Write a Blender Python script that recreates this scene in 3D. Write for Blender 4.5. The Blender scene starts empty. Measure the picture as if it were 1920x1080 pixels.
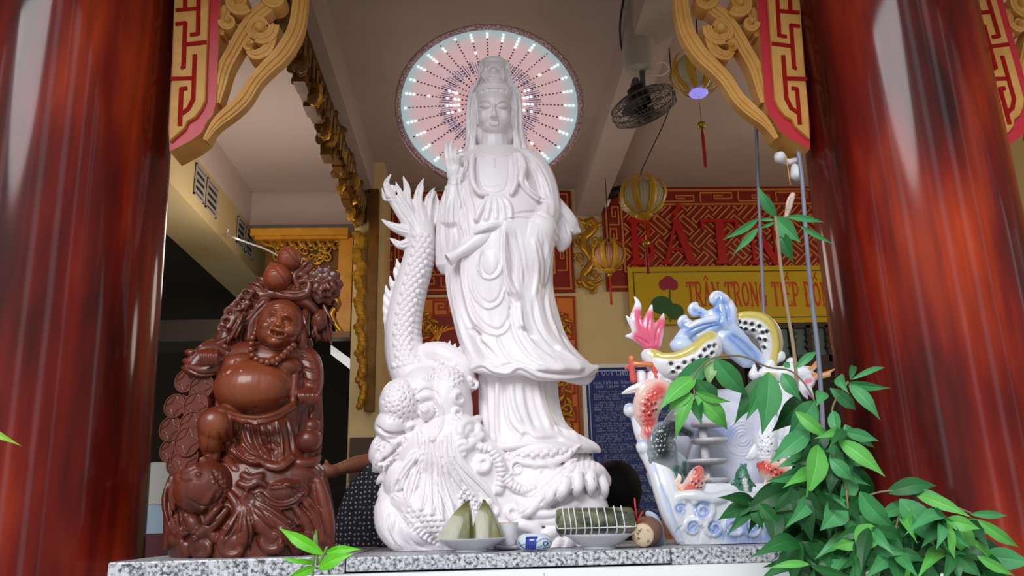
import bpy, bmesh, math, random
import numpy as np
from mathutils import Vector, Matrix, noise
PI = math.pi
random.seed(7)
RNG = np.random.default_rng(5)
SC = bpy.context.scene
COL = SC.collection
F = 1500.0
CAM = Vector((0.0, 0.0, 1.25))
ROT = (Matrix.Rotation(math.radians(-2.7), 3, 'Z') @ Matrix.Rotation(math.radians(90 + 16.0), 3, 'X')
       @ Matrix.Rotation(math.radians(-1.4), 3, 'Z'))
RIGHT, UP, FWD = ROT @ Vector((1, 0, 0)), ROT @ Vector((0, 1, 0)), ROT @ Vector((0, 0, -1))

def ray(x, y):
    return FWD * F + RIGHT * (x - 960.0) + UP * (540.0 - y)

def P(x, y, Y):
    """point of the place that the photo shows at (x, y), standing Y metres from the lens plane"""
    r = ray(x, y)
    return CAM + r * (Y / r.y)

def PZ(x, y, z):
    r = ray(x, y)
    return CAM + r * ((z - CAM.z) / r.z)

def PX(x, y, X):
    r = ray(x, y)
    return CAM + r * (X / r.x)

def proj(co):
    d = co - np.array(CAM)
    z = d @ np.array(FWD)
    return np.stack([960 + F * (d @ np.array(RIGHT)) / z, 540 - F * (d @ np.array(UP)) / z], 1)

# ------------------------------------------------------------------ objects
def thing(name, label, cat, loc=(0, 0, 0), group=None):
    o = bpy.data.objects.new(name, None)
    o.empty_display_size = .05
    COL.objects.link(o)
    o.location = loc
    tag(o, label, cat, group)
    return o

def tag(o, label, cat, group=None, kind=None):
    o['label'] = label
    o['category'] = cat
    if group: o['group'] = group
    if kind: o['kind'] = kind
    return o

def root_loc(o):
    l = Vector(o.location)
    while o.parent:
        o = o.parent
        l += Vector(o.location)
    return l

def link(name, me, m, parent=None, smooth=False, label=None, local=False):
    o = bpy.data.objects.new(name, me)
    COL.objects.link(o)
    for q in (m if isinstance(m, (list, tuple)) else [m]):
        me.materials.append(q)
    if parent:
        o.parent = parent
        if not local:
            # keep the mesh in world coordinates: the part's origin sits at the world origin of its thing
            if parent.type == 'EMPTY':
                o.matrix_parent_inverse = Matrix.Translation(-root_loc(parent))
    if smooth:
        me.polygons.foreach_set('use_smooth', [True] * len(me.polygons))
    if label: o['label'] = label
    return o

def struct(name, me, m, **k):
    o = link(name, me, m, **k)
    o['kind'] = 'structure'
    return o

class MB:
    """collects verts and faces of ONE mesh"""
    def __init__(s):
        s.v, s.f, s.mi = [], [], []
    def add(s, v, f, mi=0):
        n = len(s.v)
        s.v += [Vector(q) for q in v]
        s.f += [[i + n for i in q] for q in f]
        s.mi += [mi] * len(f)
        return s
    def box(s, a, b, mi=0):
        x0, y0, z0 = a; x1, y1, z1 = b
        return s.add([(x0,y0,z0),(x1,y0,z0),(x1,y1,z0),(x0,y1,z0),(x0,y0,z1),(x1,y0,z1),(x1,y1,z1),(x0,y1,z1)],
              [(0,3,2,1),(4,5,6,7),(0,1,5,4),(1,2,6,5),(2,3,7,6),(3,0,4,7)], mi)
    def obox(s, c, ex, ey, ez, mi=0):
        """box about c with half axis vectors"""
        v = []
        for k in (-1, 1):
            for (i, j) in ((-1,-1),(1,-1),(1,1),(-1,1)):
                v.append(c + ex*i + ey*j + ez*k)
        return s.add(v, [(0,3,2,1),(4,5,6,7),(0,1,5,4),(1,2,6,5),(2,3,7,6),(3,0,4,7)], mi)
    def prism(s, front, back, mi=0):
        n = len(front)
        f = [list(range(n)), list(range(2*n-1, n-1, -1))]
        f += [(i, i+n, (i+1) % n + n, (i+1) % n) for i in range(n)]
        return s.add(list(front) + list(back), f, mi)
    def tube(s, pts, rad, n=8, flat=1.0, ref=None, mi=0, cap=True, caplen=.6):
        pts = [Vector(p) for p in pts]
        if not isinstance(rad, (list, tuple)): rad = [rad] * len(pts)
        ref = Vector(ref) if ref is not None else None
        rings = []
        L = len(pts)
        prev = None
        def ring(p, t, r):
            nonlocal prev
            a = ref if ref is not None else (prev if prev is not None else (Vector((0,0,1)) if abs(t.z) < .9 else Vector((1,0,0))))
            b = t.cross(a)
            if b.length < 1e-6: b = t.orthogonal()
            b.normalize(); a = b.cross(t).normalized()
            prev = a
            return [p + (b*math.cos(2*PI*k/n) + a*(math.sin(2*PI*k/n)*flat))*r for k in range(n)]
        T = []
        for i in range(L):
            t = pts[min(i+1, L-1)] - pts[max(i-1, 0)]
            if t.length < 1e-9: t = Vector((0,0,1))
            T.append(t.normalized())
        if cap and rad[0] > 1e-5: rings.append(ring(pts[0] - T[0]*rad[0]*caplen, T[0], rad[0]*.55))
        for i in range(L): rings.append(ring(pts[i], T[i], max(rad[i], 1e-5)))
        if cap and rad[-1] > 1e-5: rings.append(ring(pts[-1] + T[-1]*rad[-1]*caplen, T[-1], rad[-1]*.55))
        v = [q for r in rings for q in r]
        f = []
        for i in range(len(rings)-1):
            for k in range(n):
                f.append((i*n+k, i*n+(k+1) % n, (i+1)*n+(k+1) % n, (i+1)*n+k))
        f.append(list(range(n-1, -1, -1)))
        f.append([(len(rings)-1)*n+k for k in range(n)])
        return s.add(v, f, mi)
    def lathe(s, prof, c=(0,0,0), n=32, axis=None, mi=0, caps=True):
        """prof: (radius, height) pairs about c; axis = (ex, ey, ez) frame"""
        c = Vector(c)
        ex, ey, ez = axis or (Vector((1,0,0)), Vector((0,1,0)), Vector((0,0,1)))
        v, f = [], []
        for (r, h) in prof:
            r = max(r, 1e-5)
            for k in range(n):
                a = 2*PI*k/n
                v.append(c + ex*(r*math.cos(a)) + ey*(r*math.sin(a)) + ez*h)
        m = len(prof)
        for i in range(m-1):
            for k in range(n):
                f.append((i*n+k, i*n+(k+1) % n, (i+1)*n+(k+1) % n, (i+1)*n+k))
        if caps:
            f.append(list(range(n-1, -1, -1)))
            f.append([(m-1)*n+k for k in range(n)])
        return s.add(v, f, mi)
    def ball(s, c, ax, n=16, m=10, mi=0):
        """ax: three half axis vectors or a radius"""
        c = Vector(c)
        if isinstance(ax, (int, float)): ax = (Vector((ax,0,0)), Vector((0,ax,0)), Vector((0,0,ax)))
        v, f = [c - ax[2]], []
        for i in range(1, m):
            t = -PI/2 + PI*i/m
            for k in range(n):
                a = 2*PI*k/n
                v.append(c + (ax[0]*math.cos(a) + ax[1]*math.sin(a))*math.cos(t) + ax[2]*math.sin(t))
        v.append(c + ax[2])
        for k in range(n):
            f.append((0, 1+(k+1) % n, 1+k))
            f.append((len(v)-1, 1+(m-2)*n+k, 1+(m-2)*n+(k+1) % n))
        for i in range(m-2):
            for k in range(n):
                f.append((1+i*n+k, 1+i*n+(k+1) % n, 1+(i+1)*n+(k+1) % n, 1+(i+1)*n+k))
        return s.add(v, f, mi)
    def mesh(s, name='m'):
        me = bpy.data.meshes.new(name)
        me.from_pydata([tuple(q) for q in s.v], [], s.f)
        me.polygons.foreach_set('material_index', s.mi)
        me.update()
        return me
    def build(s, name, m, parent=None, smooth=False, bevel=0, label=None, kind=None, angle=None, local=False):
        o = link(name, s.mesh(name), m, parent, smooth, label, local)
        if bevel:
            b = o.modifiers.new('b', 'BEVEL'); b.width = bevel; b.segments = 2; b.limit_method = 'ANGLE'
            b.angle_limit = math.radians(40)
        if kind: o['kind'] = kind
        if angle:
            bm = bmesh.new(); bm.from_mesh(o.data)
            for e in bm.edges:
                if len(e.link_faces) == 2 and e.calc_face_angle(0) > math.radians(angle): e.smooth = False
            bm.to_mesh(o.data); bm.free()
        return o

def cat(pts, n=6):
    """catmull-rom through tuples of any length"""
    pts = [np.array(p, float) for p in pts]
    if len(pts) < 3:
        return [pts[0] + (pts[-1]-pts[0])*t for t in np.linspace(0, 1, n+1)]
    q = [2*pts[0]-pts[1]] + pts + [2*pts[-1]-pts[-2]]
    out = []
    for i in range(1, len(q)-2):
        a, b, c, d = q[i-1], q[i], q[i+1], q[i+2]
        for k in range(n):
            t = k/n
            out.append(.5*((2*b)+(c-a)*t+(2*a-5*b+4*c-d)*t*t+(3*b-a-3*c+d)*t**3))
    out.append(pts[-1])
    return out

# ------------------------------------------------------------------ materials
def mat(name, c, rough=.5, metal=0, coat=0, spec=.5, noise_=None, bump=None, attr=None, emit=None, wood=None, trans=0, alpha=1, sss=0):
    m = bpy.data.materials.new(name); m.use_nodes = True
    nt = m.node_tree; b = nt.nodes['Principled BSDF']
    b.inputs['Base Color'].default_value = (*c, 1)
    b.inputs['Roughness'].default_value = rough
    b.inputs['Metallic'].default_value = metal
    b.inputs['Coat Weight'].default_value = coat
    b.inputs['Coat Roughness'].default_value = .06
    b.inputs['Specular IOR Level'].default_value = spec
    b.inputs['Transmission Weight'].default_value = trans
    b.inputs['Alpha'].default_value = alpha
    if sss:
        b.inputs['Subsurface Weight'].default_value = sss
        b.inputs['Subsurface Radius'].default_value = (.02, .012, .01)
        b.inputs['Subsurface Scale'].default_value = .3
    tc = nt.nodes.new('ShaderNodeTexCoord')
    src = None
    if attr:
        a = nt.nodes.new('ShaderNodeAttribute'); a.attribute_name = attr
        src = a.outputs['Color']
        nt.links.new(src, b.inputs['Base Color'])
    if noise_:
        sc, c2, lo, hi = noise_[:4]; st = noise_[4] if len(noise_) > 4 else (1, 1, 1)
        mp = nt.nodes.new('ShaderNodeMapping'); mp.inputs['Scale'].default_value = st
        nt.links.new(tc.outputs['Object'], mp.inputs['Vector'])
        n = nt.nodes.new('ShaderNodeTexNoise'); n.inputs['Scale'].default_value = sc
        n.inputs['Detail'].default_value = 8; n.inputs['Roughness'].default_value = .62
        nt.links.new(mp.outputs[0], n.inputs['Vector'])
        r = nt.nodes.new('ShaderNodeValToRGB')
        r.color_ramp.elements[0].position = lo; r.color_ramp.elements[1].position = hi
        r.color_ramp.elements[0].color = (*c, 1); r.color_ramp.elements[1].color = (*c2, 1)
        nt.links.new(n.outputs['Fac'], r.inputs[0])
        out = r.outputs[0]
        if src is not None:
            r.color_ramp.elements[0].color = (1, 1, 1, 1)
            mx = nt.nodes.new('ShaderNodeMix'); mx.data_type = 'RGBA'; mx.blend_type = 'MULTIPLY'
            mx.inputs[0].default_value = 1
            nt.links.new(src, mx.inputs[6]); nt.links.new(out, mx.inputs[7]); out = mx.outputs[2]
        nt.links.new(out, b.inputs['Base Color'])
    if bump:
        sc, st = bump[:2]; sv = bump[2] if len(bump) > 2 else (1, 1, 1)
        mp = nt.nodes.new('ShaderNodeMapping'); mp.inputs['Scale'].default_value = sv
        nt.links.new(tc.outputs['Object'], mp.inputs['Vector'])
        n = nt.nodes.new('ShaderNodeTexNoise'); n.inputs['Scale'].default_value = sc; n.inputs['Detail'].default_value = 6
        nt.links.new(mp.outputs[0], n.inputs['Vector'])
        bp = nt.nodes.new('ShaderNodeBump'); bp.inputs['Strength'].default_value = st; bp.inputs['Distance'].default_value = .004
        nt.links.new(n.outputs['Fac'], bp.inputs['Height']); nt.links.new(bp.outputs[0], b.inputs['Normal'])
    if emit:
        b.inputs['Emission Color'].default_value = (*emit[0], 1); b.inputs['Emission Strength'].default_value = emit[1]
    return m

def srgb(r, g, b):
    f = lambda u: (u/255/12.92) if u/255 <= .04045 else ((u/255+.055)/1.055)**2.4
    return (f(r), f(g), f(b))

# ------------------------------------------------------------------ carving: volumes fused by remeshing, then carved with strokes
class Clay:
    """volumes in photo pixels about a standing plane Y; d = pixels towards the viewer; all fused to one solid"""
    def __init__(s, Y):
        s.Y = Y; s.u = Y / F * 1.03; s.mb = MB()
        s.ex, s.ey, s.ez = RIGHT.copy(), UP.copy(), -FWD
    def p(s, x, y, d=0):
        return P(x, y, s.Y - d*s.u)
    def ball(s, x, y, rx, ry=None, rd=None, d=0, rot=0, n=36):
        ry = rx if ry is None else ry; rd = min(rx, ry) if rd is None else rd
        a = math.radians(rot); u = s.u
        ex = s.ex*math.cos(a) + s.ey*math.sin(a); ey = -s.ex*math.sin(a) + s.ey*math.cos(a)
        s.mb.ball(s.p(x, y, d), (ex*rx*u, s.ez*rd*u, ey*ry*u), n, n*2//3)
        return s
    def tube(s, pts, n=12, flat=1.0, k=6):
        """pts (x, y, d, r)"""
        q = cat(pts, k)
        s.mb.tube([s.p(a[0], a[1], a[2]) for a in q], [max(a[3], .3)*s.u for a in q], n, flat, s.ez)
        return s
    def loft(s, rows, n=40, k=4, e=2.0, closed=True, wob=None):
        """rows (y, xl, xr, depth half, d) -> stacked super-ellipses"""
        q = cat(rows, k); v = []; f = []
        for r in q:
            y, xl, xr, dh, dc = r[:5]
            for j in range(n):
                a = 2*PI*j/n; ca, sa = math.cos(a), math.sin(a)
                X = math.copysign(abs(ca)**(2/e), ca); D = math.copysign(abs(sa)**(2/e), sa)
                w = wob(y, a) if wob else 0
                v.append(s.p((xl+xr)/2 + X*((xr-xl)/2 + w), y, dc + D*(dh + w)))
        m = len(q)
        for i in range(m-1):
            for j in range(n):
                f.append((i*n+j, i*n+(j+1) % n, (i+1)*n+(j+1) % n, (i+1)*n+j))
        f.append(list(range(n-1, -1, -1))); f.append([(m-1)*n+j for j in range(n)])
        s.mb.add(v, f)
        return s
    def freeze(s):
        from mathutils.bvhtree import BVHTree
        s.bvh = BVHTree.FromPolygons([tuple(v) for v in s.mb.v], s.mb.f)
        return s
    def surf(s, x, y, fallback=0):
        r = ray(x, y).normalized(); h = s.bvh.ray_cast(CAM, r)
        return fallback if h[0] is None else (s.Y - h[0].y)/s.u
    def tube_on(s, pts, off=.2, n=10, flat=1.0, k=4, fallback=0):
        """a roll laid on the frozen skin: pts (x, y, r)"""
        q = cat(pts, k); d = [s.surf(a[0], a[1], fallback) for a in q]
        d = [sum(d[max(0, i-2):i+3])/len(d[max(0, i-2):i+3]) for i in range(len(d))]
        s.mb.tube([s.p(a[0], a[1], e + off*a[2]) for a, e in zip(q, d)], [max(a[2], .3)*s.u for a in q], n, flat, s.ez)
        return s
    def ball_on(s, x, y, rx, ry, rd, off=0, rot=0, n=20, fallback=0):
        return s.ball(x, y, rx, ry, rd, s.surf(x, y, fallback) + off, rot, n)
    def fuse(s, name, voxel, smooth=3):
        me = s.mb.mesh(name + '_src')
        o = bpy.data.objects.new(name + '_src', me); COL.objects.link(o)
        r = o.modifiers.new('r', 'REMESH'); r.mode = 'VOXEL'; r.voxel_size = voxel; r.adaptivity = 0
        if smooth:
            m = o.modifiers.new('s', 'SMOOTH'); m.iterations = smooth; m.factor = .5
        dg = bpy.context.evaluated_depsgraph_get(); dg.update()
        out = bpy.data.meshes.new_from_object(o.evaluated_get(dg))
        bpy.data.objects.remove(o); bpy.data.meshes.remove(me)
        out.name = name
        return Carve(out, s.u)

def spiral(cx, cy, r, turns=1.6, a0=0, sgn=1, r1=.12, n=26):
    out = []
    for i in range(n):
        t = i/(n-1); a = a0 + sgn*turns*2*PI*t; q = r*(1-(1-r1)*t)
        out.append((cx + q*math.cos(a), cy - q*math.sin(a)))
    return out

class Carve:
    """pixel strokes raise or cut the skin of a fused solid along its own normals"""
    def __init__(s, me, u):
        s.me = me; s.u = u; n = len(me.vertices)
        s.co = np.empty(n*3); me.vertices.foreach_get('co', s.co); s.co = s.co.reshape(-1, 3)
        s.e = np.empty(len(me.edges)*2, int); me.edges.foreach_get('vertices', s.e); s.e = s.e.reshape(-1, 2)
        s.col = None
        s.refresh()
    def refresh(s):
        s.me.vertices.foreach_set('co', s.co.ravel()); s.me.update()
        n = len(s.co); s.no = np.empty(n*3)
        s.me.vertex_normals.foreach_get('vector', s.no); s.no = s.no.reshape(-1, 3)
        s.px = proj(s.co)
        v = np.array(CAM) - s.co; v /= np.linalg.norm(v, axis=1)[:, None]
        s.face = np.clip((s.no*v).sum(1)*2.2, 0, 1)
        s.D = np.zeros(n)
    def smooth(s, it=1, f=.5):
        deg = np.bincount(s.e.ravel(), minlength=len(s.co))[:, None].clip(1)
        for _ in range(it):
            a = np.zeros_like(s.co)
            for k in range(3):
                a[:, k] = np.bincount(s.e[:, 0], s.co[s.e[:, 1], k], len(s.co)) + np.bincount(s.e[:, 1], s.co[s.e[:, 0], k], len(s.co))
            s.co += (a/deg - s.co)*f
    def _dist(s, pts, w, k=5):
        q = np.array([p[:2] for p in (cat(pts, k) if k else pts)])
        lo, hi = q.min(0)-w, q.max(0)+w
        idx = np.nonzero((s.px[:, 0] > lo[0]) & (s.px[:, 0] < hi[0]) & (s.px[:, 1] > lo[1]) & (s.px[:, 1] < hi[1]))[0]
        if not len(idx): return idx, None, None, None
        p = s.px[idx]; best = np.full(len(idx), 1e9); T = np.zeros(len(idx)); side = np.zeros(len(idx))
        m = len(q)-1
        for i in range(m):
            a, b = q[i], q[i+1]; ab = b-a; L = (ab@ab) or 1e-9
            t = np.clip(((p-a)@ab)/L, 0, 1); dv = p-(a+t[:, None]*ab); d = np.hypot(dv[:, 0], dv[:, 1])
            k2 = d < best
            best[k2] = d[k2]; T[k2] = ((i+t)/m)[k2]; side[k2] = np.sign(ab[0]*dv[:, 1]-ab[1]*dv[:, 0])[k2]
        return idx, best, T, side
    def line(s, pts, w, h, taper=.5, k=5, flat=False):
        """ridge (h > 0) or groove (h < 0), half width w px, height h px"""
        idx, d, T, sd = s._dist(pts, w, k)
        if not len(idx): return s
        t = np.clip(d/w, 0, 1)
        pr = (1-t*t)**1.0 if flat else np.cos(t*PI/2)**2
        if taper: pr = pr*np.clip(np.minimum(T, 1-T)/(.5*taper)+.15, 0, 1)
        pr = pr*(d < w)
        s.D[idx] += pr*h*s.face[idx]
        return s
    def lip(s, pts, w, h, side=1, k=5, taper=.25, edge=2.0):
        """a cloth edge: steps up at the stroke on one side (side = +1: right of the direction on the picture) and fades over w px"""
        idx, d, T, sd = s._dist(pts, w, k)
        if not len(idx): return s
        sg = d*np.where(sd*side > 0, 1, -1)
        pr = np.where(sg < 0, np.clip(1+sg/edge, 0, 1)*1.0, 0) + np.where(sg >= 0, np.clip(1-sg/w, 0, 1)**1.5, 0)
        pr -= np.exp(-((sg+edge*1.6)/(edge*1.2))**2)*.35
        pr = pr*(d < w)
        if taper: pr = pr*np.clip(np.minimum(T, 1-T)/(.5*taper)+.1, 0, 1)
        s.D[idx] += pr*h*s.face[idx]
        return s
    def dome(s, x, y, rx, h, ry=None, rot=0, sharp=.5):
        ry = ry or rx; R = max(rx, ry)
        idx = np.nonzero((abs(s.px[:, 0]-x) < R) & (abs(s.px[:, 1]-y) < R))[0]
        if not len(idx): return s
        a = math.radians(rot); q = s.px[idx]-(x, y)
        X = q[:, 0]*math.cos(a) - q[:, 1]*math.sin(a); Yv = q[:, 0]*math.sin(a) + q[:, 1]*math.cos(a)
        t = (X/rx)**2 + (Yv/ry)**2
        s.D[idx] += np.clip(1-t, 0, 1)**sharp*h*s.face[idx]
        return s
    def scales(s, pts, width, size, h, k=6):
        """overlapping scales on the band along pts; width may be (w0, w1)"""
        q = cat(pts, k); w0, w1 = width if isinstance(width, tuple) else (width, width)
        L = [0]
        for a, b in zip(q[:-1], q[1:]): L.append(L[-1]+float(np.hypot(*(b[:2]-a[:2]))))
        n = int(L[-1]/(size*.8)); row = 0
        for i in range(n):
            t = L[-1]*i/max(n-1, 1); j = min(np.searchsorted(L, t, 'right')-1, len(q)-2)
            f = (t-L[j])/max(L[j+1]-L[j], 1e-6); c = q[j]*(1-f)+q[j+1]*f; tg = (q[j+1]-q[j])[:2]; tg = tg/max(np.hypot(*tg), 1e-6)
            nm = np.array((-tg[1], tg[0])); w = w0+(w1-w0)*i/max(n-1, 1)
            m = int(w/size); off = .5 if i % 2 else 0
            for jx in range(-m, m+1):
                x, y = c[:2] + nm*(jx+off)*size
                # a scale: a dome with a hard rim at its free end
                s.dome(x, y, size*.62, h, sharp=.6)
                s.line([(x+nm[0]*size*.5, y+nm[1]*size*.5), (x+tg[0]*size*.5, y+tg[1]*size*.5), (x-nm[0]*size*.5, y-nm[1]*size*.5)], size*.22, -h*.8, 0, 3)
        return s
    def apply(s, smooth=1, f=.35, mx=14, gain=1.0):
        s.D *= gain
        s.co += s.no*(np.clip(s.D, -mx, mx)*s.u)[:, None]
        if smooth: s.smooth(smooth, f)
        s.refresh()
        return s
    def fill(s, c):
        s.col = np.tile(np.array([*c, 1.0]), (len(s.co), 1)); return s
    def paint(s, pts, w, c, a=1.0, soft=.6, k=5, anyside=False):
        idx, d, T, sd = s._dist(pts, w, k)
        if not len(idx): return s
        t = np.clip((1-d/w)/max(soft, 1e-3), 0, 1)*a
        if not anyside: t = t*(s.face[idx] > 0)
        s.col[idx, :3] = s.col[idx, :3]*(1-t[:, None]) + np.array(c)*t[:, None]
        return s
    def dot(s, x, y, r, c, a=1.0, soft=.5):
        return s.paint([(x, y), (x+.01, y)], r, c, a, soft, 0)
    def done(s, name, m, parent=None, label=None):
        if s.col is not None:
            at = s.me.color_attributes.new('Col', 'FLOAT_COLOR', 'POINT')
            at.data.foreach_set('color', s.col.ravel())
        return link(name, s.me, m, parent, True, label)
# ================================================================== materials
M = {}
M['ceil'] = mat('ceiling_paint', srgb(176, 162, 156), .8, noise_=(1.2, srgb(166, 150, 143), .35, .7))
M['bay'] = mat('bay_ceiling_paint', srgb(216, 200, 190), .8)
M['cream'] = mat('cream_wall_paint', srgb(214, 194, 142), .75, noise_=(1.5, srgb(204, 182, 128), .4, .7))
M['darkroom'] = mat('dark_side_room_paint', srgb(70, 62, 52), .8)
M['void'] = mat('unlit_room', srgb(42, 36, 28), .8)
M['tile'] = mat('white_wall_tile', srgb(238, 242, 244), .25)
M['grout'] = mat('grey_grout', srgb(190, 196, 200), .7)
M['paving'] = mat('forecourt_paving', srgb(168, 164, 158), .8, noise_=(2, srgb(140, 136, 130), .4, .65))
M['floor'] = mat('hall_floor_tile', srgb(150, 122, 100), .35)
M['gold'] = mat('old_gold_paint', srgb(214, 160, 84), .55, spec=.35, noise_=(9, srgb(188, 130, 58), .35, .75))
M['brightgold'] = mat('bright_gold_paint', srgb(216, 156, 36), .45, noise_=(9, srgb(184, 122, 24), .35, .75))
M['groovered'] = mat('dark_red_groove', srgb(150, 18, 16), .7, spec=.1)
M['goldleaf'] = mat('gilded_carving', srgb(208, 160, 50), .32, metal=.55, noise_=(14, srgb(150, 100, 24), .35, .7))
M['darkgold'] = mat('dark_brown_gold', srgb(120, 82, 22), .45, metal=.3, noise_=(8, srgb(86, 54, 14), .35, .7))  # brown-gold of the carved boards, rail and valance foliage
M['red'] = mat('bracket_red_paint', srgb(190, 22, 38), .45)
M['panelred'] = mat('panel_dark_red', srgb(128, 24, 6), .55)
M['letterred'] = mat('letter_red', srgb(176, 14, 6), .45)
M['fret'] = mat('fret_orange_gold', srgb(196, 112, 52), .5)
M['orange'] = mat('altar_orange', srgb(212, 116, 30), .5)
M['redline'] = mat('altar_red_line', srgb(150, 40, 12), .55)
M['banner'] = mat('yellow_banner_cloth', srgb(196, 164, 4), .7)
M['bannerline'] = mat('banner_olive_line', srgb(92, 78, 12), .7)
M['bannertext'] = mat('banner_red_text', srgb(196, 60, 14), .6)
M['lotuspink'] = mat('printed_lotus', srgb(150, 34, 60), .6)
M['lotusgreen'] = mat('printed_leaf', srgb(44, 96, 40), .6)
M['navy'] = mat('navy_board', srgb(26, 50, 124), .35)
M['white'] = mat('white_paint', srgb(232, 232, 236), .5)
M['boardtext'] = mat('board_pale_text', srgb(172, 186, 222), .5)
M['boardsmall'] = mat('board_small_text', srgb(146, 164, 214), .5)
M['black'] = mat('black_plastic', srgb(16, 15, 16), .4)
M['grey'] = mat('grey_plastic', srgb(88, 88, 96), .4)
M['conduit'] = mat('grey_conduit', srgb(120, 122, 140), .4)
M['teal'] = mat('dim_teal_pane', srgb(88, 110, 108), .25)
M['darkwood'] = mat('dark_timber', srgb(40, 24, 18), .5)
M['vent'] = mat('vent_grey', srgb(176, 170, 164), .6)

def column_mat():
    m = bpy.data.materials.new('lacquered_red_wood'); m.use_nodes = True
    nt = m.node_tree; b = nt.nodes['Principled BSDF']
    tc = nt.nodes.new('ShaderNodeTexCoord')
    def nz(scale, st, det):
        mp = nt.nodes.new('ShaderNodeMapping'); mp.inputs['Scale'].default_value = st
        nt.links.new(tc.outputs['Object'], mp.inputs['Vector'])
        n = nt.nodes.new('ShaderNodeTexNoise'); n.inputs['Scale'].default_value = scale; n.inputs['Detail'].default_value = det
        nt.links.new(mp.outputs[0], n.inputs['Vector']); return n.outputs['Fac']
    big = nz(5.5, (1, 1, .22), 3); fine = nz(38, (1, 1, .06), 6)
    r1 = nt.nodes.new('ShaderNodeValToRGB')
    e = r1.color_ramp.elements
    e[0].position = .34; e[0].color = (*srgb(54, 8, 5), 1)
    e[1].position = .68; e[1].color = (*srgb(172, 56, 18), 1)
    k = e.new(.5); k.color = (*srgb(116, 20, 8), 1)
    nt.links.new(big, r1.inputs[0])
    r2 = nt.nodes.new('ShaderNodeValToRGB')
    r2.color_ramp.elements[0].position = .3; r2.color_ramp.elements[0].color = (.62, .55, .5, 1)
    r2.color_ramp.elements[1].position = .65; r2.color_ramp.elements[1].color = (1, 1, 1, 1)
    nt.links.new(fine, r2.inputs[0])
    mx = nt.nodes.new('ShaderNodeMix'); mx.data_type = 'RGBA'; mx.blend_type = 'MULTIPLY'; mx.inputs[0].default_value = 1
    nt.links.new(r1.outputs[0], mx.inputs[6]); nt.links.new(r2.outputs[0], mx.inputs[7])
    nt.links.new(mx.outputs[2], b.inputs['Base Color'])
    b.inputs['Roughness'].default_value = .5; b.inputs['Specular IOR Level'].default_value = .1
    b.inputs['Coat Weight'].default_value = .42; b.inputs['Coat Roughness'].default_value = .1
    wob = nz(7, (1, 1, .12), 3)
    bp = nt.nodes.new('ShaderNodeBump'); bp.inputs['Strength'].default_value = .07; bp.inputs['Distance'].default_value = .01
    nt.links.new(wob, bp.inputs['Height']); nt.links.new(bp.outputs[0], b.inputs['Coat Normal'])
    nt.links.new(bp.outputs[0], b.inputs['Normal'])
    return m
M['column'] = column_mat()

def granite():
    m = bpy.data.materials.new('speckled_granite'); m.use_nodes = True
    nt = m.node_tree; b = nt.nodes['Principled BSDF']
    tc = nt.nodes.new('ShaderNodeTexCoord')
    n = nt.nodes.new('ShaderNodeTexNoise'); n.inputs['Scale'].default_value = 120; n.inputs['Detail'].default_value = 3; n.inputs['Roughness'].default_value = .6
    nt.links.new(tc.outputs['Object'], n.inputs['Vector'])
    r = nt.nodes.new('ShaderNodeValToRGB'); r.color_ramp.interpolation = 'LINEAR'
    e = r.color_ramp.elements
    e[0].position = .36; e[0].color = (*srgb(60, 62, 68), 1)
    e[1].position = .58; e[1].color = (*srgb(206, 206, 212), 1)
    k = e.new(.46); k.color = (*srgb(150, 152, 158), 1)
    nt.links.new(n.outputs['Fac'], r.inputs[0]); nt.links.new(r.outputs[0], b.inputs['Base Color'])
    b.inputs['Roughness'].default_value = .35
    return m
M['granite'] = granite()

# ================================================================== shell
YB = 6.3; ZC = 3.93; ZL = 1.175; ZW = 1.150
def box(name, a, b, m, **k):
    return struct(name, MB().box(a, b).mesh(name), m, **k)
box('ground', (-14, -16, -.05), (14, 1.89, 0), M['paving'])
box('floor', (-4.3, 1.89, -.05), (4.2, YB + .1, 0), M['floor'])
box('ceiling', (-1.86, 2.3, ZC), (4.2, YB + .1, ZC + .1), M['ceil'])
box('wall_back', (P(690, 700, YB).x, YB, 0), (4.2, YB + .1, ZC), M['cream'])
box('wall_right', (4.1, 2.3, 0), (4.2, YB, ZC), M['cream'])
box('wall_front', (-4.4, 2.3, 3.2), (4.2, 2.42, ZC + .1), M['cream'])
box('roof_eave', (-6, .95, 3.3), (6, 2.3, 3.42), M['ceil'])
# left aisle: bulkhead, soffit and the unlit side room
zs = P(464, 499, YB).z
YD = 8.2; zbk = P(540, 421, YB).z
box('trim_1', (-1.95, 2.42, zs + .36), (-1.86, YD, ZC + .1), M['bay'])
box('trim_2', (-2.22, 2.42, zs), (-1.862, YD, zs + .36), M['cream'])
box('wall_bay_bulkhead', (-1.86, YB, zbk), (P(660, 700, YB).x, YB + .1, ZC), M['bay'])
box('ceiling_deep', (-1.86, YB + .1, zbk), (P(712, 700, YB).x, YD, zbk + .08), M['bay'])
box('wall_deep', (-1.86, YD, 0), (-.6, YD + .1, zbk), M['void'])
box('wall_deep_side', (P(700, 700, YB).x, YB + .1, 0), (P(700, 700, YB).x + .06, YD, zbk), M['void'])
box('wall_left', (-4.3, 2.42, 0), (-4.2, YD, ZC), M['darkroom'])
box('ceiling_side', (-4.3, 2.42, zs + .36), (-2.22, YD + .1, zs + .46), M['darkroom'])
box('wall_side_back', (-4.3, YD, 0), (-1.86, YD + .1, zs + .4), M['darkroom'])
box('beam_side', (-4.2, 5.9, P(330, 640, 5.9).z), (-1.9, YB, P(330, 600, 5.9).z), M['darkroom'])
# bright plaster of the left bay, right behind the ceiling of the hall
box('ceiling_bay', (-1.86, 2.45, ZC - .012), (-1.0, YB - .02, ZC + .005), M['bay'])
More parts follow.
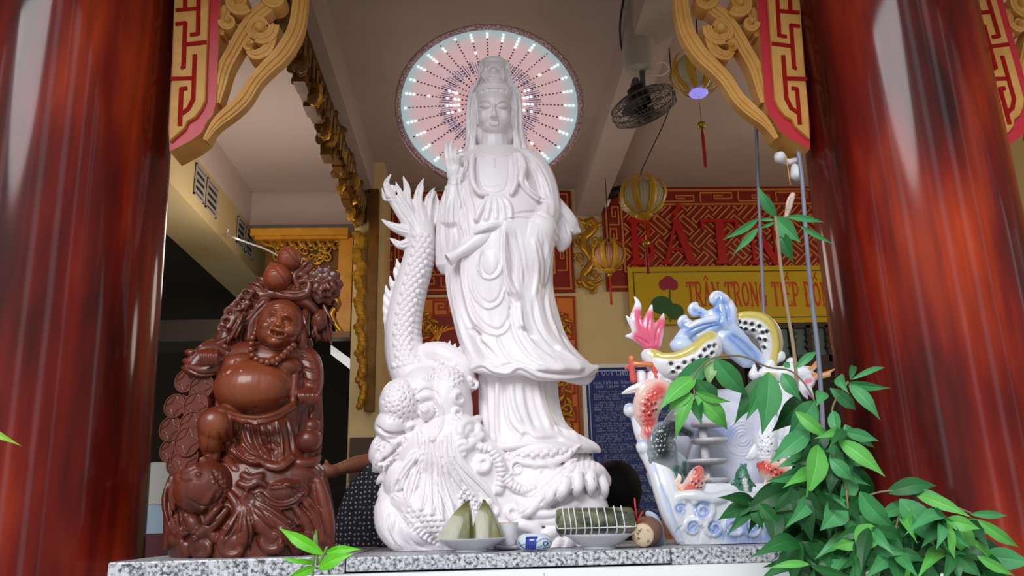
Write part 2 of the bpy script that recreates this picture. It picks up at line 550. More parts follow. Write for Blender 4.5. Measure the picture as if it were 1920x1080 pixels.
# downstand beams
xl = P(715, 440, YB).x
box('beam_left', (xl - .24, 2.42, ZC - .26), (xl, YB, ZC + .02), M['ceil'])
box('beam_right', (P(1079, 404, YB).x, 2.42, ZC - .25), (P(1125, 390, YB).x, YB, ZC + .02), M['ceil'])
# ledge: white tiled parapet
lw = MB().box((-.945, 1.885, 0), (1.06, 1.912, ZW - .012)).box((-.905, 1.912, 0), (.93, 2.55, ZW - .012)); struct('wall_parapet', lw.mesh(), M['tile'])
g = MB()
for x in (-.62, .145, .9):
    g.box((x - .0015, 1.8835, .2), (x + .0015, 1.8855, ZW - .02))
g.box((-.945, 1.8835, ZW - .045), (1.06, 1.8855, ZW - .042))
struct('trim_grout', g.mesh(), M['grout'])

# louvre vents on the soffit face
for i, (x0, x1, y) in enumerate(((362, 380, 372), (384, 404, 398), (443, 456, 455), (459, 472, 477))):
    a = PX(x0, y - 6, -1.858); b = PX(x1, y + 14, -1.858)
    y0, y1 = a.y, b.y; zc_ = (zs + .36 + zs)/2 + .02
    t = thing('louvre_vent', ['grey louvre vent nearest the red column, first on the yellow strip',
                              'grey louvre vent second along the yellow strip from the red column',
                              'grey louvre vent third along the yellow strip, above the carved branch',
                              'grey louvre vent deepest along the yellow strip, by the gilded cabinet'][i], 'vent', (-1.858, (y0+y1)/2, zc_), 'louvre vents on the yellow strip')
    fr = MB().box((-1.862, y0, zc_ - .11), (-1.85, y1, zc_ - .1)).box((-1.862, y0, zc_ + .1), (-1.85, y1, zc_ + .11))
    fr.box((-1.862, y0, zc_ - .11), (-1.85, y0 + .015, zc_ + .11)).box((-1.862, y1 - .015, zc_ - .11), (-1.85, y1, zc_ + .11))
    fr.build('frame', M['vent'], t)
    MB().box((-1.862, y0, zc_ - .1), (-1.857, y1, zc_ + .1)).build('backing', M['black'], t)
    for k in range(4):
        z = zc_ - .075 + k*.05
        MB().box((-1.858, y0 + .015, z - .008), (-1.849, y1 - .015, z + .008)).build('slat', M['vent'], t)

# ------------------------------------------------------------------ columns
def az(x, y):
    r = ray(x, y); return math.atan2(r.x, r.y)
YC = 2.17
a1, a2 = az(1524, 400), az(1921, 400)
acR = (a1+a2)/2; dR = YC/math.cos(acR); RC = dR*math.sin((a2-a1)/2); XR = dR*math.sin(acR)
XL = -1.2
for _ in range(40):   # left column: same girth, right edge seen at (316, 400)
    d = math.hypot(XL, YC); XL = YC*math.tan(az(313, 400) - math.asin(RC/d))
print('columns', XL, XR, RC, YC)
def column(X, label, lean=0.0):
    t = thing('temple_column', label, 'column', (X + lean*2.17, YC, 0), 'red lacquered columns')
    def ax(mb):
        for v in mb.v: v.x += lean*(2.17 - v.z)
        return mb
    ax(MB().lathe([(RC, h) for h in np.linspace(0, 3.3, 12)], (X, YC, 0), 72)).build('shaft', M['column'], t, True, angle=50)
    ax(MB().lathe([(RC + .001, 3.16), (RC + .02, 3.18), (RC + .02, 3.28), (RC, 3.295)], (X, YC, 0), 72)).build('collar', M['gold'], t, True)
    for c in t.children: c.matrix_parent_inverse = Matrix.Translation(-Vector(t.location))
column(XL, 'thick glossy red wooden column beside the brown laughing monk carving', .034)
column(XR, 'thick glossy red wooden column behind the leafy bush')

# ------------------------------------------------------------------ granite slabs
def slab(x0, x1, y0, y1, z0, z1, label):
    m = MB().box((x0, y0, z0), (x1, y1, z1))
    o = m.build('granite_slab', M['granite'], bevel=.004)
    tag(o, label, 'slab', 'granite slabs on the ledge')
xa, xb, xc, xd = P(205, 1050, 1.9).x, P(648, 1045, 1.9).x, P(1257, 1030, 1.9).x, P(1560, 1030, 1.9).x
slab(xa, xb - .001, 1.895, 2.53, ZW - .012, ZL + .001, 'speckled grey granite slab under the brown wooden carving')
slab(xb + .001, xc, 1.9, 2.53, ZW - .008, ZL - .002, 'long pale speckled granite slab under the white goddess statue')
slab(xc + .002, xd, 1.9, 2.53, ZW - .012, ZL - .001, 'speckled granite slab under the porcelain fountain')

# ================================================================== back wall
def W(x, y, d=0.0): return P(x, y, YB - d)
def wq(mb, x0, y0, x1, y1, d0, d1, mi=0):
    """slab on the back wall covering a photo rectangle, from d0 to d1 before the wall"""
    a = W(x0, y0); b = W(x1, y1); zt = (W(x0, y0).z + W(x1, y0).z)/2; zb = (W(x0, y1).z + W(x1, y1).z)/2
    xl_ = (W(x0, y0).x + W(x0, y1).x)/2; xr_ = (W(x1, y0).x + W(x1, y1).x)/2
    mb.box((xl_, YB - d1, zb), (xr_, YB - d0, zt), mi)
    return xl_, xr_, zb, zt

JIT = [0]
def bar(mb, p, q, w, y0, y1):
    JIT[0] += 1; y0 = y0 - (JIT[0] % 11)*.00023
    p = Vector(p); q = Vector(q); t = (q-p)
    if t.length < 1e-6: return
    t.normalize(); n = Vector((-t.y, t.x))*w/2; p = p - t*w*.5; q = q + t*w*.5
    c = [p+n, p-n, q-n, q+n]
    mb.prism([(v.x, y0, v.y) for v in c], [(v.x, y1, v.y) for v in c])

def clip(p, q, R):
    x0, x1, z0, z1 = R; t0, t1 = 0, 1; d = (q[0]-p[0], q[1]-p[1])
    for pp, qq in ((-d[0], p[0]-x0), (d[0], x1-p[0]), (-d[1], p[1]-z0), (d[1], z1-p[1])):
        if abs(pp) < 1e-9:
            if qq < 0: return None
            continue
        r = qq/pp
        if pp < 0: t0 = max(t0, r)
        else: t1 = min(t1, r)
    if t0 >= t1: return None
    return (p[0]+d[0]*t0, p[1]+d[1]*t0), (p[0]+d[0]*t1, p[1]+d[1]*t1)

def diag_fret(mb, R, cell, w, y0, y1):
    """interlocking S-key fret turned 45 degrees, clipped to R"""
    cx, cz = (R[0]+R[1])/2, (R[2]+R[3])/2; N = int(max(R[1]-R[0], R[3]-R[2])/cell) + 2; s = math.sqrt(.5)
    for i in range(-N, N+1):
        for j in range(-N, N+1):
            h = (i+j) % 2
            segs = []
            a = .5; b = .31
            for v in (-b, 0, b): segs.append(((-a, v), (a, v)))
            segs += [((a, 0), (a, b)), ((-a, 0), (-a, -b))]
            for p, q in segs:
                if h: p, q = (p[1], p[0]), (q[1], q[0])
                T = lambda u: (cx + ((i+u[0]) - (j+u[1]))*s*cell, cz + ((i+u[0]) + (j+u[1]))*s*cell)
                c = clip(T(p), T(q), R)
                if c: bar(mb, c[0], c[1], w, y0, y1)

def key_strip(mb, R, horiz, n, w, y0, y1):
    x0, x1, z0, z1 = R
    L = (x1-x0) if horiz else (z1-z0); Hh = (z1-z0) if horiz else (x1-x0)
    u = L/n
    for k in range(n):
        q = [(0, .06), (0, .94), (.82, .94), (.82, .34), (.36, .34), (.36, .64), (.58, .64)] if k % 2 == 0 else [(0, .94), (0, .06), (.82, .06), (.82, .66), (.36, .66), (.36, .36), (.58, .36)]
        pts = []
        for a, b in q:
            a = (k + a)*u + u*.09
            pts.append((x0 + a, z0 + b*Hh) if horiz else (x0 + b*Hh, z0 + a))
        for p, r in zip(pts[:-1], pts[1:]): bar(mb, p, r, w, y0, y1)

# stroke letters with serifs -----------------------------------------------------------
def arc(cx, cy, rx, ry, a0, a1, n=10):
    return [(cx + rx*math.cos(math.radians(a0 + (a1-a0)*i/n)), cy + ry*math.sin(math.radians(a0 + (a1-a0)*i/n))) for i in range(n+1)]
TK, TN = .17, .07
def ser(x, y, w=.3): return ([(x-w/2, y), (x+w/2, y)], .06)
GL = {
 'T': (.74, [([(.37, 0), (.37, 1)], TK), ([(.0, .97), (.74, .97)], .07), ([(.02, 1), (.02, .78)], .06), ([(.72, 1), (.72, .78)], .06), ser(.37, .03)]),
 'R': (.76, [([(.15, 0), (.15, 1)], TK), ([(.0, .97), (.4, .97)] + arc(.4, .745, .22, .225, 90, -90) + [(.15, .52)], .1), ([(.36, .52), (.68, .03)], .15), ser(.15, .03), ser(.68, .03, .2)]),
 'A': (.8, [([(.1, .02), (.4, 1)], TN), ([(.38, 1), (.68, .02)], TK), ([(.2, .33), (.6, .33)], .06), ser(.1, .03, .24), ser(.69, .03, .28)]),
 'B': (.7, [([(.15, 0), (.15, 1)], TK), ([(0, .97), (.36, .97)] + arc(.36, .755, .2, .215, 90, -90) + [(.15, .54)], .1), ([(.15, .52), (.38, .52)] + arc(.38, .275, .24, .245, 90, -90) + [(0, .03)], .11)]),
 'N': (.84, [([(.13, 0), (.13, 1)], TN), ([(.1, .98), (.7, .02)], .16), ([(.71, 0), (.71, 1)], TN), ser(.1, .97, .22), ser(.13, .03), ser(.71, .97)]),
 'O': (.8, [(arc(.4, .5, .3, .44, 0, 360, 24), .13)]),
 'G': (.8, [(arc(.4, .5, .31, .44, 40, 330, 20), .13), ([(.66, .0), (.66, .42)], .13), ser(.66, .42, .26)]),
 'I': (.4, [([(.2, 0), (.2, 1)], TK), ser(.2, .03), ser(.2, .97)]),
 'E': (.68, [([(.15, 0), (.15, 1)], TK), ([(0, .97), (.6, .97)], .07), ([(0, .03), (.62, .03)], .07), ([(.15, .52), (.44, .52)], .07), ([(.6, 1), (.6, .8)], .06), ([(.62, 0), (.62, .22)], .06)]),
 'P': (.7, [([(.15, 0), (.15, 1)], TK), ([(0, .97), (.4, .97)] + arc(.4, .72, .23, .25, 90, -90) + [(.15, .47)], .1), ser(.15, .03)]),
 'D': (.8, [([(.15, 0), (.15, 1)], TK), ([(0, .97), (.35, .97)] + arc(.35, .5, .34, .47, 90, -90, 14) + [(0, .03)], .1)]),
 'Q': (.82, [(arc(.4, .5, .3, .44, 0, 360, 24), .13), ([(.42, .14), (.62, -.1), (.78, -.12)], .1)]),
 'U': (.82, [([(.15, 1), (.15, .3)] + arc(.41, .3, .26, .26, 180, 360, 10) + [(.67, 1)], .1), ser(.15, .97), ser(.67, .97, .24)]),
 'Y': (.78, [([(.08, 1), (.39, .48)], .14), ([(.7, 1), (.39, .48)], TN), ([(.39, .5), (.39, 0)], TK), ser(.08, .97, .24), ser(.68, .97, .24), ser(.39, .03)]),
 'C': (.76, [(arc(.42, .5, .33, .45, 40, 320, 20), .13), ([(.67, .98), (.67, .7)], .06)]),
 'H': (.86, [([(.15, 0), (.15, 1)], TK), ([(.7, 0), (.7, 1)], TK), ([(.15, .5), (.7, .5)], .07), ser(.15, .03), ser(.15, .97), ser(.7, .03), ser(.7, .97)]),
 ' ': (.4, []),
}
MARK = {'^': [([(.2, 1.1), (.4, 1.27), (.6, 1.1)], .07)], "'": [([(.36, 1.1), (.52, 1.34)], .11)], '.': [([(.4, -.22), (.4, -.17)], .11)],
        '`': [([(.5, 1.1), (.3, 1.3)], .1)], '~': [([(.2, 1.12), (.32, 1.2), (.46, 1.12), (.6, 1.2)], .07)], '-': [([(-.02, .52), (.3, .52)], .07)], 'm': [([(.36, 1.26), (.58, 1.42)], .07)]}
def ribbon(mb, pts, w, T, y0, y1):
    JIT[0] += 1; y0 = y0 - (JIT[0] % 11)*.00035
    pts = [Vector(p) for p in pts]; L = len(pts); l, r = [], []
    for i in range(L):
        t = pts[min(i+1, L-1)] - pts[max(i-1, 0)]; t.normalize(); n = Vector((-t.y, t.x))*w/2
        l.append(pts[i]+n); r.append(pts[i]-n)
    for i in range(L-1):
        c = [T(q) for q in (l[i], r[i], r[i+1], l[i+1])]
        mb.prism([(a, y0, b) for a, b in c], [(a, y1, b) for a, b in c])
def write(mb, text, x0, z0, h, width, y0, y1, slope=0):
    """text: letters, each may be followed by marks in (); fitted to the width"""
    toks = []; i = 0
    while i < len(text):
        c = text[i]; mk = ''
        if i+1 < len(text) and text[i+1] == '(':
            j = text.index(')', i); mk = text[i+2:j]; i = j
        toks.append((c, mk)); i += 1
    tot = sum(GL[c][0] + .1 for c, _ in toks) - .1; sx = width/tot; x = x0
    for c, mk in toks:
        for pts, w in GL[c][1] + [q for m_ in mk for q in MARK[m_]]:
            T = lambda q, x=x: (x + q.x*sx, z0 + q.y*h + (x + q.x*sx - x0)*slope)
            ribbon(mb, pts, w, T, y0, y1)
        x += (GL[c][0] + .1)*sx

# ---- left and centre fret panel behind the dragon
def panel(name, label, rect, cell, border, letters=None, group=None, keyn=None):
    t = thing(name, label, 'panel', W((rect[0]+rect[2])/2, rect[3]), group)
    mb = MB(); xl_, xr_, zb, zt = wq(mb, *rect, 0, .03); mb.build('board', M['panelred'], t)
    fb = MB(); y0, y1 = YB - .042, YB - .03; w = .016
    for o in (.03, border):
        for p, q in (((xl_+o, zb+o), (xr_-o, zb+o)), ((xl_+o, zt-o), (xr_-o, zt-o)), ((xl_+o, zb+o), (xl_+o, zt-o)), ((xr_-o, zb+o), (xr_-o, zt-o))):
            bar(fb, p, q, w, y0, y1)
    nx = max(2, int((xr_-xl_)/.34)); nz_ = max(2, int((zt-zb)/.3)); g_ = .05
    key_strip(fb, (xl_+border, xr_-border, zt-border+.022, zt-g_), True, nx, w*.8, y0, y1)
    key_strip(fb, (xl_+g_, xl_+border-.022, zb+border, zt-border), False, nz_, w*.8, y0, y1)
    key_strip(fb, (xr_-border+.022, xr_-g_, zb+border, zt-border), False, nz_, w*.8, y0, y1)
    key_strip(fb, (xl_+border, xr_-border, zb+g_, zb+border-.022), True, nx, w*.8, y0, y1)
    fb.build('border', M['fret'], t)
    db = MB(); i = border + .02
    diag_fret(db, (xl_+i, xr_-i, zb+i, zt-i), cell, .015, y0, y1)
    db.build('fret_pattern', M['fret'], t)
    return t
panel('fret_panel', 'dark red fret panel high on the wall behind the white statue', (712, 362, 1073, 552), .16, .16, group='dark red fret panels')
tp = panel('name_panel', 'long dark red fret panel with tall red letters under the ceiling', (1131, 352, 2050, 542), .155, .16, group='dark red fret panels')
lb = MB()
c0 = W(1183, 500); c1 = W(1300, 500)
def wletter(text, x0, x1, yb, yt, d, m, parent, name, thick=.02):
    mb = MB(); a = W(x0, yb); b = W(x1, yb); tpz = W(x0, yt)
    write(mb, text, a.x, a.z, tpz.z - a.z, b.x - a.x, YB - d - thick, YB - d, (b.z-a.z)/(b.x-a.x))
    return mb.build(name, m, parent)
wletter('B', 1181, 1228, 499, 416, .03, M['letterred'], tp, 'letter', .035)
wletter("A(')", 1238, 1305, 499, 416, .03, M['letterred'], tp, 'letter', .035)
wletter('T', 1318, 1386, 499, 416, .03, M['letterred'], tp, 'letter', .035)
wletter('N', 1402, 1462, 499, 416, .03, M['letterred'], tp, 'letter', .035)

# ---- yellow banner
bt = thing('welcome_banner', 'yellow cloth banner with red capitals and a printed lotus', 'banner', W(1360, 608))
bm_ = MB(); bx0, bx1, bz0, bz1 = wq(bm_, 1177, 503, 1640, 609, .047, .062); bm_o = bm_.build('cloth', M['banner'], bt)
ln = MB()
for o in (.045,):
    for p, q in (((bx0+o, bz0+o), (bx1-o, bz0+o)), ((bx0+o, bz1-o), (bx1-o, bz1-o)), ((bx0+o, bz0+o), (bx0+o, bz1-o))):
        bar(ln, p, q, .008, YB-.065, YB-.062)
ln.build('border_line', M['bannerline'], bm_o)
wletter("TRA(^)N TRO(.)NG TIE(^m)P D(-)O(^m)N", 1287, 1552, 578, 533, .062, M['bannertext'], bm_o, 'lettering', .004)
def disc(mb, x, y, rx, ry, d0, d1, n=20, petal=None):
    c = W(x, y); s = YB/F*1.03
    fr = [(c.x + rx*s*math.cos(2*PI*k/n), YB-d1, c.z + ry*s*math.sin(2*PI*k/n)) for k in range(n)]
    mb.prism(fr, [(p[0], YB-d0, p[2]) for p in fr])
lo = MB(); disc(lo, 1250, 534, 12, 13, .062, .068); disc(lo, 1241, 538, 9, 11, .062, .067); disc(lo, 1259, 538, 9, 11, .062, .0675); lo.build('lotus_print', M['lotuspink'], bm_o)
lf = MB(); disc(lf, 1238, 576, 21, 18, .062, .065); disc(lf, 1262, 588, 17, 16, .062, .0645)
a, b = W(1252, 545), W(1254, 606); bar(lf, (a.x, a.z), (b.x, b.z), .01, YB-.066, YB-.062); lf.build('leaf_print', M['lotusgreen'], bm_o)

# ---- dark window with turned bars below the banner
wt = MB(); wq(wt, 1395, 609, 1640, 760, .0, .012); struct('window_1', wt.mesh(), M['teal'])
wf = MB()
for x0, x1, y0, y1 in ((1395, 1640, 609, 617), (1395, 1404, 609, 760), (1478, 1488, 612, 680), (1509, 1518, 612, 660), (1546, 1554, 612, 680), (1395, 1640, 668, 700)):
    wq(wf, x0, y0, x1, y1, .012, .05)
for x in (1483, 1513, 1550):
    for y in (628, 640, 652): disc(wf, x, y, 7, 4, .012, .06, 10)
struct('trim_window', wf.mesh(), M['darkwood'])

dk = MB(); wq(dk, 1300, 672, 1640, 1100, .0, .02); struct('dark_backing_right', dk.mesh(), M['void'])  # dark sheet added to stand for the unlit interior seen past the fountain
# ---- navy notice board
nt_ = thing('notice_board', 'navy blue notice board covered in rows of pale lettering', 'board', W(1180, 985))
nb = MB(); nx0, nx1, nz0, nz1 = wq(nb, 1103, 690, 1292, 985, .01, .03); nbo = nb.build('board', M['navy'], nt_)
fr = MB(); fr.box((nx0-.03, YB-.04, nz0-.02), (nx0, YB-.005, nz1+.03)).box((nx1, YB-.04, nz0-.02), (nx1+.03, YB-.005, nz1+.03)).box((nx0-.03, YB-.04, nz1), (nx1+.03, YB-.005, nz1+.03))
fr.build('frame', M['white'], nt_)
rl = MB()
for p, q in (((nx0+.025, nz0), (nx0+.025, nz1-.025)), ((nx0+.025, nz1-.025), (nx1-.025, nz1-.025)), ((nx1-.025, nz0), (nx1-.025, nz1-.025))): bar(rl, p, q, .008, YB-.033, YB-.03)
rl.build('ruled_line', M['boardtext'], nt_)
wletter("NO(^.)I", 1106, 1121, 705, 696, .03, M['boardtext'], nbo, 'heading_word', .003)
wletter("QUY", 1127, 1150, 705, 696, .03, M['boardtext'], nbo, 'heading_word', .003)
wletter("CHU(`)A", 1154, 1184, 705, 696, .03, M['boardtext'], nbo, 'heading_word', .003)
tb = MB(); rr = random.Random(3)
def textline(z, h, x0, x1):
    x = x0
    while x < x1:
        for _ in range(rr.randint(2, 6)):
            hh = h*rr.choice((.6, .6, .62, 1.0)); tb.box((x, YB-.032, z), (x+h*.16, YB-.03, z+hh)); tb.box((x+h*.3, YB-.032, z), (x+h*.44, YB-.03, z+h*.6))
            if rr.random() < .7: tb.box((x, YB-.032, z + (0 if rr.random() < .5 else h*.48)), (x+h*.44, YB-.03, z+(h*.12 if rr.random() < .5 else h*.6)))
            x += h*.62
            if x > x1: break
        x += h*.5
for (y, h) in ((722, .034), (729, .034)): textline(W(1110, y).z, h, nx0+.06, nx1-.05)
y = 738; k = 0
while y < 978:
    ind = .1 if k % 4 == 0 else .06
    textline(W(1110, y).z, .022, nx0+ind, nx1-(.05 if k % 4 != 3 else .5)); k += 1
    y += 4.45 if k % 4 else 6.4
tb.build('small_text', M['boardsmall'], nbo)

# ---- altar front panel behind the statue: orange key border round a gilded relief
at_ = thing('altar_panel', 'orange altar panel with red key border behind the white statue', 'panel', W(930, 830))
ab = MB(); ax0, ax1, az0, az1 = wq(ab, 775, 558, 1084, 850, 0.001, .03); ab.build('board', M['orange'], at_)
kb = MB(); bw = .15
for o in (.012, .15):
    for p, q in (((ax0+o, az0), (ax0+o, az1-o)), ((ax1-o, az0), (ax1-o, az1-o)), ((ax0+o, az1-o), (ax1-o, az1-o))): bar(kb, p, q, .012, YB-.036, YB-.03)
key_strip(kb, (ax0+.03, ax0+.14, az0, az1-.15), False, 10, .014, YB-.036, YB-.03)
key_strip(kb, (ax1-.14, ax1-.03, az0, az1-.15), False, 10, .014, YB-.036, YB-.03)
key_strip(kb, (ax0+.15, ax1-.15, az1-.14, az1-.03), True, 9, .014, YB-.036, YB-.03)
kb.build('key_border', M['redline'], at_)
ib = MB(); ib.box((ax0+.16, YB-.04, az0), (ax1-.16, YB-.03, az1-.16)); ib.build('inner_board', M['panelred'], at_)
def wtube(mb, pts, r, d, n=8, flat=.6):
    q = cat(pts, 5); s = YB/F*1.03
    mb.tube([P(a[0], a[1], YB-d) for a in q], [max(.2, (a[2] if len(a) > 2 else r))*s for a in q], n, flat, (0, 1, 0))
for cx in (806, 1058):
    rl = MB()
    for k in range(5):
        yy = 590 + k*44
        for dx, dy, an in ((-8, 0, 20), (8, 12, 160), (-4, 24, 60), (9, 30, 120)):
            c = W(cx+dx, yy+dy, .04); a = math.radians(an); s = .045
            rl.ball(c, (Vector((math.cos(a), 0, math.sin(a)))*s, Vector((0, .02, 0)), Vector((-math.sin(a), 0, math.cos(a)))*s*.4), 10, 6)
    for k in range(4): wtube(rl, [(x_, y_, 2.2) for x_, y_ in spiral(cx + (4 if k % 2 else -4), 610+k*52, 15, 1.3, k, 1 if k % 2 else -1, n=14)], 2, .045)
    rl.build('gilded_relief', M['goldleaf'], at_, True)
for x in (820, 1000):
    rl = MB()
    for k in range(5): wtube(rl, [(x, 640, 2), (x+8-4*k, 622, 3), (x+20-10*k, 610, 1)], 2, .045)
    rl.build('gilded_fan', M['goldleaf'], at_, True)
ar = MB(); wtube(ar, [(800, 660, 3), (815, 632, 3), (840, 618, 3), (880, 612, 3), (930, 612, 3), (1000, 620, 3), (1036, 650, 3)], 3, .05); ar.build('arch_moulding', M['orange'], at_, True)

# ---- carved gold dragon plaque right of the statue
dp = MB()
body = [(1098, 418, 3), (1112, 412, 7), (1120, 424, 8), (1108, 436, 9), (1094, 446, 9), (1092, 462, 10), (1104, 474, 10), (1112, 488, 10), (1102, 504, 9), (1090, 516, 8), (1094, 532, 7), (1108, 540, 5), (1118, 534, 2)]
wtube(dp, body, 6, .04, 10)
for cx, cy, r, a, sg in ((1104, 424, 12, 2, 1), (1120, 452, 12, .5, -1), (1082, 452, 12, 3, 1), (1122, 486, 13, 1, 1), (1080, 486, 11, 3, -1), (1118, 514, 12, 0, -1), (1082, 528, 11, 3, 1), (1112, 540, 9, 4, 1)):
    wtube(dp, [(x_, y_, 3.2*(1-i/40)) for i, (x_, y_) in enumerate(spiral(cx, cy, r, 1.3, a, sg, n=16))], 3, .03)
for i, (x, y, r) in enumerate(body[::2]):
    for s_ in (-1, 1): wtube(dp, [(x, y, 4), (x+s_*12, y-4, 3), (x+s_*18, y-12+4*(i % 3), .6)], 3, .035)
xc_ = W(1102, 480).x
for v_ in dp.v: v_.x = xc_ + (v_.x - xc_)*.78
o = dp.build('dragon_plaque', M['goldleaf'], smooth=True); tag(o, 'gilded curling dragon carving on the cream wall behind the small lantern', 'carving')

# ---- cream post and the gilded cabinet in the left bay
pst = MB(); pp0, pp1 = P(656, 700, 5.75), P(712, 700, 5.75)
pst.box((pp0.x, 5.75, 0), (pp1.x, YB, ZC)); struct('post_bay', pst.mesh(), M['cream'])
pl_ = MB(); a, b = P(658, 822, 5.75), P(722, 905, 5.75); pl_.box((a.x, 5.70, b.z), (b.x, 5.755, a.z))
o = pl_.build('wall_plate', mat('dark_bronze_plate', srgb(76, 58, 44), .4)); tag(o, 'dark framed plate on the cream post beside the dragon', 'plate')
YK = 5.95
ck = thing('gilded_cabinet', 'gilded carved cabinet top hanging in the left bay', 'cabinet', P(560, 620, YK))
def kq(mb, x0, y0, x1, y1, ya, yb):
    a = P(x0, y0, ya); b = P(x1, y1, ya); mb.box((a.x, ya, b.z), (b.x, yb, a.z))
kk = MB(); kq(kk, 470, 428, 652, 440, YK-.05, YB-.02); kq(kk, 478, 440, 652, 447, YK-.03, YB-.02); kk.build('cornice', M['brightgold'], ck)
kk = MB(); kq(kk, 636, 446, 656, 622, YK, YK+.12); kk.build('side_post', M['brightgold'], ck)
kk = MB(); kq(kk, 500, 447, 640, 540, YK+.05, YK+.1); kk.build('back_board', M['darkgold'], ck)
cv = MB()
def ktube(mb, pts, d=0, n=8, flat=.7, Y=None):
    Y = YK if Y is None else Y
    q = cat(pts, 5); s = Y/F*1.03
    mb.tube([P(a[0], a[1], Y-d) for a in q], [max(.2, a[2])*s for a in q], n, flat, (0, 1, 0))
rr = random.Random(11)
for k in range(26):
    cv = MB(); cx, cy = rr.uniform(520, 632), rr.uniform(455, 528); r = rr.uniform(8, 14)
    ktube(cv, [(x_, y_, 2.6*(1-i/30)) for i, (x_, y_) in enumerate(spiral(cx, cy, r, 1.2, rr.uniform(0, 6), rr.choice((-1, 1)), n=14))], -.03); cv.build('carved_scroll', M['goldleaf'], ck, True)
cv = MB()
for k in range(14):
    x, y = 505 + k*9, 450+6*(k % 2); ktube(cv, [(x, y, 3), (x+6, y+10, 4), (x+12, y+4, 1)], -.02)
cv.build('carved_crest', M['goldleaf'], ck, True)
sw = MB(); ktube(sw, [(634, 520, 5), (624, 545, 6), (634, 570, 6), (622, 588, 6), (630, 608, 5), (640, 622, 4)], 0); ktube(sw, [(x_, y_, 4) for x_, y_ in spiral(620, 560, 14, 1.2, 1, 1, n=14)], 0)
sw.build('scroll_edge', M['goldleaf'], ck, True); sw = MB()
ktube(sw, [(484, 446, 3), (496, 458, 4), (512, 462, 3), (520, 474, 1)], 0); sw.build('scroll_edge', M['goldleaf'], ck, True)
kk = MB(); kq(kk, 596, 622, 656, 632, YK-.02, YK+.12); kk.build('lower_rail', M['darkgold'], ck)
# glowing pane standing for light on the stair edge below the cabinet
kk = MB(); kk.prism([P(620, 646, 6.2), P(620, 664, 6.2), P(656, 692, 6.2), P(656, 672, 6.2)], [P(620, 646, 6.2)+Vector((0, .02, 0)), P(620, 664, 6.2)+Vector((0, .02, 0)), P(656, 692, 6.2)+Vector((0, .02, 0)), P(656, 672, 6.2)+Vector((0, .02, 0))])
struct('stair_edge_glow', kk.mesh(), mat('stair_glow_pane', srgb(210, 215, 215), .3, emit=((.8, .85, .9), .5)))

# ---- gilded valance running back along the left beam, with a leg at its far end
XV = xl - .1
va = thing('gilded_valance', 'long gilded carved valance hanging along the left ceiling beam', 'valance', (XV, 4.2, ZC - .26))
zt = ZC - .26
rr = random.Random(5)
bk = MB()
Yv0, Yv1 = 3.0, 5.72
n = 22
for i in range(n):
    ya = Yv0 + (Yv1-Yv0)*i/n; yb = Yv0 + (Yv1-Yv0)*(i+1)/n
    h = .23 + .05*math.sin(i*1.25) + .03*((i*7) % 3)
    bk.box((XV-.03, ya, zt-h), (XV+.03, yb, zt))
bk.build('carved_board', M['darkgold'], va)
kn = MB()
for i in range(150):
    kg = MB()
    y = Yv0 + (Yv1-Yv0)*(i+.5)/150; h = .2 + .05*math.sin(i*.19) + rr.uniform(-.02, .07); low = i % 3 == 0
    z = zt - (h if low else rr.uniform(.05, h)); s_ = rr.uniform(.6, 1.2)
    a_ = rr.uniform(-.9, .9)
    (kg if (low and i % 2) else kn).ball((XV + rr.uniform(-.035, .045), y, z), (Vector((.035*s_, 0, .012)), Vector((0, .03*s_*math.cos(a_), .03*s_*math.sin(a_))), Vector((0, -.012*math.sin(a_), rr.uniform(.03, .06)*s_))), 7, 5)
    if kg.v: kg.build('gilded_tip', M['goldleaf'], va)
for i in range(26):
    y = Yv0 + (Yv1-Yv0)*(i+.5)/26; kn.tube([(XV+.035, y-.03, zt-.04), (XV+.05, y+.01, zt-.12), (XV+.04, y+.06, zt-.2), (XV+.05, y+.05, zt-.25)], [.012, .018, .016, .006], 6)
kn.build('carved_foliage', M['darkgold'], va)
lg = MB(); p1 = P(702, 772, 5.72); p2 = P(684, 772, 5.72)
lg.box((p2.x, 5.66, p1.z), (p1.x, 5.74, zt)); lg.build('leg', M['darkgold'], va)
kn = MB()
for i in range(40):
    t = i/39; y_ = 440 + 322*t; x_ = 673 + 7*t + 4*math.sin(i*1.1) - (3 if i % 3 == 0 else 0); w = 12 - 6*t
    c = P(x_, y_, 5.66); a_ = rr.uniform(-.7, .7)
    kn.ball(c, (Vector((w*.0038, 0, w*.0015*a_)), Vector((0, .04, 0)), Vector((-.012*a_, 0, .03 + .014*(i % 3)))), 7, 5)
kn.build('leg_carving', M['goldleaf'], va)

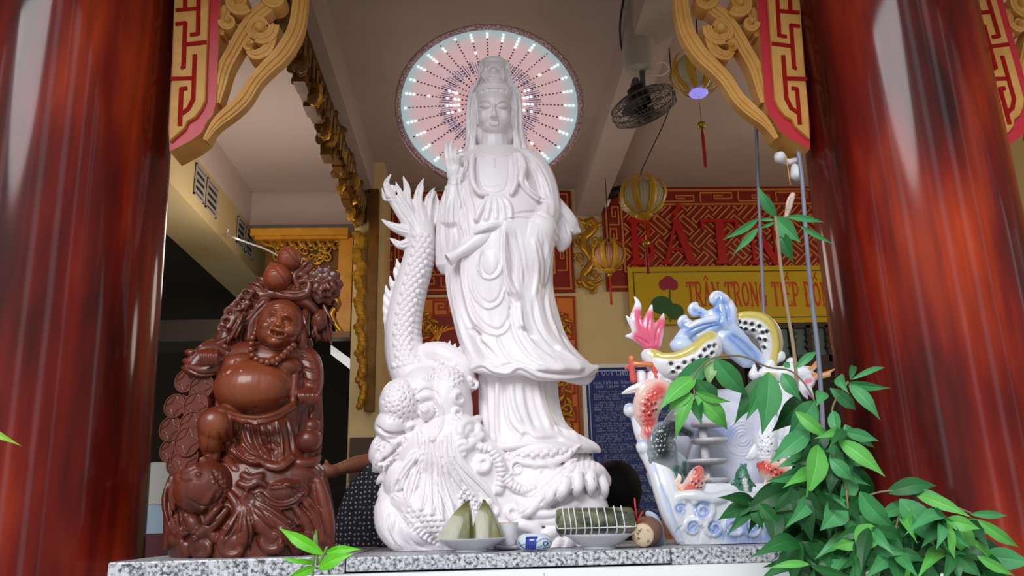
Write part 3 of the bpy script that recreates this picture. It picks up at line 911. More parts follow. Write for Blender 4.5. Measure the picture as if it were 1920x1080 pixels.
# ================================================================== brackets on the columns
YG = 2.14
def bracket(label, f, dX=0.0):
    t = thing('carved_bracket', label, 'bracket', f(330, 283, YG), 'red and gold carved column brackets')
    T = lambda x, y, d=0: f(x, y, YG) + Vector((dX, -d, 0))
    t.location = T(330, 283)
    out = [(330, -90), (413, -90), (412, 0), (408, 120), (405, 190), (399, 215), (388, 228), (378, 248), (360, 262), (345, 270), (318, 284), (316, 240), (322, 120)]
    bo = MB(); n_ = len(out); bo.prism([T(x, y) for x, y in out], [T(x, y, -.1) for x, y in out], 1); bo.mi[0] = 0
    bo.build('board', [M['red'], M['gold']], t)
    plate = [(331, -90), (396, -90), (393, 0), (390, 96), (387, 190), (380, 206), (368, 222), (354, 230), (348, 243), (338, 252), (320, 268), (321, 210), (326, 120)]
    MB().prism([T(x, y, .012) for x, y in plate], [T(x, y, -.01) for x, y in plate]).build('fret_plate', M['gold'], t, bevel=.003)
    gr = MB()
    def groove(pts, w=8.5):
        for (xa, ya), (xb_, yb) in zip(pts[:-1], pts[1:]):
            a = T(xa, ya, .0125); b = T(xb_, yb, .0125); d = (b-a).normalized(); nn = Vector((-d.z, 0, d.x))*w*.5*.00146; a = a - d*.003; b = b + d*.003
            c = [a+nn, a-nn, b-nn, b+nn]; JIT[0] += 1; jj = (JIT[0] % 9)*.0002; gr.prism([p + Vector((0, -.0012 - jj, 0)) for p in c], [p + Vector((0, .004, 0)) for p in c])
    for q in ([(334, 24), (371, 21)], [(376, -60), (374, 68), (361, 70)], [(350, 48), (347, 130)], [(350, 48), (334, 50)], [(345, 130), (346, 132)], [(353, 88), (388, 84)],
              [(324, 152), (363, 151)], [(368, 108), (365, 190), (356, 208), (345, 216)], [(343, 171), (340, 238)], [(343, 171), (352, 170)], [(350, -60), (350, 22)], [(334, -10), (350, -12)]):
        groove(q)
    gr.build('groove', M['groovered'], t)
    sc = MB()
    def st(pts, d=0, flat=.9, n=10, mul=1):
        q = cat(pts, 6)
        sc.tube([T(a[0], a[1], d) for a in q], [max(.4, a[2]*mul)*YG/F for a in q], n, flat, (0, 1, 0))
    def rib(pts, w, d0=.0, dep=.032, lines=(-.3, .4)):
        """a carved band: flat strip with depth and rolled ridges along it"""
        q = cat(pts, 6); L_ = len(q); l, r = [], []
        for i in range(L_):
            a_, b_ = q[max(i-1, 0)], q[min(i+1, L_-1)]; tx, ty = b_[0]-a_[0], b_[1]-a_[1]; m_ = math.hypot(tx, ty) or 1; ww = q[i][2]*w
            l.append((q[i][0]-ty/m_*ww, q[i][1]+tx/m_*ww)); r.append((q[i][0]+ty/m_*ww, q[i][1]-tx/m_*ww))
        for i in range(L_-1):
            c4 = (l[i], r[i], r[i+1], l[i+1]); sc.prism([T(x, y, d0) for x, y in c4], [T(x, y, d0-dep) for x, y in c4])
        for k_ in lines:
            pp = [(q[i][0] + (r[i][0]-l[i][0])*.5*k_, q[i][1] + (r[i][1]-l[i][1])*.5*k_, q[i][2]*w*.34) for i in range(L_)]
            sc.tube([T(x, y, d0) for x, y, _ in pp], [max(.5, z_)*YG/F for _, _, z_ in pp], 8, .8, (0, 1, 0))
    outer = [(552, -80, 17), (562, -30, 18), (560, 20, 19), (551, 60, 20), (528, 98, 20), (502, 124, 18), (478, 150, 17), (458, 182, 17), (436, 204, 17), (412, 224, 14), (398, 240, 10), (384, 262, 6)]
    rib(outer, .74)
    inner = [(520, -60, 14), (505, 0, 15), (478, 26, 16), (454, 60, 16), (436, 92, 15), (420, 122, 15), (410, 160, 13), (404, 190, 9)]
    rib(inner, .85, -.006, .045, (-.4, .3))
    for cx, cy, r, w, a, sg, tn in ((488, 52, 25, 12, .2, -1, 1.2), (428, 40, 13, 7, 3, 1, 1.1), (448, 0, 22, 10, 5.6, -1, 1.2), (467, 86, 10, 7, .5, 1, .9), (516, -8, 22, 9, 2, 1, 1.2)):
        q = [(x_, y_, w*(1-.45*i/25)) for i, (x_, y_) in enumerate(spiral(cx, cy, r, tn, a, sg, .2))]
        rib(q, .95, .004, .06, (0,))
        sc.ball(T(cx, cy, .006), (Vector((r*.5*.0014, 0, 0)), Vector((0, .018, 0)), Vector((0, 0, r*.5*.0014))), 12, 8)
    rib([(512, 66, 8), (500, 92, 10), (478, 102, 9), (464, 92, 6)], 1, 0, .06, (0,)); rib([(408, 60, 9), (416, 30, 10), (424, 8, 9)], 1, -.01, .05, (0,))
    sc.build('scrollwork', M['gold'], t, True, angle=40)
    return t
bracket('red and gold carved bracket above the laughing monk carving', lambda x, y, Y: P(x, y, Y))
xm = XL + XR
def mir(x, y, Y):
    p = P(x, y, Y); return Vector((xm - p.x, p.y, p.z))
bracket('red and gold carved bracket beside the nearest yellow lantern', mir)
bracket('red and gold carved bracket on the outer side of the column behind the bush', lambda x, y, Y: P(x, y, Y), XR - XL)
# ================================================================== white goddess statue on its dragon
M['marble'] = mat('white_marble', srgb(240, 234, 237), .34, spec=.45, noise_=(3, srgb(233, 225, 230), .35, .7))
SY = 2.3
gs = thing('goddess_statue', 'tall white marble robed goddess statue standing over a carved dragon', 'statue', (P(930, 1030, SY).x, SY, ZL))
fg = Clay(SY)
# head, hair, crown, hood
fg.ball(927, 208, 35, 44, 42, 8)
fg.ball(927, 227, 33, 29, 37, 11)
fg.ball(927, 240, 25, 17, 30, 15)
fg.ball(926, 184, 41, 30, 44, 0)
fg.ball(926, 222, 48, 48, 32, -20); fg.ball(927, 256, 45, 34, 24, -8)
fg.tube([(928, 250, 4, 27), (928, 276, 2, 28), (928, 300, 0, 38)])
fg.loft([(112, 908, 944, 18, 0), (120, 901, 951, 26, 1), (135, 903, 951, 29, 2), (150, 902, 953, 34, 2), (164, 895, 960, 40, 2), (174, 888, 965, 42, 0)])
fg.ball(926, 117, 26, 11, 24, -2)
fg.tube([(926.5, 190, 46, 2.6), (926.5, 203, 50, 3.4), (926.5, 213, 54, 4.6), (926.5, 217, 53.5, 4.6)], 10)
fg.ball(921.5, 218, 3.4, 2.8, 4, 50); fg.ball(931.5, 218, 3.4, 2.8, 4, 50)
fg.ball(927, 229.8, 10.5, 2.6, 4, 45); fg.ball(927, 232.8, 9, 2.6, 3.4, 44.8)
for s in (-1, 1):
    fg.ball(927 + s*17, 221, 14, 17, 18, 27); fg.ball(927 + s*37, 226, 7, 26, 14, 4)
    fg.tube([(927+s*20, 116, 2, 5), (927+s*26, 124, 6, 4.6), (927+s*28, 146, 8, 4.6), (927+s*35, 160, 8, 5), (927+s*44, 175, 6, 5.4), (927+s*47, 200, 4, 6), (927+s*48, 232, 2, 7), (927+s*(47 if s < 0 else 51), 262, 2, 8), (927+s*(50 if s < 0 else 58), 286, 4, 8)])
    fg.tube([(927+s*36, 176, 14, 6), (927+s*40, 206, 10, 7), (927+s*39, 238, 10, 7), (927+s*41, 262, 12, 7), (927+s*40, 284, 14, 6)])
    fg.tube([(927+s*42, 255, 14, 6), (927+s*46, 274, 14, 5), (927+s*50, 290, 12, 4)])
# crown relief and hair swell below it
fg.ball(926, 140, 12, 15, 9, 26); fg.ball(926, 134, 7, 8, 8, 32); fg.ball(926, 149, 15, 4, 8, 32)
fg.tube([(896, 170, 26, 5), (908, 162, 36, 6), (926, 160, 42, 6), (944, 162, 36, 6), (958, 170, 26, 5)])
for s in (-1, 1):
    fg.tube([(926+s*10, 152, 30, 3), (926+s*18, 146, 26, 4), (926+s*18, 134, 24, 3)]); fg.tube([(926+s*15, 128, 22, 3.4), (926+s*20, 136, 20, 3), (926+s*22, 146, 20, 2.6)]); fg.ball(926+s*10, 126, 3, 4, 5, 26)
# torso and robe
def wobb(y, a):
    if y < 380: return 0
    k = min(1, (y-380)/150)
    return k*(2.2*math.sin(9*a + y*.012) + 1.6*math.sin(15*a - y*.02))
fg.loft([(272, 893, 962, 30, 0), (286, 876, 985, 46, 0), (300, 860, 1004, 56, 0), (325, 858, 1014, 64, 0), (360, 852, 1026, 70, 2), (400, 846, 1036, 76, 4), (440, 840, 1040, 80, 4), (490, 835, 1038, 80, 2),
         (540, 838, 1036, 80, 0), (590, 848, 1046, 82, 0), (630, 857, 1060, 86, 0), (660, 866, 1082, 92, 0), (684, 876, 1108, 100, 2), (696, 884, 1104, 98, 2), (704, 900, 1070, 84, 0)], 56, 4, 2.15, wob=wobb)
def wob2(y, a): return 1.6*math.sin(9*a + .6) + 1.2*math.sin(5*a)
fg.loft([(680, 896, 1040, 66, 0), (705, 897, 1044, 72, 0), (750, 898, 1046, 76, 0), (790, 899, 1058, 82, 0), (815, 900, 1084, 88, 0), (836, 902, 1112, 94, 4), (850, 906, 1118, 90, 4)], 64, 4, 2.2, wob=wob2)
# hem tips
fg.tube([(1040, 668, 60, 22), (1080, 690, 50, 18), (1108, 694, 30, 12), (1121, 688, 20, 4)], 12, .6)
fg.tube([(1060, 700, 30, 16), (1095, 712, 20, 11), (1112, 704, 14, 6)], 12, .7)
fg.tube([(886, 690, 60, 8), (910, 690, 80, 10), (945, 697, 92, 9), (975, 693, 96, 9), (1010, 704, 92, 9), (1050, 706, 70, 9), (1085, 704, 45, 8)], 12, .8)
fg.tube([(1040, 812, 60, 14), (1080, 826, 50, 13), (1112, 838, 40, 9), (1124, 846, 34, 5)], 12, .7)
fg.tube([(905, 836, 74, 6), (950, 838, 96, 7), (990, 834, 100, 7), (1030, 838, 96, 7), (1080, 842, 76, 6)], 12, .8)
# upper sleeve on the right of the picture, knee-like drape and wing-like cuff
fg.tube([(982, 296, 0, 24), (1006, 325, 8, 30), (1018, 365, 14, 32), (1016, 405, 22, 34), (990, 428, 40, 32), (962, 436, 52, 22), (940, 437, 58, 13)])
fg.tube([(1030, 385, -6, 26), (1056, 412, -10, 24), (1074, 428, -14, 17), (1086, 434, -14, 5)], 14, .8)
fg.tube([(1040, 420, -6, 26), (1054, 450, -10, 20), (1052, 468, -12, 8)], 14, .8)
fg.ball(1010, 438, 38, 44, 40, 34)
fg.tube([(1002, 398, 20, 14), (1001, 414, 36, 32), (998, 438, 42, 43), (990, 480, 40, 46), (988, 520, 32, 42), (990, 560, 22, 34), (1004, 610, 14, 34), (1016, 660, 8, 40)], 18, .8)
fg.tube([(944, 425, 66, 6), (943, 460, 70, 7), (946, 500, 68, 7), (953, 535, 62, 7), (972, 562, 58, 6), (980, 568, 54, 3)])
# sleeve and raised forearm on the left of the picture
fg.tube([(872, 300, 6, 24), (862, 350, 8, 26), (852, 400, 10, 30), (846, 450, 8, 30), (842, 500, 0, 26)], 16)
fg.tube([(850, 420, 26, 24), (852, 385, 34, 20), (852, 358, 38, 16), (853, 340, 40, 12)])
fg.tube([(838, 356, 34, 5), (830, 390, 30, 8), (827, 430, 22, 10), (826, 480, 10, 10)])
fg.tube([(836, 352, 40, 4), (852, 356, 48, 4.5), (870, 352, 40, 4)])
# raised hand: palm, two straight fingers and one curled, index meeting the thumb
fg.ball(854, 326, 17, 19, 9, 40)
fg.tube([(842, 318, 40, 6), (838, 298, 42, 5.4), (836, 282, 41, 4.8), (838, 270, 40, 3)])
fg.tube([(848, 312, 42, 6), (845, 292, 45, 5.6), (845, 277, 45, 5), (847, 264, 44, 3)])
fg.tube([(856, 312, 42, 5.6), (853, 299, 48, 5), (854, 289, 49, 4.6), (856, 277, 46, 3.2)])
fg.tube([(861, 314, 42, 5.6), (858, 301, 50, 4.8), (862, 292, 54, 4.4), (870, 291, 55, 3.8), (874, 294, 54, 3)])
fg.tube([(862, 334, 42, 7), (871, 320, 46, 5.4), (874, 306, 50, 4.4), (873, 296, 54, 3.4)])
# lower hand under the vase, thumb over it
fg.ball(932, 438, 15, 17, 13, 62, 20); fg.ball(918, 448, 20, 12, 11, 60, 25)
for k, (x, y) in enumerate(((876, 470), (874, 476), (881, 481), (892, 481))):
    fg.tube([(932, 446+k*3.4, 62, 7), ((932+x)/2, (446+y)/2 + 2 + k*2.4, 66-k*2, 6.4), (x+8, y-1, 62-k*3, 5.4), (x, y, 60-k*3, 3.6)])
fg.tube([(940, 424, 74, 8), (922, 424, 86, 6.6), (904, 430, 88, 5.4), (890, 437, 84, 3.6)])
fg.tube([(952, 430, 58, 15), (938, 434, 62, 12), (926, 440, 62, 11)])
# scarf tie below the chest and the front tabs
for x, x2 in ((905, 892), (918, 912), (930, 930), (942, 946), (954, 958)):
    fg.tube([(928+(x-930)*.4, 366, 70, 5), (x, 385, 76, 6), (x2, 412, 78, 6)])
fg.tube([(886, 290, 52, 6), (884, 320, 66, 6), (888, 346, 74, 6), (900, 362, 76, 5), (914, 364, 76, 4)])
fg.tube([(966, 290, 52, 6), (968, 320, 66, 6), (966, 346, 74, 6), (958, 364, 76, 5)])
fg.tube([(973, 290, 52, 7), (982, 310, 60, 8), (978, 334, 66, 9), (990, 356, 66, 8), (1010, 372, 62, 6)])
fig = fg.fuse('figure', .0022, 4)
c = fig
# ---- face
for s, b, e in ((-1, [(896, 199), (899, 192), (908, 188.5), (917, 191), (921.5, 199)], [(898, 202), (904, 203.5), (910, 203.5), (919, 202)]),
                (1, [(957, 198), (953, 191), (944, 188.5), (936, 191), (931, 199)], [(954, 201), (949, 203.5), (942, 203.5), (933, 202)])):
    c.line(b, 3, 1.7, .5); c.line([(p[0], p[1]+3.4) for p in b], 2.6, -1.2, .4); c.line(e, 2.3, -2.6, .3); c.dome(927+s*17.5, 198.5, 10, 1.4, 4.5, 0, 1)
    c.line([(p[0], p[1]+4) for p in e], 3.5, .6, .5)
    c.line([(922 if s < 0 else 930, 196), (919 if s < 0 else 933, 204)], 5, -1.2, .3)
    c.line([(920 if s < 0 else 932, 220), (916 if s < 0 else 936, 228)], 3, -.5, .5)
c.line([(917, 231.3), (922, 230.6), (927, 231.8), (932, 230.6), (938, 231)], 1.6, -.8, .2)
c.line([(919, 237.5), (927, 239.5), (935, 237.5)], 3, -.8, .5)
c.line([(926, 221), (926, 226)], 2, -.6, .5); c.dome(926, 180, 3, 1.4, sharp=1)
c.line([(893, 176), (905, 167), (926, 164), (946, 167), (960, 176)], 2.5, 1.4, .3)
for i in range(7):
    x = 896 + i*10; c.line([(x, 166), (x + (x-926)*.12, 175)], 2.5, -1, .3)
for s in (-1, 1):
    c.line([(926+s*20, 118), (926+s*31, 140), (926+s*38, 160), (926+s*47, 190), (926+s*49, 235)], 2.6, -2.6, .2)
    c.line([(926+s*21, 121), (926+s*24, 148), (926+s*34, 166), (926+s*42, 184)], 2.6, -3.4, .3)
    for k in range(3): c.line([(926+s*(37+k*3), 182), (926+s*(39+k*3.5), 215), (926+s*(38+k*4), 245), (926+s*(42+k*4), 285)], 1.8, -1.1, .4)
    c.line([(926+s*34, 180), (926+s*37.5, 215), (926+s*34, 248)], 2.4, -3, .3)
for k in range(4): c.line(spiral(913+k*8, 152-3*(k % 2), 5, 1, k, 1), 1.8, 1, .2)
# necklace
c.line([(902, 289), (913, 294), (926, 296), (940, 294), (953, 289)], 2.4, -2.4, .3); c.line([(903, 292), (913, 296), (924, 297)], 2.2, 1.8, .3); c.line([(935, 297), (945, 295), (953, 291)], 2.2, 1.8, .3); c.line([(926, 296), (927, 310)], 2.4, 1.8, .2); c.dome(927, 313, 3, 1.8)
c.line([(905, 270), (927, 276), (948, 270)], 2, -.7)
# ---- robe: V of inner garment, folds and edges
c.line([(896, 300), (896, 335), (904, 355), (926, 362), (946, 355), (953, 335), (955, 300)], 2.4, -2, .2)
c.line([(899, 345), (926, 350), (950, 345)], 1.8, -1.1, .4)
for q, w, h in (
    ([(876, 290), (872, 320), (876, 355), (884, 385), (890, 420)], 5, -3), ([(866, 300), (860, 345), (870, 400), (866, 440)], 4, -2),
    ([(868, 380), (874, 420), (878, 455)], 4, -3), ([(842, 370), (838, 420), (842, 470)], 4, 3), ([(852, 372), (853, 420), (858, 460)], 3.5, -2.6), ([(862, 365), (864, 410), (872, 445)], 3, 2),
    ([(986, 300), (1003, 330), (1012, 365)], 4, -2), ([(984, 330), (988, 352), (1008, 370), (1030, 378)], 4, -3), ([(968, 300), (976, 318), (972, 335)], 3, -2),
    ([(1000, 300), (1020, 335), (1032, 370)], 4, 2), ([(962, 402), (985, 398), (1010, 398), (1030, 408)], 4, -2.4), ([(950, 412), (975, 408), (1000, 412)], 3, -2),
    ([(1046, 395), (1062, 420), (1066, 440)], 4, -2.4), ([(1040, 430), (1048, 452)], 3, -2), ([(1070, 430), (1080, 440)], 3, 2),
    ([(950, 440), (960, 480), (962, 520), (972, 548)], 5, -2.5), ([(972, 440), (982, 490), (980, 530)], 6, 2), ([(1010, 440), (1024, 490), (1022, 540)], 5, -2),
    # medallion and U-folds
    ([(900, 478), (896, 500), (905, 518), (920, 523), (934, 515), (941, 496), (940, 474)], 3.2, 2.6), ([(906, 480), (904, 505), (920, 516), (934, 500), (934, 478)], 2, -1.4),
    ([(884, 520), (892, 548), (914, 568), (934, 560), (943, 536)], 4, -2.6), ([(880, 528), (892, 560), (914, 578), (936, 568), (948, 540)], 3.4, 2.4),
    ([(878, 560), (896, 596), (922, 616), (942, 614), (956, 590)], 4, -2.8), ([(872, 566), (892, 606), (920, 626), (944, 624), (962, 598)], 3.6, 2.2),
    # long diagonals
    ([(856, 470), (858, 530), (872, 590), (900, 640), (930, 670)], 6, -3), ([(870, 460), (868, 520), (882, 580), (904, 620)], 5, 3), ([(846, 500), (852, 560), (866, 620), (884, 670)], 6, 3),
    ([(960, 560), (958, 600), (972, 640), (1000, 672), (1050, 690)], 6, -3.5), ([(975, 570), (978, 610), (1000, 650), (1040, 676)], 6, 3.2), ([(1000, 560), (1006, 600), (1030, 640), (1070, 668)], 6, -3),
    ([(1024, 540), (1030, 590), (1050, 630), (1090, 668)], 5, 2.6), ([(930, 620), (940, 650), (962, 676), (1000, 690)], 5, -3),
    ([(880, 618), (890, 622), (902, 630)], 5, -6), ([(898, 640), (910, 648), (924, 664)], 4, -4), ([(952, 548), (962, 560), (970, 572)], 5, -5), ([(972, 615), (990, 622), (1004, 634)], 5, -5),
    ([(905, 682), (930, 690), (955, 682), (975, 690)], 3, -2.5), ([(1000, 695), (1040, 700), (1080, 700)], 3, -2.5)):
    c.line(q, w*1.15, h*1.15, .5)
c.lip([(946, 422), (943, 460), (945, 500), (953, 535), (972, 566)], 18, 6, -1); c.dome(920, 495, 18, 2.4, 26, 0, 1); c.line([(905, 470), (900, 500), (912, 520)], 5, -3, .4)
c.line([(952, 436), (962, 480), (960, 520)], 5, -3, .4); c.line([(968, 432), (980, 480), (984, 530)], 6, -3, .4); c.line([(1000, 450), (1008, 500), (1002, 560)], 7, 2.4, .4); c.line([(1018, 440), (1028, 500), (1022, 570)], 6, -2.6, .4)
c.line([(944, 545), (950, 560), (960, 572), (955, 580)], 4, -4, .3)
c.lip([(836, 352), (829, 390), (826, 430), (828, 475)], 8, 2, -1)
c.lip([(884, 692), (905, 686), (925, 696), (952, 700), (975, 690), (1010, 706), (1050, 710), (1090, 706), (1118, 692)], 14, 3.5, -1)
# underskirt pleats
for q, w, h in (([(908, 708), (910, 770), (914, 830)], 6, -3), ([(922, 708), (921, 770), (925, 832)], 8, -4.5), ([(934, 708), (932, 770), (935, 832)], 7, 4), ([(945, 710), (948, 760), (956, 795), (980, 820)], 6, -5), ([(958, 710), (964, 760), (980, 800)], 8, 3.4),
                ([(985, 712), (992, 760), (1008, 805)], 10, -3), ([(1004, 712), (1014, 760), (1034, 808)], 10, 3.4), ([(1024, 712), (1034, 760), (1060, 815)], 9, -3.4), ([(1040, 712), (1052, 770), (1086, 824)], 7, 2.6)):
    c.line(q, w, h, .35)
c.lip([(945, 712), (948, 760), (957, 796), (984, 820)], 16, 3, -1)
c.line([(975, 828), (985, 814), (1004, 822), (1040, 820), (1056, 826)], 5, -5, .3)
# sleeves, fingers
for q in ([(842, 312), (840, 300)], [(850, 308), (849, 298)], [(856, 306), (857, 298)]): c.line(q, 2, -1, .3)
c.line([(838, 344), (853, 347), (869, 344)], 2, -1.4, .2)
c.apply(2, .3, 18, 1.5)
figo = c.done('figure', M['marble'], gs)

# ---- vase held in the lower hand
def frame_to(a, b):
    ez = (b-a).normalized(); ex = ez.cross(Vector((0, 1, 0))).normalized(); ey = ez.cross(ex); return ex, ey, ez
va_ = fg.p(841, 487, 74); vb = fg.p(932, 432, 66); Lv = (vb-va_).length; u = fg.u
MB().lathe([(8*u, 6*u), (9*u, .0), (11.5*u, -1*u), (12.5*u, 1*u), (11*u, 6*u), (9.5*u, 14*u), (9.5*u, 26*u), (12*u, 40*u), (16.5*u, 58*u), (18*u, 74*u), (16*u, 92*u), (11*u, Lv)], va_, 28, frame_to(va_, vb)).build('vase', M['marble'], gs, True)

# ------------------------------------------------------------------ dragon and cloud base
dg = Clay(SY)
dg.loft([(826, 900, 1075, 70, 0), (850, 860, 1105, 92, 0), (890, 800, 1128, 104, 0), (940, 745, 1136, 110, 0), (985, 728, 1140, 112, 0), (1036, 735, 1138, 108, 0), (1048, 742, 1130, 104, 0)], 56, 4, 2.4)
# tail climbing on the left
tail = [(820, 730, 20, 44), (782, 710, 4, 42), (762, 672, -6, 38), (756, 630, -8, 35), (760, 590, -8, 33), (768, 550, -8, 32), (779, 510, -8, 31), (788, 472, -8, 30), (790, 442, -8, 28), (788, 418, -8, 27), (785, 400, -8, 20)]
dg.tube(tail, 20)
FL = [[(772, 425, 0, 14), (748, 392, 4, 11), (731, 362, 4, 9), (724, 344, 2, 6), (733, 327, 0, 2)], [(780, 415, 4, 13), (764, 378, 8, 10), (763, 355, 8, 7), (756, 330, 4, 1.8)],
      [(792, 412, 2, 13), (784, 378, 6, 10), (787, 354, 4, 7), (794, 335, 0, 1.8)], [(802, 410, -4, 12), (803, 378, -2, 9), (808, 364, -4, 6), (815, 352, -6, 1.6)],
      [(770, 436, 0, 14), (744, 428, 2, 10), (728, 420, 2, 6), (715, 411, 0, 1.6)], [(770, 455, 0, 12), (752, 460, 0, 9), (741, 454, 0, 6), (731, 446, -2, 1.6)],
      [(812, 420, -8, 11), (817, 390, -10, 8), (817, 360, -10, 2)], [(758, 400, -8, 10), (738, 374, -8, 8), (722, 372, -8, 5), (716, 352, -8, 1.5)], [(775, 400, 8, 9), (752, 366, 10, 6), (742, 340, 8, 1.6)]]
for q in FL: dg.tube(q, 12, .75)
dg.tube([(a, b, 2+i*.1, 4) for i, (a, b) in enumerate(spiral(736, 353, 9, 1.1, .5, -1))], 8)
# spines on the outer edge of the tail
ED = [(752, 490), (744, 521), (728, 555), (724, 590), (727, 625), (733, 660), (736, 700)]
for q in cat(ED, 2)[1:]:
    x, y = q
    dg.tube([(x+16, y+18, -8, 11), (x+6, y+6, -8, 9), (x-2, y-8, -8, 5.5), (x-5, y-22, -8, 1.2)], 8, .7)
for i in range(8):
    x = 800 + i*10; y = 645 + abs(i-4)*2.5 + i*1.5
    dg.tube([(x, y+16, 10, 9), (x+1, y, 10, 6), (x+4, y-12, 6, 1.5)], 8, .8)
dg.tube([(798, 664, 4, 22), (830, 668, 20, 26), (862, 690, 26, 24), (872, 725, 24, 22)], 14)
# head looking to the left
dg.ball(752, 758, 38, 46, 50, 62)
dg.ball(797, 735, 46, 46, 50, 46)
dg.ball(738, 795, 34, 30, 40, 66, 35)
dg.tube([(770, 810, 66, 26), (738, 840, 70, 22), (714, 868, 68, 16), (704, 880, 64, 8)], 14)
dg.tube([(762, 852, 60, 18), (738, 874, 66, 14), (720, 888, 66, 7)], 12)
dg.ball(706, 842, 12, 26, 18, 66, -18)
dg.ball(722, 795, 12, 14, 14, 86); dg.ball(772, 800, 14, 12, 14, 82)
dg.ball(802, 770, 17, 17, 16, 84)
dg.tube([(780, 752, 84, 7), (797, 742, 90, 8), (815, 744, 88, 8), (828, 760, 80, 8), (830, 788, 74, 7)])
for k, (a, b) in enumerate(((790, 700), (806, 698), (820, 704), (832, 714))):
    dg.tube([(800+k*6, 735, 70, 8), (a+4, b+16, 74, 8), (a, b, 70, 4)])
dg.ball(840, 770, 44, 80, 60, 40); dg.ball(850, 860, 70, 80, 60, 60)
# fangs
for (x, y) in ((716, 862), (722, 872), (706, 858), (742, 850), (733, 858)): dg.tube([(x, y, 84, 4), (x-4, y+14, 84, 1)], 8)
dg.tube([(722, 888, 64, 7), (712, 900, 62, 6), (706, 908, 60, 2)]); dg.tube([(724, 914, 60, 9), (716, 924, 60, 8), (708, 928, 58, 3)])
# lower coil
dg.tube([(728, 945, 60, 26), (744, 985, 70, 34), (782, 1012, 76, 30), (830, 1020, 78, 24), (850, 1030, 76, 12)], 18)
dg.tube([(752, 935, 72, 26), (800, 955, 92, 34), (846, 985, 98, 32), (880, 1015, 92, 22)], 18)
dg.ball(790, 985, 50, 40, 50, 70); dg.ball(775, 845, 40, 60, 40, 56); dg.ball(765, 905, 42, 44, 40, 60); dg.ball(1085, 965, 52, 56, 40, 66); dg.ball(1010, 930, 74, 64, 40, 72); dg.ball(900, 900, 60, 70, 40, 72)
dg.freeze()
# combed beard and mane: long rolls laid over the neck
rq = random.Random(8)
MANE = []
for i in range(10):
    t = i/9; x0 = 786 + 66*t; y0 = 812 + 14*math.sin(t*PI) + rq.uniform(-4, 4); x1 = 744 + 196*t; y1 = 922 + 70*math.sin(t*PI*.8)**.8 - 6*t; m = .5*(x0+x1) + (14 - 30*t)
    q = [(x0, y0, 5), (x0*.6+m*.4 + rq.uniform(-4, 4), y0*.65+y1*.35, 9), (m*.5+x1*.5 + rq.uniform(-6, 6), y0*.28+y1*.72, 8.5), (x1, y1, 2)]; MANE.append(q); dg.tube_on(q, .3, 12)
for q in ([(800, 832, 4), (762, 868, 7), (742, 905, 6), (738, 926, 4), (748, 934, 2)], [(806, 838, 4), (775, 885, 7), (762, 925, 6), (772, 948, 2)], [(876, 905, 5), (905, 940, 7), (918, 985, 6), (906, 1022, 2)], [(866, 900, 4), (886, 950, 7), (896, 1000, 2)]):
    MANE.append(q); dg.tube_on(q, .35, 12)
# ribbed horns and big cloud curls
HORN = [(898, 838, 8), (922, 846, 9), (936, 868, 9.5), (940, 895, 9), (934, 922, 8)]; dg.tube_on(HORN, .5, 12)
HORN2 = [(948, 892, 8), (962, 910, 9), (985, 920, 8), (1002, 914, 5)]; dg.tube_on(HORN2, .5, 12)
def curl(cx, cy, r, w, a, sg, off=.45, turns=1.15): dg.tube_on([(x, y, w*(1-i/36)) for i, (x, y) in enumerate(spiral(cx, cy, r, turns, a, sg, .2))], off, 10, fallback=70)
for c_ in ((884, 808, 22, 9, 3.4, -1), (866, 845, 15, 7, 1, 1), (862, 748, 13, 5, 1.6, 1), (860, 775, 12, 5, 4.6, -1), (886, 722, 11, 5, 2, -1), (905, 868, 15, 7, 4, 1), (970, 878, 15, 6, 1, 1), (742, 908, 13, 6, 1, -1), (925, 955, 15, 7, 2, 1), (962, 960, 17, 7, .5, -1), (940, 1006, 18, 8, 1, 1), (1100, 985, 18, 8, 1, 1), (1126, 1000, 14, 7, 3, -1), (1066, 1000, 16, 7, 0, 1)): curl(*c_)
dg.tube_on([(850, 830, 6), (872, 812, 8), (895, 786, 8), (908, 792, 5)], .4); dg.tube_on([(846, 850, 5), (880, 835, 8), (905, 815, 6)], .3)
# scaled fin under the feet, ring eye with lids
dg.tube([(945, 852, 84, 7), (985, 850, 96, 15), (1030, 848, 98, 16), (1066, 842, 86, 9), (1088, 832, 70, 3)], 16, .6)
dg.tube([(945, 856, 94, 4), (985, 868, 106, 6), (1025, 870, 108, 6), (1060, 858, 98, 5), (1088, 834, 78, 3)], 10)
dg.ball(1018, 886, 17, 12, 14, 96); dg.tube([(990, 892, 98, 3), (1004, 874, 108, 5), (1024, 870, 110, 5), (1042, 882, 102, 4), (1046, 892, 96, 2)]); dg.tube([(992, 894, 98, 3), (1014, 902, 106, 5), (1040, 896, 100, 3)])
dg.tube([(1050, 880, 94, 4), (1066, 868, 92, 5), (1080, 862, 84, 4)])
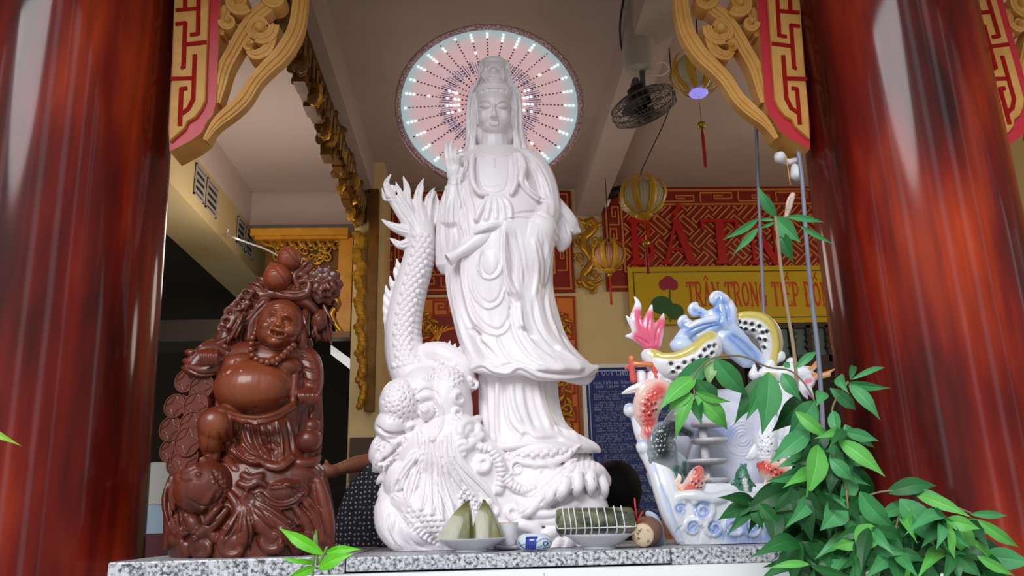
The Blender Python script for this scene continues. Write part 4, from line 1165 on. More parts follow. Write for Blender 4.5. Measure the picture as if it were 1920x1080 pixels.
# big foaming wave with hanging lobes
dg.tube([(966, 930, 100, 9), (986, 948, 110, 12), (1014, 940, 116, 15), (1044, 915, 116, 19), (1080, 892, 104, 21), (1112, 886, 88, 19), (1134, 904, 70, 14)], 18)
LOBES = [[(1040, 912, 124, 12), (1030, 932, 130, 11), (1022, 947, 126, 5)], [(1060, 902, 124, 13), (1054, 922, 132, 11), (1050, 936, 128, 5)], [(1082, 892, 118, 13), (1082, 914, 126, 11), (1080, 928, 122, 5)], [(1104, 888, 106, 13), (1108, 910, 114, 11), (1108, 926, 110, 5)],
         [(1124, 896, 90, 12), (1132, 916, 94, 10), (1134, 932, 88, 5)], [(1006, 946, 118, 10), (990, 960, 124, 9), (978, 968, 118, 4)]]
for q in LOBES: dg.tube(q, 12)
dg.tube([(960, 905, 100, 5), (985, 925, 112, 7), (1010, 925, 116, 6), (1030, 910, 114, 3)]); dg.tube([(975, 940, 108, 6), (1000, 962, 116, 8), (1040, 962, 116, 8), (1080, 945, 104, 7), (1112, 938, 92, 5)]); dg.tube([(1000, 975, 112, 6), (1040, 978, 114, 8), (1085, 962, 102, 7), (1118, 950, 86, 5)])
for q in ([(955, 1000, 106, 11), (975, 985, 112, 12), (1000, 990, 114, 11), (1012, 1010, 112, 9), (1008, 1028, 108, 7)], [(1016, 1026, 112, 9), (1024, 1004, 116, 11), (1044, 994, 114, 9)], [(1038, 1028, 110, 9), (1048, 1012, 112, 9)], [(1090, 1026, 98, 10), (1086, 1004, 102, 9)], [(1124, 1026, 84, 10), (1132, 1006, 80, 9)], [(916, 1026, 100, 8), (922, 1000, 104, 9), (916, 980, 102, 6)], [(968, 1030, 106, 8), (974, 1012, 108, 8)]): dg.tube(q, 12)
dg.ball(1062, 1020, 13, 12, 12, 108)
dr = dg.fuse('dragon', .0026, 3)
c = dr
# tail scales and belly plates
c.scales([(760, 680), (752, 640), (757, 590), (766, 550), (777, 510), (787, 472), (789, 440)], (22, 18), 11, 2.4)
for i in range(20):
    t = i/19; y = 470 + 200*t; x = 806 - 44*t**.8 + 10
    c.line([(x-8, y-3), (x+12, y+3)], 3, -1.6, .2)
for q in FL: c.line([(p[0], p[1]) for p in q], 3.2, -2.2, .4); c.line([(p[0]+5, p[1]+3) for p in q], 3, 1.8, .5)
# pitted nose, jaw and lips
rr = random.Random(4)
for i in range(40):
    a = i*2.4; r = 5.4*math.sqrt(i+.5); c.dome(752+r*math.cos(a), 756+r*math.sin(a)*1.2, 2.6, -3.2, sharp=1)
c.line(spiral(752, 742, 12, 1, 0, 1, .95), 2, -1.6, 0)
for i in range(20): c.dome(712+rr.uniform(-7, 7) + i*.2, 826+i*2.2, 2.4, -2.6, sharp=1)
for i in range(22): c.dome(760+rr.uniform(-7, 7) - i*1.7, 822+i*2.6, 2.4, -2.6, sharp=1)
c.line([(706, 800), (722, 812), (745, 814), (768, 806), (780, 800)], 5, -7, .3); c.line([(712, 868), (735, 852), (752, 830)], 5, -6, .3); c.line([(722, 820), (736, 832), (734, 850)], 4, 3, .4)
c.line([(784, 768), (790, 756), (802, 752), (814, 760), (816, 776), (806, 786), (792, 784), (784, 770)], 2.6, -3, 0); c.dome(797, 768, 8, 2.6); c.dome(795, 767, 2.4, -2, sharp=1)
c.line([(818, 744), (830, 770), (828, 800), (812, 826), (806, 816)], 4, 3, .3); c.line([(812, 752), (820, 772), (818, 798), (808, 812)], 3, -3.4, .4)
for k in range(5): c.line([(812+k*1.5, 776+k*9), (822+k*.5, 772+k*9)], 2, -1.6, .4)
for k in range(7): c.line([(806+k*.6, 716), (790+k*7, 700+abs(k-3)*3)], 2.4, -2.4, .4)
c.line([(780, 742), (796, 730), (814, 734), (824, 748)], 3, -2.4, .4)
# grooves between the strands
for q in MANE:
    c.line([(p[0]-p[2]*.95, p[1]) for p in q], 3, -3.4, .5); c.line([(p[0]+1, p[1]+2) for p in q], 2.2, -2, .6)
for q in (HORN, HORN2):
    for p, r in zip(q[:-1], q[1:]):
        for f in (0, .33, .66):
            x = p[0]+(r[0]-p[0])*f; y = p[1]+(r[1]-p[1])*f; dx, dy = r[0]-p[0], r[1]-p[1]; l = math.hypot(dx, dy); c.line([(x-dy/l*9, y+dx/l*9), (x+dy/l*9, y-dx/l*9)], 2.2, -2.2, .1)
c.scales([(766, 958), (800, 972), (840, 994), (866, 1014)], 17, 12, 2.0)
c.scales([(868, 925), (895, 945), (912, 960)], 13, 9, 1.8)
c.scales([(812, 690), (845, 690), (862, 715)], (14, 12), 9, 1.8)
c.scales([(955, 850), (1010, 850), (1070, 842)], 9, 10, 2.2)
c.line([(742, 960), (760, 985), (770, 1015), (800, 1030)], 4, -4, .4); c.line([(752, 952), (775, 980), (790, 1005), (830, 1026)], 4, 3.4, .4)
for k in range(9): c.line([(752+k*8, 985+k*4.6), (762+k*8, 975+k*4.6)], 2.6, -2.6, .2)
c.line([(730, 958), (724, 990), (740, 1026)], 4, -3, .4); c.line([(740, 970), (736, 1000), (756, 1028)], 4, 2.6, .4)
c.dome(1018, 886, 5, -3, sharp=1); c.line([(1052, 884), (1064, 890), (1078, 880), (1084, 866)], 3, -3.4, .3); c.line([(1058, 876), (1070, 874), (1078, 864)], 2.4, -2.4, .3); c.line(spiral(970, 878, 9, 1.2, 1, 1, .2), 2.4, -2.4, .2)
for q in LOBES: c.line([(p[0]-9, p[1]) for p in q], 3, -4, .3)
for k in range(4): c.line([(985+k*8, 940-k*4), (1030+k*8, 905-k*5), (1085+k*8, 884-k*2)], 3, (-2.4 if k % 2 else 2), .5)
for x in (1085, 1095, 1106, 1117, 1127): c.line([(x, 838), (x+3, 858), (x+2, 876)], 3, -3, .4)
for k in range(5): c.line([(948+k*36, 1028), (952+k*36, 1012)], 3, -2.4, .4)
c.apply(1, .25, 16, 1.4)
c.co[:, 2] = np.maximum(c.co[:, 2], ZL - .001); c.refresh()
c.done('dragon', M['marble'], gs)

# ------------------------------------------------------------------ lit halo on a stand behind the head
M['halopink'] = mat('halo_disc', srgb(226, 176, 180), .4, attr='Col')
_n = M['halopink'].node_tree; _a = [q for q in _n.nodes if q.type == 'ATTRIBUTE'][0]; _p = _n.nodes['Principled BSDF']; _n.links.new(_a.outputs['Color'], _p.inputs['Emission Color']); _p.inputs['Emission Strength'].default_value = .42
M['halorim'] = mat('halo_rim_glitter', srgb(150, 112, 112), .4, metal=.4, noise_=(160, srgb(226, 186, 186), .45, .6), bump=(200, .8))
M['haloring'] = mat('halo_ring_print', srgb(128, 124, 160), .4, emit=(srgb(128, 124, 160), .2))
M['ledoff'] = mat('unlit_led', srgb(112, 66, 74), .3)
M['ledon'] = mat('lit_white_led', (1, 1, 1), .3, emit=((1, .93, .96), 3.0))
M['ledgreen'] = mat('lit_green_led', (.6, 1, .9), .3, emit=((.42, 1, .85), 2.6))
M['haloedge'] = mat('halo_edge_glow', srgb(160, 200, 205), .4, emit=(srgb(150, 205, 208), .3))
HY = 2.62
hc = P(918, 197, HY); hx = P(1087, 193, HY) - hc; hz = P(920, 57, HY) - hc
ex = Vector((hx.x, 0, hx.z)).normalized(); ez = Vector((0, .07, 1)).normalized(); ez = (ez - ex*ez.dot(ex)).normalized(); ey = ez.cross(ex)
HR = hx.length
ha = thing('led_halo', 'round pink halo disc with rows of lights behind the goddess head', 'halo', (hc.x, HY, ZL))
HF = (ex, ez, -ey)   # lathe axis towards the viewer
NRG = 30
dm = MB().lathe([(HR*.97, 0)] + [(HR*.97*(1-k/NRG), .012) for k in range(NRG+1)], hc, 96, HF).mesh()
at = dm.color_attributes.new('Col', 'FLOAT_COLOR', 'POINT'); hv_ = []
for k in range(NRG+2):
    r = .97 if k == 0 else .97*(1-(k-1)/NRG); t_ = min(1, max(0, (r-.80)/.15)); t2 = min(1, max(0, (.45-r)/.3))
    q = np.array(srgb(234, 196, 200))*(1-t_) + np.array(srgb(184, 208, 212))*t_; q = q*(1-t2) + np.array(srgb(234, 172, 178))*t2
    hv_ += [(*q, 1.0)]*96
at.data.foreach_set('color', np.array(hv_).ravel())
hd = link('disc', dm, M['halopink'], ha)
MB().lathe([(HR*.965, -.01), (HR*1.02, -.01), (HR*1.04, .005), (HR*1.035, .02), (HR*1.012, .024), (HR*.985, .02), (HR*.97, .004), (HR*.965, -.01)], hc, 96, HF, caps=False).build('rim', M['halorim'], ha, True)
rg = MB()
for k in range(120):
    a = 2*PI*k/120; rr_ = ((.40, .575), (.44, .55), (.41, .53), (.43, .57))[k*7 % 4]
    d = ex*math.cos(a) + ez*math.sin(a); t = ex*-math.sin(a) + ez*math.cos(a)
    rg.obox(hc + d*HR*sum(rr_)/2 - ey*.0128, d*HR*(rr_[1]-rr_[0])/2, t*HR*(.0035, .006, .0045)[k % 3], ey*.0004)
rg.build('ring_print', M['haloring'], hd)
NR = 31
for k in range(NR):
    a = 2*PI*(k+.5)/NR + .04; mb = MB()
    d = ex*math.cos(a) + ez*math.sin(a); t = ex*-math.sin(a) + ez*math.cos(a)
    for i in range(17):
        r = .26 + .66*i/16
        up_ = math.sin(a)
        on = (i >= (14, 13, 14, 16, 14, 15)[k*5 % 6] and i < 17 - (k % 7 == 3)) or (r < .5 and abs(up_) < .42 and i >= 2 and (k*3 + i) % 5 != 1) or (i == 10 and k % 6 == 2)
        g_ = r > .8
        mi = (2 if g_ else 1) if on else 0
        mb.ball(hc + d*HR*r - ey*.0132, (d*(.0046 if on else .0036), t*(.0046 if on else .0036), ey*.0025), 8, 4, mi)
    o = mb.build('light_row', [M['ledoff'], M['ledon'], M['ledgreen']], hd, True)
    o['group'] = 'rows of small lights on the halo'
MB().tube([hc + ey*.02, Vector((hc.x, HY + .02, hc.z - .25)), Vector((hc.x, 2.53, hc.z - .5)), Vector((hc.x, 2.507, ZL + .3)), Vector((hc.x, 2.507, ZL + .012))], .012, 10).build('stand_pole', M['grey'], ha, True)
MB().lathe([(.022, 0), (.022, .008), (.012, .02)], (hc.x, 2.507, ZL - .001), 32).build('stand_base', M['grey'], ha, True)
# ================================================================== brown wooden laughing monk carving
M['wood'] = mat('polished_brown_wood', srgb(108, 46, 28), .38, coat=.18, spec=.35, noise_=(9, srgb(64, 23, 13), .35, .7, (1, 1, .25)), bump=(30, .06, (1, 1, .2)))
M['woodbelly'] = mat('belly_highlight_wood', srgb(150, 72, 36), .3, coat=.3, noise_=(7, srgb(104, 42, 22), .35, .7, (1, 1, .3)))  # lighter tone for light catching the belly, put into the colour
M['wood2'] = mat('polished_orange_wood', srgb(132, 58, 30), .34, coat=.25, noise_=(9, srgb(88, 34, 19), .35, .7, (1, 1, .25)))
WY = 2.12
wm = thing('monk_carving', 'brown carved wooden laughing monk with coins, peaches and a carp', 'carving', (P(465, 1044, WY).x, WY, ZL))
b = Clay(WY)
# base of waves and cloth
b.loft([(868, 345, 600, 88, 0), (890, 318, 612, 95, 0), (920, 312, 620, 100, 0), (965, 306, 628, 104, 0), (1010, 306, 630, 106, 0), (1046, 318, 618, 106, 0), (1058, 322, 612, 104, 0)], 56, 4, 2.5)
b.ball(535, 895, 60, 34, 40, 50); b.ball(450, 900, 40, 40, 40, 50); b.ball(530, 922, 46, 26, 30, 74); b.ball(505, 884, 76, 24, 62, 34); b.ball(560, 892, 46, 26, 50, 30)
b.freeze()
for q in ([(448, 905, 5), (466, 912, 7), (486, 904, 6), (500, 912, 4)], [(455, 890, 5), (470, 898, 7), (492, 892, 5)], [(455, 950, 7), (444, 975, 12), (428, 1000, 14), (414, 1020, 8)], [(458, 948, 7), (462, 985, 15), (456, 1018, 12)], [(470, 946, 7), (486, 975, 15), (506, 1000, 13), (520, 1030, 8)], [(480, 940, 6), (514, 968, 12), (545, 1000, 14), (558, 1036, 9)],
          [(596, 900, 9), (606, 940, 13), (614, 985, 13), (616, 1030, 9)], [(566, 930, 6), (590, 965, 10), (604, 1015, 9)], [(548, 945, 5), (572, 978, 9), (590, 1024, 8)], [(326, 895, 9), (318, 935, 13), (322, 980, 12), (314, 1025, 9)],
          [(347, 948, 3), (350, 962, 8), (362, 978, 13), (372, 1000, 9)], [(378, 1000, 12), (402, 982, 11), (426, 955, 6)], [(430, 925, 6), (446, 950, 8), (452, 990, 7)], [(404, 1012, 8), (396, 990, 10), (384, 1006, 8)]): b.tube_on(q, .35, 12, 1.0)
b.tube_on([(484, 926, 5), (505, 944, 6), (530, 950, 6), (556, 940, 6), (574, 922, 4)], .6)
for cx, cy, r, w, a, sg in ((350, 1030, 15, 6.5, 2, 1), (381, 1027, 21, 8.5, 2, 1), (438, 1024, 23, 9, 2.4, 1), (508, 1012, 25, 9.5, .8, -1), (572, 1018, 13, 6.5, 1, 1), (338, 984, 21, 8.5, 1, -1), (468, 938, 13, 6.5, 2, 1), (328, 1010, 13, 6.5, 0, 1), (565, 976, 10, 5, 2, -1), (604, 1020, 13, 6, 3, 1)):
    b.ball_on(cx, cy, r*.9, r*.9, r*.5, 2); b.tube_on([(x, y, w*(1-i/38)) for i, (x, y) in enumerate(spiral(cx, cy, r, 1.35, a, sg, .15))], 1.1, fallback=90)
cb = b.fuse('base', .0025, 3)
c = cb
rw = random.Random(6)
for q in ([(450, 960), (436, 990), (420, 1012)], [(456, 955), (452, 990), (446, 1005)], [(466, 955), (474, 985), (486, 1010)], [(476, 955), (500, 980), (526, 1002), (540, 1030)], [(462, 960), (468, 1000), (466, 1036)], [(488, 948), (530, 975), (566, 1000)], [(396, 1000), (420, 985), (436, 960)], [(388, 985), (404, 975)]):
    c.line(q, 3.6, -4, .4)
for k in range(8): c.line([(520+k*6, 905+k*4), (560+k*6, 920+k*7), (600+k*2, 960+k*9)], 4.5, (-3.6 if k % 2 else 3), .5)
for k in range(6): c.line([(312+k*5, 905+k*8), (310+k*6, 950+k*8), (322+k*7, 1000)], 4, (-3.4 if k % 2 else 3), .5)
for k in range(7): c.dome(511+k*8, 915-k*.8, 5, 3)
c.line([(482, 924), (505, 946), (532, 952), (560, 942), (576, 920)], 3, -3, .3)
for i in range(8): c.line(spiral(rw.uniform(320, 615), rw.uniform(960, 1035), rw.uniform(6, 10), 1.2, rw.uniform(0, 6), rw.choice((-1, 1))), 2.6, 2.4, .3)
c.apply(1, .3, 16, 1.3)
c.co[:, 2] = np.maximum(c.co[:, 2], ZL - .0005); c.refresh()
c.done('base', M['wood'], wm)

f = Clay(WY)
# torso and belly
f.loft([(640, 430, 568, 40, 0), (656, 408, 588, 52, 0), (690, 404, 592, 62, 0), (730, 402, 592, 66, 0), (780, 396, 588, 64, 0), (830, 390, 590, 62, 0), (870, 400, 590, 60, 0), (890, 420, 570, 56, 0)], 48, 4, 2.2)
f.ball(479, 726, 71, 50, 62, 52)
f.ball(446, 682, 34, 18, 26, 54, 10); f.ball(534, 686, 32, 18, 26, 54, -10)
# head
f.ball(527, 606, 42, 43, 40, 40, -8); f.ball(520, 624, 38, 28, 36, 46, -8)
f.tube([(522, 645, 20, 28), (518, 665, 14, 34)])
for x, y, s in ((486, 604, -1), (566, 612, 1)):
    f.tube([(x, y-8, 30, 7), (x+s*3, y+6, 32, 7), (x+s*2-4*(s < 0), y+22, 34, 8), (x-s*1-10*(s < 0), y+(24 if s < 0 else 40), 36, 9)])
# face: brows, cheeks, nose, lips
f.ball(523, 608, 7, 6, 9, 82, -8); f.ball(516, 610, 4, 4, 5, 80); f.ball(530, 613, 4, 4, 5, 80)
f.tube([(525, 592, 78, 4), (524, 604, 84, 5)])
f.ball(502, 612, 13, 11, 12, 70); f.ball(544, 620, 13, 11, 12, 70); f.ball(515, 640, 13, 8, 10, 72)
f.tube([(504, 588, 74, 3), (512, 584, 78, 3.6), (520, 588, 78, 3)]); f.tube([(530, 591, 78, 3), (538, 590, 78, 3.6), (547, 597, 72, 3)])
f.tube([(506, 620, 74, 2.5), (514, 617, 80, 3), (524, 620, 82, 3), (537, 625, 74, 2.5)]); f.tube([(506, 620, 74, 2.5), (512, 628, 80, 3), (522, 632, 80, 3.4), (532, 630, 78, 3), (537, 625, 74, 2.5)])
# left arm of the picture: raised, fist round the branch, sleeve turned back
f.tube([(430, 668, 10, 26), (398, 664, 20, 27), (376, 680, 34, 22), (362, 692, 44, 16)], 16)
f.tube([(354, 690, 44, 12), (380, 696, 52, 13), (410, 690, 54, 12), (432, 672, 50, 8)], 14)
f.tube([(430, 690, 52, 12), (410, 676, 58, 14), (395, 668, 60, 15)], 14)
f.ball(394, 668, 17, 15, 12, 62)
for k in range(4): f.tube([(379+k*9.6, 655+abs(k-1.5)*1.5, 72, 3.8), (378+k*9.4, 667, 84, 4.2), (380+k*9, 685-k*.8, 78, 3.4)], 10)
f.tube([(412, 646, 66, 4), (422, 650, 74, 5), (430, 657, 70, 4)])
for k, q in enumerate(((352, 662), (348, 678), (346, 692))): f.tube([(q[0]+16, q[1]+2, 40, 8), (q[0]+6, q[1], 42, 7), (q[0]-2, q[1]-2, 38, 5)])
# right arm of the picture, hand laid on the drapery
f.tube([(556, 664, 14, 24), (576, 680, 20, 25), (584, 712, 30, 22), (584, 738, 40, 18)], 16)
f.tube([(584, 690, 20, 20), (588, 740, 16, 16), (592, 800, 10, 14), (590, 850, 6, 12)], 12)
f.ball(576, 738, 17, 11, 11, 56)
for k in range(5): f.tube([(559+k*8.6, 732+k*.5, 66, 3.2), (561+k*8.6, 742, 76, 3.7), (565+k*7.6, 759 - abs(k-2)*2, 72, 2.6)], 10)
# skirt, raised knee, shin, foot
f.loft([(762, 410, 552, 50, 18), (800, 400, 566, 60, 20), (840, 396, 580, 66, 22), (866, 420, 586, 66, 22), (876, 440, 570, 60, 22)], 40, 4, 2.2)
f.tube([(448, 800, 40, 30), (420, 794, 76, 31), (402, 796, 92, 29)], 36); f.ball(404, 796, 30, 30, 28, 92)
f.tube([(402, 796, 90, 28), (396, 825, 84, 21), (398, 850, 74, 15), (400, 866, 76, 12)], 32)
f.tube([(402, 862, 74, 11), (388, 866, 86, 10), (378, 867, 90, 8)], 12)
for k in range(4): f.tube([(384+k*2, 858+k*4, 94, 3.6), (375+k*1.5, 862+k*3, 96, 3.2)], 8)
f.tube([(408, 770, 64, 7), (428, 778, 92, 8), (455, 786, 106, 8), (487, 788, 110, 8), (521, 779, 102, 8), (550, 760, 76, 7)], 12)
f.tube([(556, 690, 52, 6), (552, 720, 66, 6), (550, 756, 70, 6)], 10); f.tube([(420, 690, 56, 5), (412, 715, 62, 5), (408, 765, 62, 5)], 10)
f.tube([(425, 860, 70, 8), (440, 880, 84, 9), (452, 886, 86, 7), (448, 872, 84, 5)], 10); f.tube([(462, 880, 84, 8), (475, 898, 90, 8), (494, 898, 88, 7), (500, 884, 84, 5)], 10)
f.tube([(545, 862, 66, 8), (565, 870, 70, 10), (588, 866, 60, 9), (598, 856, 44, 6)], 10)
f.tube([(440, 840, 84, 10), (470, 862, 92, 9), (490, 864, 90, 7), (500, 870, 90, 7), (525, 874, 90, 8), (548, 858, 78, 8)], 12)
cf = f.fuse('figure', .0022, 3)
c = cf
c.line([(504, 598), (510, 593), (520, 598)], 2.8, -4, .3); c.line([(531, 601), (540, 599), (549, 607)], 2.8, -4, .3); c.line([(503, 590), (511, 585), (521, 590)], 2.4, 2, .4); c.line([(530, 593), (540, 591), (550, 599)], 2.4, 2, .4)
c.line([(506, 601), (513, 602)], 2, 1.2, .4); c.line([(534, 607), (542, 609)], 2, 1.2, .4)
c.line([(506, 619), (513, 624), (523, 627), (536, 627)], 5, -9, .4); c.line([(511, 622), (520, 624), (531, 626)], 1.6, 2.2, .3)
c.line([(512, 606), (504, 616), (502, 626)], 2.4, -1.6, .4); c.line([(534, 610), (542, 622), (541, 632)], 2.4, -1.6, .4)
for k in range(3): c.line([(510+k*2, 574+k*4), (530, 573+k*4), (548-k*2, 581+k*4)], 2, -1, .4)
c.line([(500, 648), (518, 655), (542, 650)], 3, -2, .4); c.dome(480, 766, 4, -3)
c.dome(452, 693, 3.5, 1.5); c.dome(536, 697, 3.5, 1.5)
for q, w, h in (([(405, 700), (400, 735), (398, 765)], 5, -4), ([(416, 690), (420, 705)], 4, 3), ([(545, 672), (570, 690), (598, 696)], 4, -3), ([(556, 668), (590, 676)], 4, -2), ([(560, 706), (585, 716), (602, 712)], 4, -3),
                ([(372, 652), (360, 668), (352, 684)], 4, -4), ([(385, 646), (366, 656)], 4, 3), ([(350, 690), (375, 702), (412, 700)], 3, -3), ([(420, 705), (436, 690), (446, 672)], 4, -3),
                ([(572, 760), (566, 790), (560, 830)], 5, -4), ([(590, 765), (582, 800), (570, 850)], 4, 4), ([(600, 770), (598, 820)], 4, -3),
                ([(440, 786), (444, 820), (456, 852), (480, 862)], 6, -5), ([(452, 790), (460, 825), (478, 852)], 5, 4), ([(470, 792), (476, 825), (494, 860)], 6, -5), ([(482, 795), (490, 830), (506, 858)], 5, 4),
                ([(500, 795), (505, 830), (512, 866)], 5, -4), ([(520, 788), (528, 825), (530, 866)], 5, 4), ([(536, 780), (544, 815), (548, 850)], 5, -4), ([(426, 806), (430, 835), (446, 856)], 5, -4),
                ([(410, 810), (418, 840), (416, 866)], 5, -4), ([(392, 800), (388, 826), (386, 846)], 4, 2), ([(386, 846), (398, 852), (410, 848)], 3, -3),
                ([(465, 790), (480, 794), (490, 790), (508, 796)], 3, 4), ([(488, 792), (482, 806)], 3, 3.4), ([(490, 792), (502, 806)], 3, 3.4),
                ([(440, 814), (448, 826), (442, 838), (456, 846)], 4.5, -5), ([(490, 820), (500, 830), (512, 824)], 4, -5), ([(500, 830), (504, 842), (516, 846)], 4, -5), ([(498, 830), (492, 842)], 4, -4), ([(512, 826), (524, 836)], 4, -4)):
    c.line(q, w, h, .5)
c.lip([(440, 846), (470, 866), (490, 868), (500, 876), (525, 880), (550, 864)], 12, 4, -1); c.lip([(408, 766), (430, 775), (456, 782), (487, 784), (521, 776), (549, 757)], 10, 3, -1)
c.apply(2, .3, 16, 1.1)
c.fill((1, 1, 1))
M['woodfig'] = mat('polished_figure_wood', srgb(108, 46, 28), .36, coat=.22, spec=.35, attr='Col', noise_=(9, (.6, .52, .5), .35, .7, (1, 1, .25)), bump=(30, .06, (1, 1, .2)))
c.fill(srgb(108, 46, 28))
for q, w_ in (([(462, 722), (500, 728)], 78), ([(527, 600), (522, 632)], 44), ([(404, 800), (400, 826)], 34)): c.paint(q, w_, srgb(150, 76, 40), .85, .8)  # light on belly, face and knee painted into the wood colour
c.done('figure', M['woodfig'], wm)

# open laughing mouth is carved; beads, coins, gourd, carp and the peach tree are parts of their own
def cball(C, x, y, rx, ry, rd, d, rot=0, n=20):
    return Clay(C.Y).ball(x, y, rx, ry, rd, d, rot, n).mb
nb_ = MB()
for x, y, d in ((474, 634, 52), (472, 645, 58), (471, 656, 64), (473, 667, 70), (481, 674, 78), (491, 678, 84), (502, 680, 86), (512, 678, 86), (521, 674, 82), (529, 668, 78), (536, 661, 74), (543, 654, 68), (550, 648, 60)):
    m_ = cball(f, x, y, 6, 6, 6, d + 4, n=14); nb_.add(m_.v, m_.f)
nb_.build('bead_necklace', M['wood2'], wm, True)
ga = Clay(WY)
ga.ball(585, 800, 15, 14, 15, 66); ga.ball(580, 826, 22, 21, 22, 66); ga.tube([(584, 790, 66, 5), (585, 778, 64, 3), (590, 772, 62, 2)])
ga.tube([(556, 822, 56, 3), (564, 812, 62, 4), (572, 812, 64, 3)])
ga.fuse('gourd', .0025, 2).done('gourd', M['wood'], wm)
for (x, y, r, d) in ((330, 762, 22, 24), (322, 805, 23, 24), (322, 845, 22, 26), (350, 715, 22, 22), (380, 726, 25, 48), (369, 762, 26, 52), (362, 798, 26, 56), (354, 828, 27, 60), (348, 858, 28, 58), (335, 870, 22, 40)):
    C = Clay(WY); cc = C.p(x, y, d); u = C.u; ezc = (C.ez + C.ex*-.25 + C.ey*.35).normalized(); exc = C.ex - ezc*C.ex.dot(ezc); exc.normalize(); eyc = ezc.cross(exc)
    cn = MB().lathe([(r*u*.5, -9*u), (r*u, -8*u), (r*u, 3*u), (r*u*.96, 5*u), (r*u*.86, 5*u), (r*u*.84, 3.4*u), (r*u*.3, 3.4*u)], cc, 36, (exc, eyc, ezc))
    for k in range(4):
        a0 = PI/4 + k*PI/2
        q = [cc + (exc*math.cos(a0+t)*1 + eyc*math.sin(a0+t))*r*u*(.8 - .38*math.sin((t+.75)/1.5*PI)) + ezc*3.6*u for t in np.linspace(-.75, .75, 9)]
        cn.tube(q, 1.3*u, 6)
    o = cn.build('coin', M['wood'], wm, True, angle=40)
ca = Clay(WY)
ca.ball(384, 915, 50, 44, 40, 86, 12); ca.tube([(396, 920, 84, 42), (362, 906, 96, 30), (342, 897, 98, 15), (333, 894, 96, 9)], 18)
ca.tube([(334, 889, 98, 5), (338, 895, 104, 5), (352, 899, 106, 4)]); ca.tube([(333, 900, 96, 5), (340, 903, 102, 5), (356, 902, 104, 4)]); ca.tube([(370, 880, 108, 12), (352, 886, 110, 9), (340, 888, 104, 5)])
ca.tube([(330, 905, 84, 5), (322, 925, 84, 6), (326, 955, 80, 5)])
for k in range(5): ca.tube([(416-k*5, 946+k*3, 108, 4), (404-k*4, 958+k*5, 114, 6), (398-k*2, 968+k*4, 110, 2)], 8)
cc_ = ca.fuse('carp', .0024, 3)
cc_.dome(373, 891, 9, 3); cc_.line(spiral(373, 891, 7, 1, 0, 1, .9), 2, -2.4, 0); cc_.dome(373, 891, 3.6, 2)
cc_.line([(350, 934), (380, 950), (410, 940), (424, 915)], 3.4, -3.4, .3); cc_.line([(333, 897), (345, 902), (360, 900)], 2.6, -4, .3)
cc_.scales([(408, 892), (420, 915), (422, 940)], 13, 8, 1.8)
for k in range(7): cc_.line([(398+k*2, 880+k*2), (404+k*3, 900+k*4)], 2, -2, .4)
cc_.apply(1, .3); cc_.done('carp', M['wood'], wm)

# peach tree behind the head
tr = Clay(WY)
tr.tube([(420, 690, 10, 26), (430, 640, 8, 28), (446, 606, 4, 26), (464, 578, 0, 22), (490, 558, 0, 15), (520, 552, 6, 12), (556, 562, 8, 11), (580, 572, 8, 10), (594, 586, 8, 7)], 14)
tr.tube([(400, 650, 30, 8), (432, 636, 34, 8), (448, 612, 36, 7), (452, 590, 34, 6)]); tr.tube([(470, 640, 10, 16), (474, 600, 8, 15), (500, 568, 8, 12)])
tr.tube([(520, 552, 8, 12), (560, 556, 12, 13), (578, 548, 12, 11), (580, 530, 10, 8), (566, 528, 8, 6), (548, 540, 8, 6)])
tr.tube([(580, 545, 8, 8), (596, 530, 6, 7), (610, 530, 4, 5)]); tr.tube([(548, 530, 8, 5), (560, 516, 8, 5), (572, 518, 8, 5), (586, 524, 6, 5), (578, 536, 8, 5)])
tr.tube([(480, 558, 0, 10), (470, 545, -2, 8), (478, 535, -4, 6)]); tr.tube([(580, 570, 6, 8), (574, 590, 2, 8), (572, 622, 0, 8), (580, 650, 0, 8)])
tr.tube([(592, 586, 8, 5), (598, 596, 8, 4)])
rw = random.Random(12)
for x, y in ((446, 572), (430, 586), (440, 600), (424, 600), (432, 616), (428, 634), (438, 622), (452, 562), (462, 560), (474, 548), (458, 578), (466, 570), (420, 612), (436, 574)):
    tr.tube([(x+rw.uniform(6, 16), y+rw.uniform(2, 14), 14, 5), (x, y, 20, 4.5)]); tr.ball(x, y, 6.5, 6, 6, 24)
for q in ([(500, 560, 4, 5), (484, 538, 10, 8), (466, 530, 6, 2)], [(506, 552, 4, 5), (488, 546, 10, 8), (466, 542, 6, 2)], [(502, 540, 4, 5), (492, 526, 8, 7), (480, 520, 4, 2)],
          [(560, 510, 10, 5), (574, 496, 12, 7), (588, 486, 8, 2)], [(562, 514, 10, 5), (578, 506, 12, 6), (592, 498, 8, 2)], [(606, 570, 6, 4), (618, 600, 10, 7), (628, 606, 6, 2)], [(612, 590, 6, 5), (616, 620, 10, 7), (622, 648, 6, 2)],
          [(604, 600, 6, 5), (606, 628, 10, 6), (612, 640, 6, 2)], [(594, 610, 6, 5), (586, 628, 10, 6), (578, 632, 6, 2)], [(596, 612, 6, 4), (596, 632, 10, 5), (592, 642, 6, 2)], [(618, 560, 0, 5), (628, 570, 4, 6), (634, 584, 2, 2)]): tr.tube(q, 10, .55)
for x, y in ((446, 572), (430, 586), (424, 602), (430, 620), (438, 640), (454, 562), (462, 552), (418, 616)): tr.tube([(x+9*math.cos(t), y+9*math.sin(t), 26, 3) for t in np.linspace(0, 2*PI, 13)], 8)
for q in ([(500, 556, 6, 7), (478, 552, 6, 6), (456, 566, 8, 6)], [(470, 575, 6, 9), (450, 590, 8, 8), (436, 612, 10, 8)], [(560, 540, 10, 6), (552, 520, 10, 6), (560, 504, 8, 5)], [(590, 545, 8, 6), (604, 556, 8, 6), (618, 552, 8, 4)]): tr.tube(q, 10)
